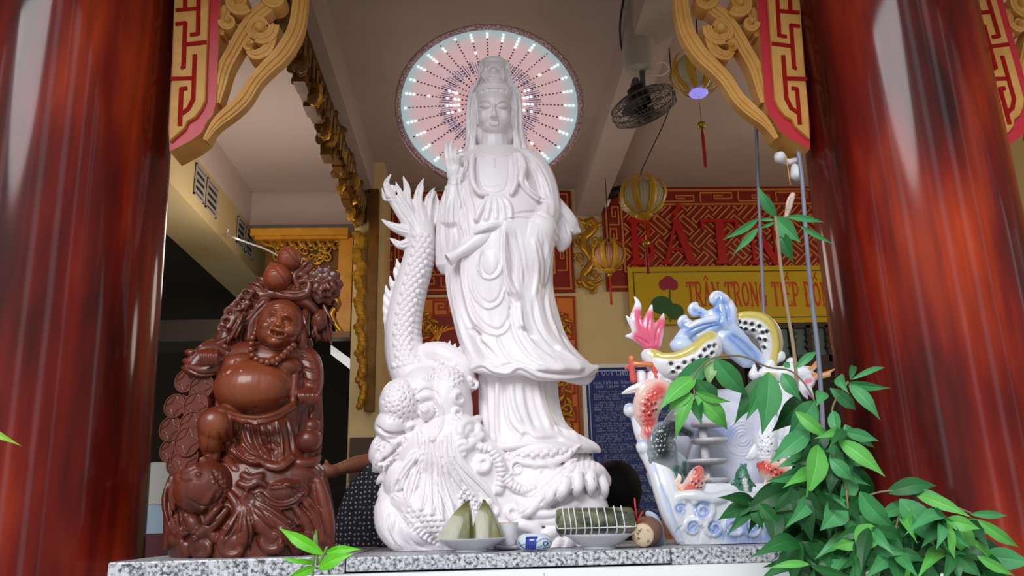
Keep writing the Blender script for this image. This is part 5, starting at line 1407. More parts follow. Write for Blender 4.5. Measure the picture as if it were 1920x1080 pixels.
ct = tr.fuse('peach_branch', .0024, 2)
for x, y in ((446, 572), (430, 586), (424, 602), (430, 620), (438, 640), (454, 562), (462, 552), (418, 616)): ct.dome(x, y, 6, -6, sharp=1)
for q in ([(415, 690), (424, 640), (442, 604), (462, 574)], [(430, 680), (440, 632), (456, 604), (480, 576)], [(448, 650), (456, 618), (476, 590), (500, 566)], [(500, 548), (484, 540), (468, 532)], [(562, 512), (576, 498), (588, 487)], [(612, 590), (617, 620), (622, 645)], [(520, 546), (550, 552), (574, 546)]):
    ct.line(q, 3.6, -3.4, .3)
ct.apply(1, .3); ct.done('peach_branch', M['wood'], wm)
def peach(x, y, r, d, rot):
    C = Clay(WY); C.ball(x, y, r, r*1.02, r, d, rot)
    a = math.radians(rot); dx, dy = -math.sin(a), -math.cos(a)
    C.tube([(x, y, d, r*.85), (x+dx*r*.75, y+dy*r*.75, d, r*.45), (x+dx*r*1.2, y+dy*r*1.2, d, r*.12)], 14)
    v = C.fuse('peach', .0024, 3)
    v.line([(x+dx*r*1.1, y+dy*r*1.1), (x+dx*r*.3+r*.35, y+dy*r*.3), (x-dx*r*.5+r*.5, y-dy*r*.5)], 2.6, -3, .2); v.line([(x-r*.8, y-r*.5), (x-r*.2, y-r*.55), (x+r*.2, y-r*.9)], 2.2, 2, .2)
    v.apply(1, .3); v.done('peach', M['wood2'], wm)
peach(521, 521, 26, 16, 24); peach(543, 486, 23, 12, 24)
fl = Clay(WY)
for ring, (n, r, rr2, d) in enumerate(((10, 29, 13, 8), (8, 18, 11, 20), (4, 7, 7, 30))):
    for k in range(n):
        a = 2*PI*k/n + ring*.3; x, y = 608 + r*math.cos(a), 534 + r*math.sin(a)*1.05
        fl.tube([(608, 534, d-4, 4), ((608+x)/2, (534+y)/2, d+2, rr2*.8), (x, y, d+3, rr2*.85), (x+5*math.cos(a), y+5*math.sin(a), d+5, 4)], 10, .5)
fl.fuse('flower', .0022, 1).done('flower', M['wood'], wm)
bd = Clay(WY); bd.ball(598, 603, 14, 19, 15, 22, -12); bd.ball(603, 590, 10, 10, 10, 22); bd.tube([(590, 615, 32, 3), (594, 628, 30, 3), (600, 636, 26, 2)])
v = bd.fuse('flower_bud', .0022, 2); v.line([(604, 588), (592, 600), (590, 620)], 2.4, -2.6, .2); v.line([(606, 590), (608, 606), (602, 622)], 2.4, -2.6, .2); v.apply(1, .3); v.done('flower_bud', M['wood'], wm)
# ================================================================== porcelain fountain
M['porc'] = mat('glazed_porcelain', (1, 1, 1), .14, spec=.5, coat=.3, attr='Col')
M['pump'] = mat('grey_basin_stone', srgb(196, 192, 196), .4, noise_=(20, srgb(150, 148, 152), .4, .7))
FY = 2.12
WHT = srgb(226, 228, 236); BLU = srgb(110, 146, 214); PNK = srgb(226, 96, 130); YEL = srgb(206, 188, 98); RED = srgb(214, 84, 78); BLK = srgb(34, 42, 46); GRN = srgb(60, 122, 98); ORG = srgb(222, 146, 74); GRY = srgb(140, 150, 156)
ft = thing('porcelain_fountain', 'painted porcelain fountain with waves, koi and a coiling yellow dragon', 'fountain', (P(1340, 1024, FY).x, FY, ZL))
# ---- basin wall and wave-shaped side posts around a round opening
b = Clay(FY)
b.loft([(906, 1228, 1500, 58, 0), (930, 1236, 1496, 68, 0), (970, 1250, 1492, 72, 0), (1005, 1262, 1486, 70, 0), (1022, 1268, 1482, 66, 0), (1034, 1270, 1480, 64, 0)], 56, 4, 3)
b.freeze()
for cx, cy, r, w, a, sg in ((1276, 955, 14, 6, 1, 1), (1318, 958, 24, 9, 2.4, -1), (1300, 990, 16, 7, .5, 1), (1340, 990, 18, 7, 2, 1), (1375, 985, 22, 8, 1, -1), (1412, 990, 16, 7, 3, 1), (1450, 985, 20, 8, 1, 1), (1380, 945, 12, 6, 2, 1), (1430, 950, 14, 6, 0, -1), (1475, 950, 12, 6, 2, 1)):
    b.tube_on([(x, y, w*.8*(1-i/40)) for i, (x, y) in enumerate(spiral(cx, cy, r, 1.3, a, sg, .15))], .25, fallback=60)
b.tube_on([(1240, 930, 8), (1258, 938, 10), (1280, 930, 9), (1305, 930, 11), (1335, 936, 10), (1370, 928, 9), (1410, 934, 10), (1450, 928, 9), (1490, 932, 8)], .3)
# left post with round wave ends
b.tube([(1280, 1012, 40, 12), (1266, 970, 44, 22), (1252, 925, 42, 24), (1238, 885, 34, 22), (1222, 858, 28, 18), (1212, 845, 26, 16)], 16)
b.ball(1207, 838, 14, 15, 16, 30); b.tube([(1224, 850, 24, 16), (1206, 815, 24, 15), (1196, 785, 22, 13), (1187, 770, 22, 11)], 14); b.ball(1181, 769, 12, 13, 13, 26)
b.tube([(1206, 815, 20, 16), (1214, 780, 14, 14), (1216, 745, 12, 14), (1230, 705, 10, 18)], 14)
b.tube([(1166, 738, 14, 2), (1182, 732, 16, 7), (1205, 726, 16, 12), (1230, 722, 14, 14), (1255, 716, 10, 12)], 14, .9)
# back wall with the shell relief, right post
bw = Clay(FY)
bw.tube([(1240, 900, -30, 30), (1262, 830, -34, 34), (1290, 780, -38, 30), (1340, 760, -40, 30), (1400, 765, -38, 32), (1440, 800, -34, 34), (1456, 860, -30, 34), (1460, 910, -28, 30)], 18, .5)
bw.ball(1350, 850, 100, 100, 14, -52)
bw.loft([(760, 1275, 1440, 12, -50), (840, 1240, 1470, 14, -48), (930, 1240, 1480, 16, -46)], 32, 3, 3)
wr = bw.fuse('back_wall', .003, 3); wr.fill(srgb(206, 208, 222))
for k in range(5): wr.line(spiral(1392, 822, 8+k*6, .9, 1, 1, .96), 2.6, 2.2, .2)
wr.paint([(1290, 800), (1310, 815)], 26, srgb(150, 160, 210), .6, 1); wr.paint([(1350, 800), (1370, 812)], 18, srgb(120, 140, 205), .7, 1); wr.apply(1, .3); wr.done('back_wall', M['porc'], ft)
b.tube([(1470, 1000, 20, 20), (1490, 930, 18, 20), (1492, 860, 14, 22), (1480, 790, 10, 22), (1466, 730, 8, 20)], 16)
b.tube([(1440, 850, 10, 12), (1462, 800, 12, 16), (1476, 740, 12, 14)], 14)
bs = b.fuse('basin', .0026, 3); bs.fill(WHT)
for cx, cy, r in ((1276, 955, 9), (1318, 958, 17), (1300, 990, 11), (1340, 990, 12), (1375, 985, 16), (1412, 990, 12), (1450, 985, 15), (1430, 950, 10)):
    bs.paint(spiral(cx, cy, r, 1.2, 1, 1, .2), 7.5, BLU, .8, 1); bs.line(spiral(cx, cy, r, 1.2, 1, 1, .2), 2.6, -2.4, .2)
for q in ([(1380, 960), (1400, 1000)], [(1420, 960), (1450, 1010)], [(1460, 960), (1480, 1010)], [(1350, 1000), (1390, 1015), (1440, 1010)]): bs.paint(q, 16, BLU, .7, 1)
for q in ([(1198, 828), (1206, 826), (1216, 832)], [(1176, 762), (1184, 760), (1192, 766)]): bs.paint(q, 6, BLU, .7, 1)
for q in ([(1250, 930), (1262, 970), (1280, 1012)], [(1240, 910), (1256, 960), (1272, 1010)], [(1225, 870), (1240, 920), (1252, 960)]): bs.line(q, 3.4, -2.2, .4); bs.paint(q, 5, srgb(176, 192, 228), .6, 1)
for k in range(10): bs.line([(1262+k*24, 1018), (1268+k*23, 1000), (1280+k*22, 985)], 3, -1.8, .4)
bs.line([(1170, 738), (1200, 730), (1240, 724)], 2.6, -1.6, .3); bs.paint([(1186, 738), (1206, 732), (1225, 736)], 6, srgb(226, 170, 184), .7, 1)
bs.apply(1, .3); bs.co[:, 2] = np.maximum(bs.co[:, 2], ZL + .0005); bs.refresh(); bs.done('basin', M['porc'], ft)
# ---- pink tail fin of the dragon on the upper left
t = Clay(FY)
for q in ([(1222, 650, 16, 13), (1204, 628, 18, 16), (1192, 600, 18, 12), (1196, 572, 14, 7), (1190, 556, 12, 2)], [(1224, 648, 18, 13), (1216, 622, 20, 16), (1216, 600, 20, 10), (1222, 572, 16, 2.5)], [(1228, 648, 18, 12), (1232, 622, 20, 13), (1240, 604, 18, 8), (1244, 588, 14, 2)],
          [(1214, 644, 16, 11), (1194, 632, 16, 10), (1172, 630, 12, 2)], [(1208, 630, 16, 11), (1188, 610, 14, 8), (1174, 592, 12, 2)], [(1226, 654, 14, 12), (1218, 668, 14, 11), (1222, 690, 12, 10)]): t.tube(q, 14, .5)
tv = t.fuse('tail_fin', .0022, 2); tv.fill(WHT)
for q in ([(1216, 650), (1204, 622), (1196, 588)], [(1222, 648), (1216, 622), (1219, 592)], [(1228, 648), (1232, 622), (1240, 606)], [(1216, 646), (1196, 632)]):
    tv.paint(q, 15, PNK, 1, .6); tv.line(q, 3, -2.2, .4)
tv.apply(1, .3); tv.done('tail_fin', M['porc'], ft)
# ---- yellow dragon coils with pierced scales
def coil(name, path, belly, studs, tufts=()):
    C = Clay(FY); C.tube(path, 22, .8); v = C.fuse(name, .0024, 2); v.fill(srgb(222, 222, 226))
    v.paint([p[:2] for p in belly], 12, YEL, 1, .5); v.line([p[:2] for p in belly], 9, 3.2, .1)
    for x, y in studs: v.dome(x, y, 5, -4.4, sharp=1); v.dot(x, y, 4.6, srgb(30, 32, 30), 1, .4); v.line([(x-9, y+3), (x-4, y-4), (x+4, y-4), (x+9, y+3)], 2.2, 2, .3); v.line([(x-7, y), (x, y-6), (x+7, y)], 2.4, 1.6, .3)
    for x, y in tufts: v.dot(x, y, 6, ORG, .8)
    v.apply(1, .3); v.done(name, M['porc'], ft)
coil('dragon_coil', [(1214, 664, 10, 16), (1242, 684, 18, 22), (1280, 684, 26, 26), (1312, 668, 30, 28), (1330, 646, 26, 26), (1316, 630, 14, 16)],
     [(1226, 662), (1250, 666), (1275, 664), (1300, 652), (1318, 636), (1334, 628)], [(1258, 682), (1272, 690), (1284, 680), (1300, 676), (1296, 688), (1314, 668), (1322, 656), (1330, 650), (1336, 662), (1326, 670), (1310, 684), (1278, 702), (1262, 698), (1340, 648)])
coil('dragon_coil', [(1372, 612, 0, 18), (1396, 606, 4, 22), (1426, 612, 6, 26), (1444, 636, 6, 24), (1446, 668, 4, 18), (1440, 690, 2, 12)],
     [(1380, 592), (1402, 588), (1430, 594), (1448, 612), (1456, 640), (1454, 670), (1450, 690)], [(1386, 604), (1398, 606), (1410, 608), (1424, 612), (1430, 624), (1412, 620), (1398, 618), (1434, 638), (1424, 636), (1432, 652), (1438, 622), (1388, 616)])
# ---- blue breaking waves on the top
w = Clay(FY)
for q in ([(1268, 644, 12, 10), (1290, 622, 20, 13), (1320, 608, 26, 13), (1350, 606, 28, 14), (1374, 618, 24, 12), (1400, 640, 16, 8)], [(1300, 636, 14, 10), (1330, 618, 24, 12), (1352, 598, 26, 16), (1352, 574, 22, 15), (1342, 560, 18, 10)],
          [(1366, 610, 24, 14), (1368, 586, 22, 14), (1362, 566, 20, 12)], [(1376, 606, 20, 10), (1374, 590, 18, 6)], [(1326, 612, 22, 9), (1324, 594, 22, 9), (1312, 584, 20, 9), (1300, 582, 18, 8)], [(1286, 626, 18, 8), (1292, 608, 18, 8), (1284, 602, 18, 7), (1276, 608, 18, 6)],
          [(1340, 600, 26, 10), (1334, 584, 24, 8)], [(1366, 624, 22, 14), (1390, 640, 16, 13), (1416, 664, 8, 11), (1440, 690, 4, 8)], [(1352, 634, 20, 18), (1376, 652, 16, 20), (1404, 676, 8, 18)]): w.tube(q, 14, .7)
w.tube([(x, y, 24, 6) for x, y in spiral(1344, 562, 13, 1.1, .6, 1, .25)], 10); w.tube([(x, y, 22, 6) for x, y in spiral(1304, 582, 11, 1.1, 1.4, 1, .3)], 10); w.tube([(x, y, 22, 5.5) for x, y in spiral(1284, 606, 11, 1.1, 1.4, 1, .3)], 10)
w.ball(1278, 648, 22, 16, 18, 22); w.ball(1352, 566, 18, 17, 14, 20)
wv = w.fuse('breaking_wave', .0023, 2); wv.fill(srgb(196, 212, 240))
for q in ([(1284, 618), (1316, 600), (1340, 594)], [(1334, 556), (1346, 548), (1362, 556), (1372, 576)], [(1296, 574), (1312, 574)], [(1276, 598), (1292, 602)]): wv.paint(q, 6, WHT, .9, 1)
for q in ([(1340, 575), (1352, 590), (1350, 606)], [(1356, 564), (1364, 584), (1366, 604)], [(1350, 556), (1344, 568), (1346, 584)], [(1290, 622), (1318, 610), (1346, 606)], [(1300, 630), (1330, 614), (1350, 610)], [(1374, 628), (1396, 644), (1420, 668)], [(1366, 632), (1390, 656), (1420, 684)], [(1304, 584), (1316, 590)], [(1280, 610), (1290, 618)]):
    wv.paint(q, 11, BLU, .8, 1); wv.line(q, 3.4, -3, .4)
wv.apply(1, .3); wv.done('breaking_wave', M['porc'], ft)
# ---- red gate
g = Clay(FY)
g.tube([(1184, 674, 22, 5.5), (1187, 714, 22, 6)]); g.tube([(1226, 676, 22, 5.5), (1230, 712, 22, 6)]); g.ball(1184, 672, 6, 6, 6, 22); g.ball(1225, 673, 6, 6, 6, 22)
g.tube([(1186, 682, 22, 5), (1206, 683, 26, 5), (1228, 684, 22, 5)]); g.tube([(1172, 692, 18, 2), (1184, 686, 20, 6)]); g.tube([(1228, 684, 20, 7), (1242, 700, 16, 6), (1252, 708, 12, 2)]); g.tube([(1240, 690, 10, 7), (1240, 716, 10, 7)]); g.tube([(1202, 700, 12, 10), (1204, 716, 12, 12)])
gv = g.fuse('gate', .002, 2); gv.fill(RED)
gv.paint([(1190, 682), (1224, 684)], 5, ORG, .8); gv.dot(1184, 671, 5, ORG); gv.dot(1225, 672, 5, ORG); gv.paint([(1202, 696), (1204, 716)], 11, WHT, 1); gv.done('gate', M['porc'], ft)
# ---- carp climbing the posts
def koi(name, body, fins, colours, label=None, spots=None, scl=None, eye=None, bellyc=None, voxel=.0021):
    C = Clay(FY); C.tube(body, 18, .85)
    for q in fins: C.tube(q, 10, .5)
    v = C.fuse(name, voxel, 2); v.fill(colours[0])
    for q, w_, c_ in colours[1:]: v.paint(q, w_, c_, 1, .7)
    for x, y in (spots or []): v.dot(x, y, 2.8, BLK, .95, .4); v.line([(x-5, y+2), (x, y-4), (x+5, y+2)], 2, 1.4, .3)
    if scl: v.scales(scl[0], scl[1], scl[2], 1.6)
    if eye: v.dome(eye[0], eye[1], 4.5, 2.4); v.dot(eye[0], eye[1], 2.4, BLK)
    for q in fins:
        v.line([p[:2] for p in q], 2, -1.4, .3)
    v.apply(1, .3); v.done(name, M['porc'], ft, label)
koi('carp', [(1262, 738, 30, 14), (1238, 734, 34, 22), (1218, 750, 36, 27), (1212, 774, 34, 24), (1218, 802, 30, 15)],
    [[(1214, 796, 38, 12), (1220, 816, 40, 17), (1230, 834, 38, 14), (1236, 850, 34, 3)], [(1196, 742, 40, 7), (1208, 726, 42, 8), (1228, 716, 40, 7), (1250, 716, 36, 3)], [(1210, 798, 32, 8), (1204, 818, 32, 9), (1212, 838, 30, 2)], [(1222, 802, 34, 8), (1232, 818, 36, 8), (1244, 826, 32, 2)], [(1196, 752, 30, 5), (1190, 772, 30, 5), (1196, 788, 30, 2)]],
    [srgb(232, 196, 186), ([(1236, 732), (1216, 757), (1218, 802)], 20, RED), ([(1218, 812), (1228, 838)], 14, srgb(196, 70, 74))], 'red carp', [(1216, 750), (1222, 758), (1214, 764), (1224, 770), (1208, 772), (1218, 778), (1228, 756), (1230, 768), (1210, 758)], ([(1230, 738), (1214, 762), (1216, 796)], 12, 9))
koi('carp', [(1262, 800, 36, 14), (1242, 816, 38, 24), (1240, 850, 36, 28), (1252, 880, 34, 20), (1266, 900, 32, 10)],
    [[(1262, 804, 38, 10), (1278, 804, 40, 13), (1294, 812, 38, 8), (1296, 822, 36, 3)], [(1232, 840, 44, 8), (1224, 860, 46, 9), (1228, 880, 40, 2)], [(1266, 850, 40, 8), (1282, 870, 42, 9), (1286, 896, 38, 2)], [(1258, 880, 40, 9), (1272, 902, 40, 9), (1276, 918, 36, 2)], [(1226, 800, 34, 5), (1222, 824, 34, 5), (1228, 842, 32, 2)]],
    [GRY, ([(1262, 800), (1242, 820), (1244, 848)], 24, BLK), ([(1278, 806), (1294, 814)], 12, BLK), ([(1268, 880), (1276, 908)], 10, GRN), ([(1284, 870), (1284, 890)], 8, srgb(44, 70, 66))], 'black and grey carp', None, ([(1262, 804), (1244, 824), (1246, 856)], 18, 9))
koi('carp', [(1312, 880, 56, 9), (1306, 892, 58, 14), (1302, 908, 58, 18), (1288, 920, 56, 15), (1270, 924, 54, 10)],
    [[(1276, 920, 56, 9), (1266, 914, 56, 9), (1258, 908, 54, 6), (1256, 900, 52, 2)], [(1262, 922, 54, 9), (1252, 920, 54, 7), (1248, 912, 52, 2)], [(1270, 906, 58, 6), (1274, 896, 58, 5), (1272, 888, 56, 2)], [(1316, 898, 60, 5), (1326, 896, 60, 4), (1330, 888, 58, 1.6)]],
    [srgb(236, 206, 196), ([(1312, 880), (1304, 905), (1290, 918)], 15, srgb(222, 110, 100)), ([(1254, 914), (1272, 920)], 10, ORG)], 'pink carp', [(1310, 902), (1304, 908), (1316, 906), (1308, 914), (1298, 904), (1314, 914)], ([(1308, 892), (1300, 912)], 9, 7), (1304, 882))
koi('carp', [(1394, 878, 56, 7), (1392, 890, 58, 12), (1394, 910, 58, 15), (1398, 932, 56, 12)],
    [[(1380, 904, 58, 6), (1374, 912, 58, 5), (1376, 920, 56, 2)], [(1406, 906, 58, 6), (1414, 914, 58, 5), (1414, 924, 56, 2)], [(1390, 874, 56, 3.4), (1390, 870, 56, 3)], [(1398, 874, 56, 3.4), (1398, 870, 56, 3)]],
    [GRN, ([(1396, 900), (1400, 926)], 6, srgb(226, 224, 228)), ([(1392, 884), (1392, 890)], 6, srgb(120, 170, 150))], 'green carp', [(1386, 898), (1388, 908), (1404, 900), (1406, 912)], ([(1394, 890), (1398, 926)], 10, 6), (1389, 884))
koi('carp', [(1424, 872, 48, 8), (1432, 876, 52, 16), (1450, 886, 54, 21), (1474, 896, 50, 19), (1492, 906, 44, 12)],
    [[(1440, 900, 56, 6), (1436, 918, 56, 7), (1444, 932, 52, 2)], [(1462, 872, 54, 6), (1472, 866, 54, 6), (1484, 872, 50, 2)]],
    [srgb(236, 210, 200), ([(1424, 872), (1445, 880), (1490, 902)], 17, srgb(220, 88, 78))], 'red and white carp', [(1446, 884), (1454, 880), (1456, 890), (1464, 886), (1466, 896), (1474, 890), (1450, 896), (1460, 902), (1476, 900)], ([(1440, 880), (1470, 894)], 12, 7), (1432, 868))
# ---- bowl tiers of the fountain
u = Clay(FY).u; C = Clay(FY)
def ring(x, y, R, h, d, name):
    c = C.p(x, y, d); MB().lathe([(R*.3*u, -h*.42*u), (R*.9*u, -h*.3*u), (R*u, -h*.06*u), (R*u, h*.2*u), (R*.95*u, h*.28*u), (R*.88*u, h*.18*u), (R*.2*u, h*.05*u)], c, 40).build(name, M['pump'], ft, True)
ring(1322, 866, 39, 14, 8, 'tier_bowl'); ring(1330, 827, 33, 15, 8, 'tier_bowl'); ring(1328, 796, 32, 15, 8, 'tier_bowl'); ring(1330, 902, 36, 16, 12, 'tier_bowl')
c0 = C.p(1330, 940, 8); c1 = C.p(1328, 790, 8)
MB().lathe([(20*u, 0), (20*u, 22*u), (13*u, 30*u), (7.5*u, 44*u), (7.5*u, (c1.z-c0.z))], c0, 28).build('tier_stem', M['pump'], ft, True)
# ---- dragon head looking right, white bud and shells
h = Clay(FY)
h.tube([(1430, 700, 8, 12), (1462, 702, 14, 15), (1490, 700, 20, 16), (1508, 702, 24, 16), (1520, 706, 24, 10)], 16)
h.ball(1514, 714, 14, 15, 14, 26); h.ball(1462, 668, 11, 11, 10, 10); h.ball(1484, 680, 10, 10, 10, 16); h.tube([(1440, 690, 6, 12), (1450, 676, 8, 10), (1462, 668, 10, 10)])
h.tube([(1510, 692, 26, 6), (1524, 690, 28, 5), (1532, 680, 28, 4), (1536, 678, 28, 1.5)]); h.tube([(1514, 700, 28, 5), (1534, 704, 30, 5), (1550, 700, 30, 4), (1565, 692, 30, 1.5)]); h.tube([(1512, 712, 28, 5), (1534, 708, 32, 4), (1556, 704, 30, 3)])
h.tube([(1512, 720, 28, 8), (1518, 734, 28, 6), (1526, 748, 26, 2)]); h.tube([(1506, 722, 28, 7), (1508, 736, 28, 6), (1514, 748, 26, 2)]); h.tube([(1498, 715, 24, 6), (1502, 735, 26, 2)])
h.tube([(1412, 700, 10, 8), (1414, 690, 12, 5), (1413, 680, 10, 1.5)]); h.ball(1414, 704, 10, 9, 9, 12)
hv = h.fuse('dragon_head', .0021, 2); hv.fill(WHT)
hv.paint([(1520, 690), (1536, 678)], 6, ORG, 1); hv.paint([(1526, 703), (1565, 692)], 6, ORG, 1); hv.paint([(1530, 708), (1556, 704)], 4, ORG, 1); hv.paint([(1512, 716), (1520, 714)], 8, PNK, .8); hv.paint([(1510, 735), (1524, 746)], 6, srgb(196, 150, 190), .7); hv.paint([(1438, 700), (1452, 704)], 7, YEL, .8); hv.dot(1490, 682, 6, YEL, .8)
hv.dome(1518, 714, 8, -3); hv.apply(1, .3); hv.done('dragon_head', M['porc'], ft, 'orange horned porcelain dragon head')
# white phoenix figure on the right post behind the leaves
p = Clay(FY)
p.tube([(1448, 780, 26, 8), (1442, 800, 30, 14), (1436, 830, 34, 20), (1434, 856, 34, 16), (1430, 876, 32, 8)], 16); p.tube([(1450, 770, 26, 8), (1454, 762, 26, 4), (1462, 758, 26, 1.5)]); p.tube([(1420, 840, 34, 10), (1408, 856, 34, 8), (1398, 860, 32, 3)], 10, .5); p.tube([(1456, 830, 34, 10), (1466, 850, 34, 9), (1468, 872, 30, 3)], 10, .5)
pv = p.fuse('crane', .0022, 2); pv.fill(WHT); pv.scales([(1444, 800), (1436, 830), (1434, 860)], 13, 8, 1.6); pv.dot(1452, 768, 5, RED); 
for x, y in ((1440, 820), (1430, 826), (1446, 832), (1428, 842), (1440, 846)): pv.dot(x, y, 2.2, BLK)
pv.apply(1, .3); pv.done('crane', M['porc'], ft, 'white spotted porcelain bird')
# ================================================================== offerings on the slab
M['china'] = mat('white_china', srgb(226, 224, 232), .2, coat=.3)
M['leafwrap'] = mat('banana_leaf_wrap', srgb(112, 108, 42), .34, coat=.35, noise_=(24, srgb(70, 72, 22), .35, .7, (1, 1, .35)), bump=(40, .35, (1, 1, .3)))
M['darkwrap'] = mat('dark_leaf_wrap', srgb(112, 112, 84), .45, noise_=(34, srgb(38, 42, 30), .4, .6, (.5, 1, 1)), bump=(50, .4, (.3, 1, 1)))
M['string'] = mat('white_string', srgb(214, 218, 222), .6)
M['bluewhite'] = mat('blue_and_white_glaze', (1, 1, 1), .15, coat=.4, attr='Col')
M['ribbonred'] = mat('red_ribbon', srgb(206, 34, 52), .45)
M['beige'] = mat('speckled_beige', srgb(206, 184, 156), .6, noise_=(90, srgb(120, 92, 72), .56, .64))
M['cork'] = mat('brown_wrap', srgb(128, 88, 66), .6)
M['cloth'] = mat('pale_blue_cloth', srgb(176, 190, 214), .7)
ZT = ZL - .0015
def on_slab(x, Y): p = P(x, 1030, Y); return Vector((p.x, Y, ZT))
def plate(name, label, x, Y, prof):
    c = on_slab(x, Y); t = thing(name, label, 'plate' if name == 'plate' else name, c)
    MB().lathe(prof, c, 48).build('dish', M['china'], t, True, angle=60)
    return t, c
PR = lambda R, h: [(R*.42, 0), (R*.46, 0), (R*.46, .006), (R*.62, h*.35), (R*.86, h*.82), (R*.995, h), (R, h+.0015), (R*.97, h+.002), (R*.8, h*.82), (R*.5, h*.4), (R*.1, h*.36)]
t1, c1 = plate('plate', 'white china plate holding two leaf-wrapped cakes before the dragon', 884, 2.015, PR(.086, .030))
t2, c2 = plate('bowl', 'white china bowl under the string-tied leaf roll', 1124, 2.005, PR(.085, .032))
def pyramid(x0, x1, xa, ya, Y, label, lean):
    C = Clay(Y); yb = 1004
    a, b_ = C.p(x0, yb), C.p(x1, yb); zb = ZT + .0285
    w = (b_.x-a.x)/2; cx = (a.x+b_.x)/2; ap = C.p(xa, ya)
    v = []; N = 9
    # four-sided folded packet: soft edges, puffy faces
    base = [Vector((cx-w, Y-.03, zb)), Vector((cx+w*.75, Y-.038, zb)), Vector((cx+w, Y+.025, zb)), Vector((cx-w*.7, Y+.035, zb))]
    mb = MB(); rings = []
    for i in range(N+1):
        s = i/N; k = (1-s)**.6 if s < 1 else 0; k = max(k, .07)
        ring = []
        for j in range(4):
            p, q = base[j], base[(j+1) % 4]
            for m in range(6):
                f = m/6; pt = p*(1-f)+q*f; cc = Vector((cx, Y, zb)); bul = 1 + .12*math.sin(f*PI)*(1-s)
                top = Vector((ap.x, Y, zb)); o = (cc*(1-s**1.3) + top*s**1.3) + (pt-cc)*k*bul
                ring.append(Vector((o.x, o.y, zb + (ap.z-zb)*s)))
        rings.append(ring)
    n = 24; v = [p for r in rings for p in r]
    f = [(i*n+j, i*n+(j+1) % n, (i+1)*n+(j+1) % n, (i+1)*n+j) for i in range(N) for j in range(n)] + [list(range(n-1, -1, -1)), [N*n+j for j in range(n)]]
    mb.add(v, f)
    t = thing('leaf_cake', label, 'cake', (cx, Y, zb), 'leaf-wrapped pyramid cakes')
    o = mb.build('leaf_wrapping', M['leafwrap'], t, True, angle=35)
    fl = MB(); q = [Vector((p.x, p.y-.0015, p.z)) for p in (base[1]+Vector((-.0, 0, .002)), rings[N//2][6], rings[N-1][6])]
    fl.tube(q, [.004, .003, .0015], 6, .4); fl.tube([ap + Vector((0, 0, -.002)), ap + Vector((lean*.004, -.004, .003))], [.005, .0025], 6)
    fl.build('folded_edge', M['leafwrap'], t, True)
pyramid(819, 889, 876, 941, 2.005, 'left green leaf-wrapped pyramid cake on the white plate', 1)
pyramid(881, 947, 909, 940, 2.03, 'right green leaf-wrapped pyramid cake on the white plate', -1)
# string-tied leaf roll
C = Clay(2.0); a, b_ = C.p(1044, 984), C.p(1188, 983); u = C.u; r = 22*u
dz = ZT + .034 + r - a.z
a.z += dz + .0005; b_.z = a.z
t = thing('leaf_roll', 'long leaf-wrapped roll tied with white string on the white bowl', 'cake', (a+b_)/2 - Vector((0, 0, r)))
ex = (b_-a).normalized(); L = (b_-a).length
mb = MB(); mb.lathe([(r*.3, -.002), (r*.85, 0), (r*.98, .006), (r, .015), (r*1.01, L*.3), (r*.985, L*.5), (r*1.01, L*.75), (r, L-.015), (r*.97, L-.005), (r*.8, L), (r*.3, L+.002)], a, 28, (Vector((0, 1, 0)), ex.cross(Vector((0, 1, 0))), ex))
mb.build('leaf_wrapping', M['darkwrap'], t, True)
ez = ex.cross(Vector((0, 1, 0))); ey = Vector((0, 1, 0))
for k, x in enumerate((1056, 1067, 1077, 1093, 1105, 1119, 1134, 1152, 1166)):
    s = (x-1044)/144*L; c0 = a + ex*s
    q = [c0 + ex*(.002*math.sin(2*j*2*PI/24)) + (ey*math.cos(j*2*PI/24) + ez*math.sin(j*2*PI/24))*(r*1.03) for j in range(25)]
    o = MB().tube(q, .0033, 8, .5).build('string_loop', M['string'], t, True)
for an in (-2.6, -1.2, .3):
    q = [a + ex*(L*j/12) + (ey*math.cos(an) + ez*math.sin(an))*r*1.045 for j in range(13)]
    q = [a - ex*.003 + (q[0]-a)*.2] + q + [b_ + ex*.003 + (q[-1]-b_)*.2]
    MB().tube(q, .0014, 6).build('long_string', M['string'], t, True)
# blue and white pot
c = on_slab(1003, 1.975); t = thing('incense_pot', 'small round blue and white porcelain pot between plate and bowl', 'pot', c)
mb = MB().lathe([(.024, 0), (.032, .002), (.0405, .012), (.0425, .02), (.0405, .029), (.033, .036), (.027, .038), (.0255, .0395), (.023, .038), (.022, .03), (.004, .028)], c, 96)
me = mb.mesh()
co = np.array([v.co[:] for v in me.vertices]); px = proj(co); colr = np.tile([*srgb(206, 220, 228), 1.0], (len(co), 1))
cv = Carve.__new__(Carve)
o = link('pot_body', me, M['bluewhite'], t, True)
sub = o.modifiers.new('s', 'SUBSURF'); sub.levels = 2; sub.render_levels = 2
dg_ = bpy.context.evaluated_depsgraph_get(); dg_.update(); me2 = bpy.data.meshes.new_from_object(o.evaluated_get(dg_)); o.modifiers.clear(); o.data = me2
cv = Carve(me2, .0013); cv.fill(srgb(206, 220, 228)); NB = srgb(36, 54, 150)
cv.paint([(988, 1009), (1006, 1008)], 3, NB, 1, .3, 0)
for xx in (988, 992, 996, 1000, 1004): cv.paint([(xx, 1009), (xx-1, 1029)], 3, NB, 1, .5, 0)
cv.paint(spiral(1023, 1020, 5, 1, 0, 1, .6), 1.6, NB, 1, .5); cv.paint([(972, 1016), (980, 1026), (990, 1031), (1010, 1030), (1030, 1026)], 1.4, NB, .9, .5); cv.paint([(1006, 1018), (1014, 1012), (1024, 1010), (1032, 1016)], 1.2, NB, .9, .5); cv.paint([(975, 1024), (984, 1020)], 1.4, NB, .8); cv.paint([(1008, 1026), (1016, 1024)], 1.4, NB, .9)
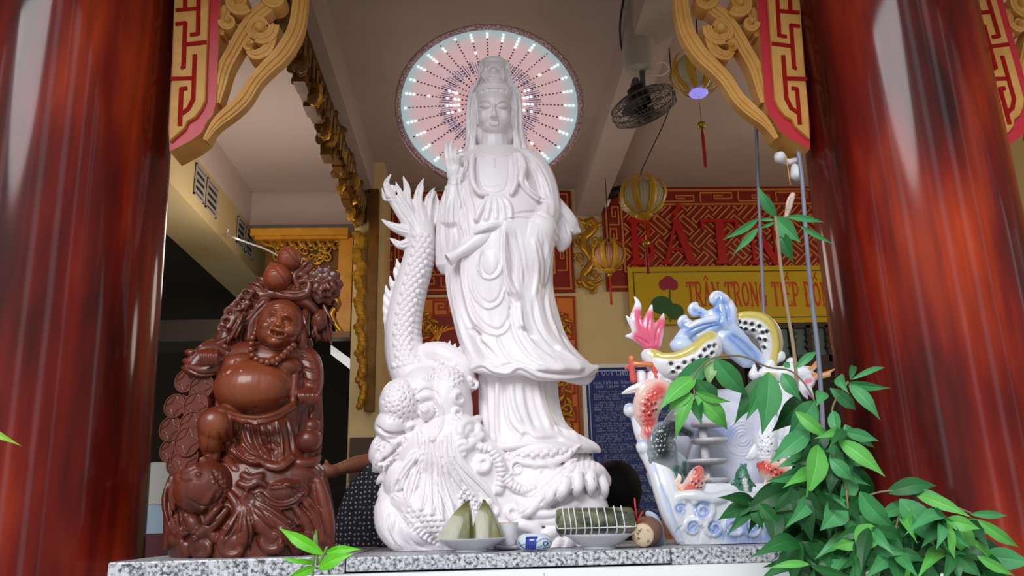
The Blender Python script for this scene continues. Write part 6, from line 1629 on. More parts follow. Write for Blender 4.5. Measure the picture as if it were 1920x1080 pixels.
at = me2.color_attributes.new('Col', 'FLOAT_COLOR', 'POINT'); at.data.foreach_set('color', cv.col.ravel())
# cup and saucers behind
c = on_slab(952, 2.075); t = thing('tea_cup', 'white tea cup behind the wrapped cakes', 'cup', c + Vector((0, 0, .012)))
MB().lathe([(.014, .012), (.016, .012), (.022, .026), (.0265, .05), (.028, .062), (.0285, .0635), (.027, .063), (.024, .045), (.014, .02), (.002, .018)], c, 40).build('cup_body', M['china'], t, True, angle=60)
MB().lathe([(.0275, .0615), (.0285, .0635), (.027, .0645), (.0265, .062), (.0275, .0615)], c, 40, caps=False).build('gilt_rim', M['gold'], [o_ for o_ in t.children if o_.name.startswith('cup_body')][0], True)
o = MB().lathe([(.018, 0), (.03, .002), (.04, .009), (.0405, .0105), (.038, .0105), (.02, .006), (.002, .0055)], c + Vector((0, 0, .0)), 40).build('saucer', M['china'], smooth=True); tag(o, 'white saucer under the tea cup behind the wrapped cakes', 'saucer')
# wrapped bundle tied with red ribbon
C = Clay(2.06); t = thing('tied_bundle', 'speckled round bundle tied with a red ribbon beside the bowl', 'bundle', on_slab(1207, 2.04))
e0 = on_slab(1206, 1.985) + Vector((0, 0, .028)); e1 = on_slab(1222, 2.1) + Vector((0, 0, .04))
MB().lathe([(.012, -.003), (.024, -.001), (.027, .003), (.027, .01)], e0, 32, frame_to(e0, e1)).build('speckled_end', M['beige'], t, True)
MB().lathe([(.0265, .01), (.032, .03), (.036, .09), (.03, .12)], e0, 32, frame_to(e0, e1)).build('wrap', M['cork'], t, True)
C2 = Clay(1.995)
q = [C2.p(1190, 936), C2.p(1191, 950), C2.p(1193, 968), C2.p(1197, 982), C2.p(1203, 992, -1)]
MB().tube(q, [.006, .0065, .006, .005, .003], 8, .3).build('red_ribbon', M['ribbonred'], t, True)
q = [C2.p(1196, 976, 3), C2.p(1202, 964, 3), C2.p(1206, 958, 2)]; MB().tube(q, [.003, .005, .003], 8, .4).build('ribbon_tail', M['ribbonred'], t, True)
q = [C2.p(1197, 984, 4), C2.p(1210, 994, 2), C2.p(1216, 1008, 2)]; MB().tube(q, [.001, .001, .001], 6).build('thread', M['string'], t, True)
Cc = Clay(2.13); Cc.tube([(1214, 962, 0, 6), (1226, 972, 2, 9), (1232, 990, 4, 11), (1236, 1012, 4, 12), (1238, 1026, 4, 12)], 14, .6); Cc.tube([(1220, 985, 6, 6), (1226, 1005, 8, 8), (1228, 1022, 8, 8)], 12)
v = Cc.fuse('folded_cloth', .003, 2); v.line([(1222, 972), (1230, 995), (1234, 1020)], 3, -2, .3); v.apply(1, .3); v.co[:, 2] = np.maximum(v.co[:, 2], ZT); v.refresh()
o = v.done('folded_cloth', M['cloth']); tag(o, 'pale blue folded cloth between the bundle and the fountain', 'cloth')

# ================================================================== lanterns, fan, wires
M['globe'] = mat('pleated_ivory_globe', srgb(210, 196, 160), .5, trans=.15)
M['globepink'] = mat('pleated_peach_globe', srgb(206, 150, 116), .5, trans=.15)
M['petal'] = mat('amber_petal_film', srgb(222, 172, 18), .35, alpha=.66, spec=.5)
M['purple'] = mat('lit_lantern_base', srgb(150, 140, 226), .4, emit=(srgb(150, 140, 240), .8))
M['bead'] = mat('gold_glass_bead', srgb(190, 160, 60), .12, metal=.8)
M['tassel'] = mat('red_tassel', srgb(186, 20, 22), .6)
def lantern(label, x, y, Y, Rpx, globe, drop, cord, lit=False):
    c = P(x, y, Y); R = Rpx*Y/F*1.03; t = thing('lotus_lantern', label, 'lantern', c - Vector((0, 0, R)), 'yellow lotus lanterns')
    mb = MB(); n = 160; v = []; f = []
    prof = [(.12, -.78), (.5, -.7), (.78, -.46), (.9, -.2), (.91, .05), (.82, .3), (.6, .5), (.25, .6)]
    for (rr_, h) in prof:
        for k in range(n):
            aa = 2*PI*k/n; q = rr_*R*(1 + .03*(1 if k % 4 < 2 else -1)); v.append(c + Vector((q*math.cos(aa), q*math.sin(aa), h*R)))
    m = len(prof)
    f = [(i*n+k, i*n+(k+1) % n, (i+1)*n+(k+1) % n, (i+1)*n+k) for i in range(m-1) for k in range(n)] + [list(range(n-1, -1, -1)), [(m-1)*n+k for k in range(n)]]
    mb.add(v, f).build('pleated_globe', globe, t, True)
    for k in range(8):
        aa = 2*PI*(k+.35)/8; dx = Vector((math.cos(aa), math.sin(aa), 0)); ty = Vector((-math.sin(aa), math.cos(aa), 0))
        rows = [(.2, -.9, .06), (.55, -.78, .22), (.86, -.45, .3), (1.0, -.05, .3), (.97, .32, .26), (.78, .68, .2), (.42, .95, .12), (.1, 1.06, .03)]
        if k % 2: rows = [(a*1.04, b_*.9, w*.9) for a, b_, w in rows]
        mb = MB(); v = []
        for s_ in (0, .02):
            for (rr_, h, w_) in rows:
                for j in (-1, -.5, 0, .5, 1): v.append(c + dx*(rr_ + s_ - .05*abs(j))*R + ty*w_*j*R*.52 + Vector((0, 0, h*R)))
        L_ = len(rows); f = []
        for s_ in (0, 1):
            o_ = s_*L_*5
            f += [(o_+i*5+j, o_+i*5+j+1, o_+(i+1)*5+j+1, o_+(i+1)*5+j) for i in range(L_-1) for j in range(4)]
        f += [(i*5, (i+1)*5, L_*5+(i+1)*5, L_*5+i*5) for i in range(L_-1)] + [(i*5+4, (i+1)*5+4, L_*5+(i+1)*5+4, L_*5+i*5+4) for i in range(L_-1)]
        mb.add(v, f).build('petal', M['petal'], t, True)
    MB().lathe([(.34*R, -.8*R), (.36*R, -.86*R), (.28*R, -.95*R), (.05*R, -.97*R)], c, 32).build('base_cap', M['purple'] if lit else M['petal'], t, True)
    b0 = c - Vector((0, 0, .95*R)); tl = MB(); z1 = (c.z - P(x, drop[0], Y).z); z2 = c.z - P(x, drop[1], Y).z
    tl.tube([c - Vector((0, 0, z1 + .1*R)), c - Vector((0, 0, z1 + (z2-z1)*.3)), c - Vector((0, 0, z2))], [.003, .0075, .0085], 10); ts = tl.build('tassel', M['tassel'], t, True)
    MB().tube([b0, c - Vector((0, 0, z1))], .0016, 6).build('thread', M['bead'], ts, True)
    MB().ball(c - Vector((0, 0, z1)), .1*R + .006, 14, 9).build('bead', M['bead'], ts, True)
    top = c + Vector((0, 0, 1.0*R)); q = [top] + [P(a_, b_, Y) for a_, b_ in cord]
    end = Vector((q[-1].x, q[-1].y, ZC)); MB().tube([Vector(p_) for p_ in cat([tuple(p_) for p_ in q + [end]], 5)], .0035, 6).build('cord', M['black'], t, True)
lantern('largest yellow lotus lantern with a violet lit base, beside the carved bracket', 1306, 137, 3.3, 55, M['globe'], (234, 312), [(1307, 60)], True)
lantern('yellow lotus lantern with a white pleated globe below the fan', 1205, 369, 4.0, 47, M['globe'], (456, 512), [(1204, 318), (1224, 275), (1243, 235), (1256, 200), (1262, 180)])
lantern('smallest yellow lotus lantern with a peach globe before the gilded dragon plaque', 1141, 480, 5.5, 34, M['globepink'], (515, 570), [(1141, 440)])
# ceiling fan
YF = 3.75
fc = P(1198, 112, YF); t = thing('oscillating_fan', 'grey oscillating ceiling fan tilted left between the beams', 'fan', fc)
uf = YF/F*1.03
MB().lathe([(31*uf, ZC-fc.z), (33*uf, .05), (33*uf, -.03), (29*uf, -.065), (10*uf, -.07)], fc, 36).build('ceiling_mount', M['vent'], t, True, angle=40)
mo = P(1204, 165, YF)
MB().tube([P(1204, 130, YF), P(1205, 150, YF), mo], [.018, .014, .02], 10).build('stem', M['grey'], t, True)
MB().tube([P(1192, 150, YF), P(1190, 166, YF), P(1196, 176, YF)], [.02, .028, .02], 12).build('joint', M['grey'], t, True)
axis = (Vector((.34, .10, -.93))).normalized(); cc_ = P(1207, 200, YF); exf = (RIGHT - axis*RIGHT.dot(axis)).normalized();  exf = (exf - axis*exf.dot(axis)).normalized(); eyf = axis.cross(exf); RF = 68*uf
fr = (exf, eyf, axis)
mtr = MB().lathe([(.02, -.12), (.05, -.11), (.055, -.04), (.05, -.01), (.03, .0)], cc_, 28, fr).build('motor', M['black'], t, True)
cg = MB()
for R_, h in ((1, 0), (.97, -.035), (.97, .035), (.75, .055), (.5, .062), (.25, .065), (.75, -.055), (.45, -.062)):
    cg.tube([cc_ + (exf*math.cos(2*PI*k/48) + eyf*math.sin(2*PI*k/48))*RF*R_ + axis*h for k in range(49)], .004 if R_ == 1 else .0025, 6)
for k in range(36):
    d_ = exf*math.cos(2*PI*k/36) + eyf*math.sin(2*PI*k/36)
    for s_ in (-1, 1): cg.tube([cc_ + d_*RF*.14 + axis*.066*s_, cc_ + d_*RF*.6 + axis*.06*s_, cc_ + d_*RF*.93 + axis*.04*s_, cc_ + d_*RF], .0016, 4)
cg.build('cage', M['grey'], t, True)
for k in range(3):
    a0 = 2*PI*k/3 + .4; bl = MB(); v = []
    for s_ in (-.002, .002):
        for i in range(6):
            r_ = RF*(.15 + .72*i/5); w_ = RF*(.12 + .26*math.sin(PI*(i+1)/7))
            for j in (-1, 0, 1):
                an = a0 + j*w_/max(r_, .03)*.9; v.append(cc_ + (exf*math.cos(an) + eyf*math.sin(an))*r_ + axis*(s_ + .014*j))
    f_ = []
    for s_ in (0, 1): f_ += [(s_*18+i*3+j, s_*18+i*3+j+1, s_*18+(i+1)*3+j+1, s_*18+(i+1)*3+j) for i in range(5) for j in range(2)]
    bl.add(v, f_).build('blade', M['grey'], mtr, True)
MB().lathe([(.045, .02), (.05, .05), (.03, .068), (.005, .07)], cc_, 24, fr).build('hub', M['black'], mtr, True)
MB().tube([Vector(p_) for p_ in cat([tuple(P(1226, 118, YF)), tuple(P(1246, 117, YF)), tuple(P(1254, 130, YF)), tuple(P(1240, 141, YF)), tuple(P(1222, 140, YF))], 6)], .004, 6).build('cable_loop', M['white'], t, True)
def wire(name, label, pts, r, m, cat_='cable'):
    o = MB().tube([Vector(p_) for p_ in cat([tuple(P(*q)) for q in pts], 6)], r, 8).build(name, m, smooth=True); tag(o, label, cat_); return o
wire('ceiling_cable', 'thin black cable running up the ceiling beside the fan', [(1170, -6, 3.6), (1163, 40, 3.7), (1164, 80, 3.75), (1170, 104, 3.78)], .006, M['black'])
wire('grey_conduit', 'thin grey conduit dropping from the bracket to behind the fountain', [(1372, 70, 2.34), (1392, 112, 2.34), (1410, 158, 2.34), (1417, 230, 2.34), (1421, 330, 2.34), (1426, 450, 2.34), (1431, 560, 2.34), (1440, 760, 2.34), (1452, 1016, 2.34)], .0055, M['conduit'], 'conduit')
wire('grey_conduit', 'thin grey conduit running down close beside the right red column', [(1497, 286, 1.98), (1504, 340, 1.98), (1512, 450, 1.98), (1522, 560, 1.98), (1537, 700, 1.98), (1556, 1036, 1.98)], .006, M['conduit'], 'conduit')
wire('white_cable', 'thin white cable strung from the yellow strip towards the gilded cabinet', [(428, 430, PX(428, 430, -1.852).y), (425, 440, PX(425, 440, -1.85).y), (440, 446, 5.3), (470, 457, 5.5), (500, 468, 5.7), (540, 490, 5.99)], .007, M['white'])
# camera on the beam end
cm = P(1152, 362, 6.1); t = thing('ceiling_camera', 'small black camera at the far end of the ceiling beam', 'camera', cm)
MB().tube([cm + Vector((-.02, .02, .06)), cm + Vector((0, 0, 0))], .018, 10).build('mount', M['black'], t, True)
MB().tube([cm + Vector((-.06, -.02, -.02)), cm + Vector((.05, -.05, .0))], .045, 14).build('body', M['black'], t, True)
MB().tube([cm + Vector((-.07, .02, -.1)), cm + Vector((-.05, .02, -.05))], .02, 10).build('connector', M['white'], t, True)
# twin white spot lamps under the right bracket
sp = P(1482, 301, 2.2); t = thing('spot_lamps', 'pair of small white spot lamps under the right carved bracket', 'lamp', sp)
MB().tube([P(1500, 298, 2.2), P(1480, 304, 2.2), P(1464, 300, 2.2)], [.008, .01, .01], 10).build('arm', M['white'], t, True)
for a_, b_ in (((1470, 300), (1461, 294)), ((1490, 312), (1494, 330))):
    MB().tube([P(*a_, 2.19), P((a_[0]+b_[0])/2, (a_[1]+b_[1])/2, 2.185), P(*b_, 2.18)], [.011, .016, .019], 14).build('lamp_head', M['white'], t, True)
MB().tube([P(1474, 293, 2.05), P(1478, 319, 2.05), P(1482, 347, 2.05)], .0016, 6).build('wire', M['gold'], t, True)
# poster leaning by the left column
YP = 2.95
pa = [P(284, 866, YP), P(312, 868, YP), P(312, 1010, YP), P(284, 1010, YP)]
t = thing('poster_board', 'pale poster board between the left red column and the wooden carving', 'poster', Vector((pa[0].x, YP, 0)))
x0_, x1_ = pa[3].x - .12, pa[2].x + .25
MB().box((x0_, YP, P(300, 946, YP).z), (x1_, YP+.02, P(300, 867, YP).z)).build('upper_sheet', mat('grey_white_sheet', srgb(196, 196, 190), .7), t)
MB().box((x0_, YP, P(300, 1000, YP).z), (x1_, YP+.02, P(300, 947, YP).z)).build('lower_sheet', mat('pale_blue_sheet', srgb(168, 190, 208), .7), t)
MB().box((x0_, YP-.002, .0), (x1_, YP+.022, P(300, 1001, YP).z)).build('stand', mat('maroon_board', srgb(88, 20, 34), .5), t)

# ================================================================== people behind the ledge
M['skin'] = mat('skin', srgb(150, 92, 68), .5, sss=.1)
M['hair'] = mat('black_hair', srgb(11, 10, 11), .75, spec=.2)
M['shirtblack'] = mat('black_shirt', srgb(16, 16, 19), .7)
M['trousers'] = mat('black_trousers', srgb(14, 14, 17), .75)
def polka():
    m = bpy.data.materials.new('polka_dot_cloth'); m.use_nodes = True; nt = m.node_tree; b = nt.nodes['Principled BSDF']; b.inputs['Roughness'].default_value = .75
    tc = nt.nodes.new('ShaderNodeTexCoord'); sx = nt.nodes.new('ShaderNodeSeparateXYZ'); cx = nt.nodes.new('ShaderNodeCombineXYZ')
    vo = nt.nodes.new('ShaderNodeTexVoronoi'); vo.voronoi_dimensions = '2D'; vo.inputs['Scale'].default_value = 62; vo.inputs['Randomness'].default_value = .35
    nt.links.new(tc.outputs['Object'], sx.inputs[0]); nt.links.new(sx.outputs[0], cx.inputs[0]); nt.links.new(sx.outputs[2], cx.inputs[1]); nt.links.new(cx.outputs[0], vo.inputs['Vector'])
    r = nt.nodes.new('ShaderNodeValToRGB'); r.color_ramp.interpolation = 'CONSTANT'; r.color_ramp.elements[0].color = (*srgb(168, 164, 168), 1); r.color_ramp.elements[1].position = .2; r.color_ramp.elements[1].color = (*srgb(28, 28, 44), 1)
    nt.links.new(vo.outputs['Distance'], r.inputs[0]); nt.links.new(r.outputs[0], b.inputs['Base Color']); return m
M['polka'] = polka()
def person(label, Y, head, hr, build_shirt, shirt, arms=None, hairfront=False, face=1):
    hx_, hy_ = head; C = Clay(Y); t = thing('person', label, 'person', Vector((C.p(hx_, hy_).x, Y + .02, 0)))
    C.ball(hx_, hy_, hr*.74, hr, hr*.86, 0); C.ball(hx_ + face*hr*.2, hy_ + hr*.35, hr*.58, hr*.62, hr*.7, 4)
    C.tube([(hx_, hy_+hr*.7, -4, hr*.42), (hx_, hy_+hr*1.4, -6, hr*.46)])
    C.ball(hx_ + face*hr*.78, hy_ + hr*.1, hr*.1, hr*.16, hr*.12, 2); C.tube([(hx_+face*hr*.1, hy_-hr*.1, hr*.8, hr*.08), (hx_+face*hr*.1, hy_+hr*.2, hr*.95, hr*.13)])
    k = hr
    C.loft([(hy_+k*1.25, hx_-k*.6, hx_+k*.6, k*.5, -6), (hy_+k*1.7, hx_-k*1.5, hx_+k*1.5, k*.7, -6), (hy_+k*3.2, hx_-k*1.3, hx_+k*1.3, k*.75, -6), (hy_+k*5, hx_-k*1.1, hx_+k*1.1, k*.7, -6)], 24, 3)
    u = C.u; hip = C.p(hx_, hy_ + k*5)
    for s in (-1, 1):
        C.mb.tube([hip + Vector((s*.085, .02, .05)), Vector((hip.x + s*.1, Y + .0, hip.z*.52)), Vector((hip.x + s*.1, Y + .03, .08)), Vector((hip.x + s*.1, Y - .06, .035))], [.09, .062, .045, .035], 14)
    for q in (arms or []): C.tube(q, 12)
    v = C.fuse('body', .006, 3)
    fx = hx_ + face*hr*.25
    v.line([(fx-hr*.3, hy_), (fx-hr*.1, hy_)], hr*.08, -1.4, .3); v.line([(fx+hr*.15, hy_), (fx+hr*.35, hy_)], hr*.08, -1.4, .3); v.line([(fx-hr*.2, hy_+hr*.6), (fx+hr*.25, hy_+hr*.6)], hr*.06, -1.4, .3)
    v.apply(1, .3); v.done('body', M['skin'], t)
    S_ = Clay(Y); build_shirt(S_); sv = S_.fuse('shirt', .006, 3); sv.done('shirt', shirt, t)
    T_ = Clay(Y); T_.ball(hx_, hy_ + k*5, k*1.25, k*.7, k*.85, -6)
    for s in (-1, 1): T_.mb.tube([hip + Vector((s*.085, .02, .05)), Vector((hip.x + s*.1, Y + .0, hip.z*.52)), Vector((hip.x + s*.1, Y + .03, .09))], [.105, .085, .075], 14)
    T_.fuse('trousers', .008, 2).done('trousers', M['trousers'], t)
    H_ = Clay(Y); H_.ball(hx_ - face*hr*.12, hy_ - hr*.12, hr*.86, hr*.98, hr*.92, -hr*.25); 
    if hairfront: H_.ball(hx_, hy_-hr*.02, hr*.98, hr*1.1, hr*1.15, 6); H_.tube([(hx_-hr*.5, hy_, 0, hr*.4), (hx_-hr*.62, hy_+hr*.9, -4, hr*.34)]); H_.tube([(hx_+hr*.5, hy_, 0, hr*.4), (hx_+hr*.6, hy_+hr*.9, -4, hr*.34)])
    H_.fuse('hair', .006, 2).done('hair', M['hair'], t)
    return t
# someone in polka dots reaching to the carving; the head is behind the dragon
arm = [[(716, 880, -10, 26), (690, 868, 0, 17), (662, 872, 14, 14), (636, 880, 24, 11), (622, 884, 28, 10)], [(626, 884, 30, 12), (612, 884, 34, 11), (604, 884, 36, 9)],
       [(608, 876, 36, 4), (596, 874, 40, 3.6), (588, 878, 38, 3)], [(606, 882, 38, 4), (592, 882, 42, 3.6), (583, 884, 40, 3)], [(606, 888, 38, 4), (594, 890, 42, 3.6), (586, 893, 40, 3)], [(610, 894, 36, 4), (600, 898, 38, 3.4), (593, 901, 36, 3)], [(618, 876, 36, 4), (612, 866, 40, 3.6), (610, 862, 38, 3)]]
def sh1(S):
    S.loft([(862, 720, 850, 40, -8), (880, 690, 862, 52, -8), (905, 656, 866, 56, -8), (940, 640, 864, 56, -8), (990, 626, 860, 56, -8), (1050, 622, 858, 56, -8), (1110, 640, 850, 52, -8)], 28, 3); S.tube([(740, 885, -6, 34), (712, 884, -4, 28), (690, 888, 0, 22)], 14)
person('person in a dark polka dot shirt reaching towards the wooden carving', 2.78, (800, 800), 50, sh1, M['polka'], arm)
def sh2(S):
    S.loft([(945, 1128, 1186, 26, -8), (962, 1096, 1210, 40, -8), (1000, 1086, 1222, 44, -8), (1080, 1092, 1216, 42, -8), (1180, 1096, 1212, 42, -8)], 28, 3); S.tube([(1196, 975, -6, 24), (1206, 1030, -2, 20), (1196, 1080, 8, 18)]); S.tube([(1110, 975, -6, 24), (1100, 1030, -2, 20), (1108, 1080, 8, 18)])
person('person with black hair in a black shirt before the navy notice board', 3.4, (1155, 918), 46, sh2, M['shirtblack'], None, True)
def sh3(S):
    S.loft([(1040, 1240, 1300, 26, -8), (1056, 1214, 1326, 40, -8), (1100, 1206, 1334, 44, -8), (1200, 1216, 1324, 42, -8)], 28, 3)
person('dark haired person low behind the ledge beside the fountain foot', 2.9, (1268, 1006), 44, sh3, M['shirtblack'], None, False, -1)
# ================================================================== plants in front of the ledge
M['leaf'] = mat('green_leaf', srgb(64, 142, 70), .46, spec=.35, attr='Col', noise_=(30, (.8, .85, .8), .35, .7))
M['stem'] = mat('brown_stem', srgb(126, 112, 84), .7)
M['greenstem'] = mat('green_stem', srgb(110, 140, 70), .6)
rg_ = random.Random(21)
class Leaves:
    def __init__(s): s.mb = MB(); s.c = []
    def leaf(s, p0, p1, w, bend=.12, tilt=0.0, col=None, fold=.22):
        p0, p1 = Vector(p0), Vector(p1); ax = p1-p0; L = ax.length; t = ax.normalized()
        view = (CAM - (p0+p1)/2).normalized()
        sd = t.cross(view).normalized(); nm = sd.cross(t).normalized()
        sd2 = (sd*math.cos(tilt) + nm*math.sin(tilt)).normalized(); nm2 = sd2.cross(t).normalized()
        N = 12; K = (-1, -.55, -.07, 0, .07, .55, 1); v = []
        base = col or (rg_.uniform(.0, 1.0))
        if not isinstance(base, tuple):
            a, b_ = np.array(srgb(30, 92, 44)), np.array(srgb(84, 168, 84)); q = a*(1-base) + b_*base; base = tuple(q)
        cs = []
        for i in range(N+1):
            f = i/N; wd = w*.45*(math.sin(PI*f**.78)**.95)*(1 if f < .55 else 1 - .5*(f-.55)/.45)
            if i == N: wd = 0
            if i == 0: wd = w*.03
            c = p0 + ax*f + nm2*(math.sin(f*PI)*bend*L) - Vector((0, 0, 1))*(f*f*.05*L)
            for k in K:
                edge = abs(k); v.append(c + sd2*(k*wd) + nm2*(fold*edge*wd + .02*w*math.sin(i*2.1+k)*edge))
                m = 1.55 if k == 0 else (1.0 if edge < .9 else .9)
                cs.append((base[0]*m, base[1]*m, base[2]*m, 1))
        f_ = [(i*7+j, i*7+j+1, (i+1)*7+j+1, (i+1)*7+j) for i in range(N) for j in range(6)]
        s.mb.add(v, f_); s.c += cs
        return p0
    def px(s, x0, y0, x1, y1, w, Y=1.62, dY=None, **k):
        dY = rg_.uniform(-.05, .04) if dY is None else dY
        return s.leaf(P(x0, y0, Y), P(x1, y1, Y+dY), w*Y/F*1.05, **k)
    def build(s, parent, name='foliage'):
        me = s.mb.mesh(name); at = me.color_attributes.new('Col', 'FLOAT_COLOR', 'POINT')
        at.data.foreach_set('color', np.array(s.c).ravel()); return link(name, me, M['leaf'], parent, True)
def stems(parent, lists, m, name='stem'):
    for q in lists:
        MB().tube([Vector(p_) for p_ in cat([tuple(P(*a[:3])) if len(a) > 3 else tuple(a) for a in q], 5)], [a_[3] if len(a_) > 3 else .004 for a_ in cat([tuple(a) for a in q], 5)] if all(len(a) > 3 for a in q) else .004, 8).build(name, m, parent, True)
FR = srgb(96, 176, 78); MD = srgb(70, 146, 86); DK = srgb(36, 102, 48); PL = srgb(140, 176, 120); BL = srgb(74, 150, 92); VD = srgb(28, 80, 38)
# ---- the big leafy bush
root = P(1580, 1079, 1.55); bush = thing('leafy_bush', 'leafy green bush spilling over the right end of the ledge before the red column', 'plant', Vector((root.x, 1.55, 0)))
lv = Leaves()
A = lv.px
for a in ((1332, 672, 1243, 742, 42, 1.7, BL), (1340, 672, 1402, 738, 46, 1.68, MD), (1334, 676, 1328, 724, 26, 1.7, PL), (1304, 708, 1236, 764, 40, 1.66, FR), (1300, 740, 1266, 822, 26, 1.64, FR), (1306, 746, 1316, 796, 26, 1.65, DK), (1304, 742, 1364, 802, 38, 1.63, FR),
          (1304, 735, 1372, 750, 20, 1.63, FR), (1304, 712, 1348, 748, 42, 1.66, MD), (1298, 738, 1250, 770, 26, 1.64, FR),
          (1442, 698, 1428, 810, 54, 1.66, MD), (1466, 700, 1502, 748, 30, 1.68, BL), (1448, 704, 1376, 790, 44, 1.7, DK), (1430, 715, 1398, 785, 30, 1.71, MD), (1500, 742, 1446, 806, 44, 1.72, VD), (1490, 692, 1532, 656, 17, 1.74, BL), (1480, 690, 1470, 678, 14, 1.74, MD),
          (1528, 752, 1476, 816, 54, 1.62, BL), (1518, 810, 1441, 866, 40, 1.6, BL), (1534, 834, 1510, 930, 46, 1.58, FR), (1566, 834, 1562, 932, 50, 1.6, MD), (1492, 772, 1556, 822, 26, 1.58, FR), (1572, 826, 1660, 890, 34, 1.57, FR), (1576, 832, 1640, 880, 28, 1.6, BL),
          (1562, 770, 1574, 822, 26, 1.58, BL), (1584, 796, 1598, 818, 18, 1.6, BL), (1590, 718, 1670, 724, 20, 1.62, MD), (1592, 722, 1650, 784, 28, 1.6, BL), (1596, 712, 1660, 685, 12, 1.63, MD), (1594, 712, 1600, 684, 14, 1.64, DK), (1556, 728, 1604, 766, 26, 1.62, BL), (1545, 735, 1530, 760, 26, 1.63, MD),
          (1574, 704, 1592, 736, 24, 1.6, BL), (1580, 940, 1536, 992, 50, 1.54, BL), (1612, 922, 1684, 992, 44, 1.53, MD), (1636, 984, 1606, 1048, 46, 1.5, FR), (1648, 990, 1694, 1054, 40, 1.5, BL), (1662, 924, 1756, 906, 34, 1.56, DK), (1686, 936, 1752, 1020, 54, 1.52, MD), (1750, 950, 1780, 1034, 46, 1.52, DK),
          (1792, 968, 1812, 1048, 38, 1.52, FR), (1819, 964, 1888, 963, 16, 1.55, MD), (1833, 974, 1910, 1022, 24, 1.52, FR), (1717, 928, 1822, 966, 26, 1.54, FR), (1700, 926, 1790, 940, 20, 1.56, MD), (1818, 1010, 1864, 1054, 20, 1.52, FR), (1832, 1042, 1902, 1076, 20, 1.5, FR), (1780, 1040, 1800, 1090, 30, 1.52, DK),
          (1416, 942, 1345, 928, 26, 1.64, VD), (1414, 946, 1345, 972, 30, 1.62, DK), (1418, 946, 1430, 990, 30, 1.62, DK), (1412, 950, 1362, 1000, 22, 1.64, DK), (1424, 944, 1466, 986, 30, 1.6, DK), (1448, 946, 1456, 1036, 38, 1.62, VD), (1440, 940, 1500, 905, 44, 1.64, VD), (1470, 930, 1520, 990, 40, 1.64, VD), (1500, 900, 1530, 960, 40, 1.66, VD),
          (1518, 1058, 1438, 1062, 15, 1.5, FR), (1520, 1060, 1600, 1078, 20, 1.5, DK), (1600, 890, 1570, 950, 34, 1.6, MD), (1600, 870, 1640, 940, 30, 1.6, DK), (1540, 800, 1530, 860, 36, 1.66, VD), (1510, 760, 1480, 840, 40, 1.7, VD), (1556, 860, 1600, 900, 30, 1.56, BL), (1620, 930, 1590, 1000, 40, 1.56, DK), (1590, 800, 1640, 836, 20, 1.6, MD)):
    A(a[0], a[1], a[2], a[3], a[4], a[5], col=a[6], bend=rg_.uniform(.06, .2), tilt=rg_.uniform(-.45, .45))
def whorl(x, y, Y, L, n, cols, spread=1.25, tw=None):
    """a drooping whorl of long pointed leaves from one node"""
    for k in range(n):
        an = PI/2 + spread*(2*(k+.5)/n - 1)*1.15 + rg_.uniform(-.14, .14); l = L*rg_.uniform(.8, 1.15)
        A(x + rg_.uniform(-3, 3), y + rg_.uniform(-3, 3), x + l*math.cos(an), y + l*math.sin(an)*.95, l*rg_.uniform(.34, .44), Y + rg_.uniform(-.03, .03), dY=rg_.uniform(-.09, .05), col=rg_.choice(cols), bend=rg_.uniform(.06, .2), tilt=rg_.uniform(-.6, .6))
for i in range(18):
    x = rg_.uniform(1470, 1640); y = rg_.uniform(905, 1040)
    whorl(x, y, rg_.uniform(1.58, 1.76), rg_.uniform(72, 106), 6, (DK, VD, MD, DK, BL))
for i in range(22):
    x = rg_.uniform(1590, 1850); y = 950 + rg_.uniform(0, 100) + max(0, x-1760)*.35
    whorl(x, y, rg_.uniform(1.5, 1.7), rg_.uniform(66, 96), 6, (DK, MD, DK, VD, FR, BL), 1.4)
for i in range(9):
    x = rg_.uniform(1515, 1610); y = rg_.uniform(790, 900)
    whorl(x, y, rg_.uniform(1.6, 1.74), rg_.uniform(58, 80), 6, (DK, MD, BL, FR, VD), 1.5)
lv.build(bush)
G0 = lambda dx, dy=0: (root.x + dx, 1.56 + dy, .0)
def st_(pts, r=.0021, m='stem'):
    MB().tube([Vector(p_) for p_ in cat([tuple(a) for a in pts], 6)], r, 8).build('stem', M[m], bush, True)
Q = lambda x, y, Y: tuple(P(x, y, Y))
st_([G0(-.05), Q(1560, 1070, 1.62), Q(1545, 960, 1.64), Q(1535, 850, 1.66), Q(1530, 760, 1.68), Q(1490, 700, 1.7), Q(1440, 688, 1.7), Q(1390, 668, 1.7), Q(1336, 672, 1.69), Q(1302, 705, 1.66), Q(1302, 742, 1.64)])
st_([G0(0), Q(1575, 1060, 1.6), Q(1572, 940, 1.62), Q(1580, 840, 1.62), Q(1560, 770, 1.62), Q(1590, 716, 1.62)])
st_([G0(.05), Q(1620, 1070, 1.58), Q(1610, 960, 1.58), Q(1640, 925, 1.56), Q(1720, 925, 1.55), Q(1820, 962, 1.54)])
st_([G0(-.02, .02), Q(1540, 1060, 1.64), Q(1500, 980, 1.64), Q(1460, 940, 1.63), Q(1416, 943, 1.63)])
st_([G0(.08), Q(1680, 1078, 1.54), Q(1740, 1010, 1.53), Q(1790, 985, 1.53), Q(1835, 1040, 1.52)])
st_([G0(.02), Q(1600, 1040, 1.56), Q(1590, 930, 1.57), Q(1560, 850, 1.6)])
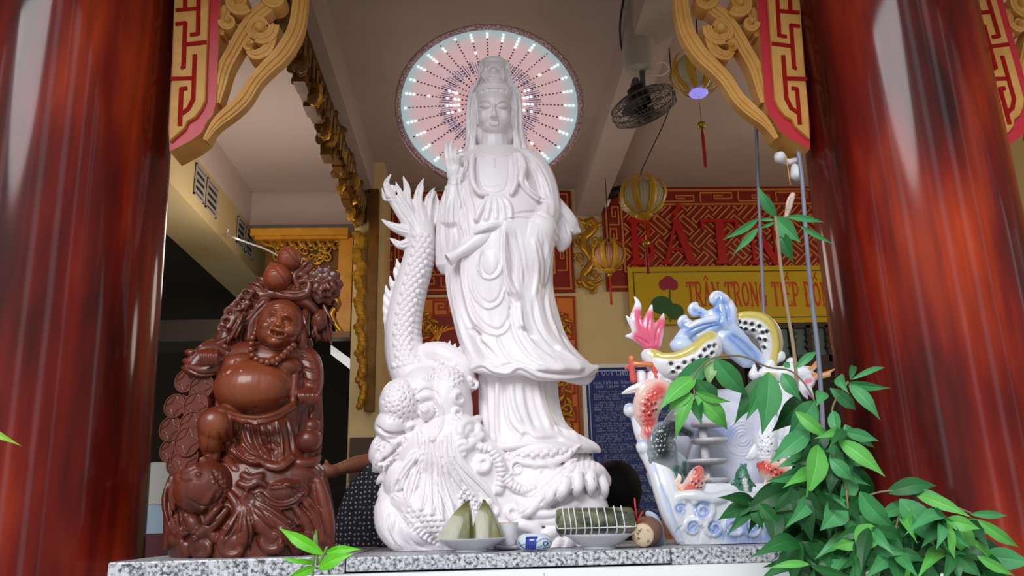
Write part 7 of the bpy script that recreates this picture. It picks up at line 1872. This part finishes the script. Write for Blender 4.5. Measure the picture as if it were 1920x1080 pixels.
# ---- tall thin stem with a tuft of leaves and a rolled bud
r2 = P(1500, 1060, 1.85); tall = thing('tall_sapling', 'tall thin sapling with a leaf tuft before the dark red name panel', 'plant', Vector((r2.x, 1.85, 0)))
lv = Leaves(); A = lv.px
for a in ((1421, 411, 1352, 447, 17, BL), (1421, 428, 1372, 476, 16, MD), (1454, 408, 1502, 452, 40, BL), (1460, 434, 1488, 490, 32, DK), (1474, 406, 1546, 414, 15, MD), (1500, 424, 1565, 456, 12, MD), (1456, 408, 1420, 344, 24, BL), (1452, 412, 1421, 412, 8, MD), (1454, 416, 1420, 428, 8, MD)):
    A(a[0], a[1], a[2], a[3], a[4], 1.85, dY=rg_.uniform(-.03, .03), col=a[5], bend=.1, tilt=rg_.uniform(-.3, .3))
lv.build(tall)
MB().tube([Vector(p_) for p_ in cat([(r2.x, 1.85, 0), Q(1502, 1060, 1.85), Q(1498, 860, 1.85), Q(1492, 690, 1.85), Q(1476, 580, 1.85), Q(1464, 500, 1.85), Q(1458, 440, 1.85), Q(1454, 406, 1.85)], 6)], .0045, 8).build('stem', mat('pale_brown_stem', srgb(150, 128, 104), .7), tall, True)
bd_ = Clay(1.86); bd_.tube([(1474, 408, 0, 4), (1478, 392, 0, 6), (1482, 376, 0, 7), (1487, 364, 0, 5)], 14); bd_.tube([(1478, 400, 4, 2), (1476, 384, 6, 3), (1480, 370, 6, 3)], 10)
bd_.fuse('rolled_bud', .0015, 2).done('rolled_bud', mat('pale_pink_bud', srgb(206, 178, 168), .5), tall, 'pale pink rolled bud')
# ---- sprig at the front edge
r3 = P(586, 1079, 1.74); spg = thing('leaf_sprig', 'bright green leaf sprig rising before the granite slab edge', 'plant', Vector((r3.x, 1.74, 0)))
lv = Leaves(); A = lv.px; BR = srgb(104, 196, 40)
for a in ((608, 1040, 523, 984, 24), (611, 1036, 680, 1026, 17), (598, 1066, 664, 1034, 26), (592, 1062, 536, 1082, 18), (577, 1058, 526, 1044, 8), (612, 1038, 650, 1022, 14), (590, 1056, 556, 1044, 10)):
    A(*a, 1.74, dY=rg_.uniform(-.03, .02), col=BR, bend=.12, tilt=rg_.uniform(-.35, .35))
lv.build(spg)
MB().tube([Vector(p_) for p_ in cat([(r3.x, 1.74, 0), Q(586, 1079, 1.74), Q(596, 1060, 1.74), Q(606, 1042, 1.74), Q(613, 1026, 1.74)], 5)], .003, 8).build('stem', M['greenstem'], spg, True)
# ---- one leaf reaching in at the left border
r4 = P(-90, 1000, 1.6); lf_ = thing('border_plant', 'thin yellow green leaf reaching in front of the left red column', 'plant', Vector((r4.x, 1.6, 0)))
lv = Leaves(); lv.px(-40, 800, 42, 832, 15, 1.6, dY=0, col=srgb(150, 196, 60), bend=.14); lv.px(-60, 815, -130, 790, 18, 1.6, dY=0, col=BR); lv.px(-60, 830, -120, 880, 20, 1.6, dY=0, col=BR); lv.build(lf_)
MB().tube([Vector(p_) for p_ in cat([(r4.x, 1.6, 0), Q(-80, 1000, 1.6), Q(-64, 870, 1.6), Q(-40, 800, 1.6)], 5)], .004, 8).build('stem', M['greenstem'], lf_, True)
# ================================================================== camera, sky and lights
cd = bpy.data.cameras.new('camera'); cam = bpy.data.objects.new('camera', cd); COL.objects.link(cam)
cd.sensor_width = 36; cd.lens = F/1920*36; cd.clip_start = .05; cd.clip_end = 200
cam.matrix_world = Matrix.Translation(CAM) @ ROT.to_4x4()
SC.camera = cam
w = bpy.data.worlds.new('overcast_sky'); SC.world = w; w.use_nodes = True
nt = w.node_tree; nt.nodes.clear()
out = nt.nodes.new('ShaderNodeOutputWorld'); bg = nt.nodes.new('ShaderNodeBackground')
tc = nt.nodes.new('ShaderNodeTexCoord'); sep = nt.nodes.new('ShaderNodeSeparateXYZ'); nt.links.new(tc.outputs['Generated'], sep.inputs[0])
# overcast sky above a broken skyline of trees
az_ = nt.nodes.new('ShaderNodeMath'); az_.operation = 'ARCTAN2'; nt.links.new(sep.outputs[0], az_.inputs[0]); nt.links.new(sep.outputs[1], az_.inputs[1])
nz = nt.nodes.new('ShaderNodeTexNoise'); nz.noise_dimensions = '1D'; nz.inputs['Scale'].default_value = 4.6; nz.inputs['Detail'].default_value = 3; nz.inputs['Roughness'].default_value = .6
nt.links.new(az_.outputs[0], nz.inputs['W'])
mr = nt.nodes.new('ShaderNodeMapRange'); mr.inputs[1].default_value = .38; mr.inputs[2].default_value = .5; mr.inputs[3].default_value = -.1; mr.inputs[4].default_value = .92
nt.links.new(nz.outputs['Fac'], mr.inputs[0])
sub = nt.nodes.new('ShaderNodeMath'); sub.operation = 'SUBTRACT'; nt.links.new(sep.outputs[2], sub.inputs[0]); nt.links.new(mr.outputs[0], sub.inputs[1])
st_ = nt.nodes.new('ShaderNodeMapRange'); st_.inputs[1].default_value = -.02; st_.inputs[2].default_value = .04; nt.links.new(sub.outputs[0], st_.inputs[0])
mx = nt.nodes.new('ShaderNodeMix'); mx.data_type = 'RGBA'
mx.inputs[6].default_value = (.145, .155, .15, 1); mx.inputs[7].default_value = (.88, .93, 1.0, 1)
nt.links.new(st_.outputs[0], mx.inputs[0]); nt.links.new(mx.outputs[2], bg.inputs[0]); bg.inputs[1].default_value = 2.3
nt.links.new(bg.outputs[0], out.inputs[0])
def lamp(name, typ, loc, e, c, size=.3, rot=None, sy=None):
    l = bpy.data.lights.new(name, typ); l.energy = e; l.color = c
    if typ == 'AREA':
        l.size = size
        if sy: l.shape = 'RECTANGLE'; l.size_y = sy
    elif typ == 'POINT': l.shadow_soft_size = size
    elif typ == 'SUN': l.angle = size
    o = bpy.data.objects.new(name, l); COL.objects.link(o); o.location = loc
    if rot: o.rotation_euler = rot
    return o
lamp('bay_fill', 'POINT', (-1.4, 4.9, 2.9), 17, (1, .86, .78), .3)  # unseen light added to brighten the left bay
lamp('hall_fill', 'POINT', (2.7, 4.4, 2.8), 25, (1, .86, .72), .25)  # unseen fill added to lift the hall ceiling and back wall
lamp('aisle_fill', 'POINT', (.2, 4.9, 2.7), 12, (1, .86, .74), .25)  # second unseen fill, added behind the statue to brighten the hall
sun = lamp('soft_daylight', 'SUN', (-2, -5, 6), 2.35, (.97, .98, 1.0), math.radians(28), (math.radians(56), 0, math.radians(-24)))
SC.view_settings.view_transform = 'Standard'; SC.view_settings.look = 'None'; SC.view_settings.gamma = 1; SC.view_settings.exposure = 0
SC.view_settings.use_curve_mapping = False
SC.cycles.use_denoising = True
SC.cycles.max_bounces = 8
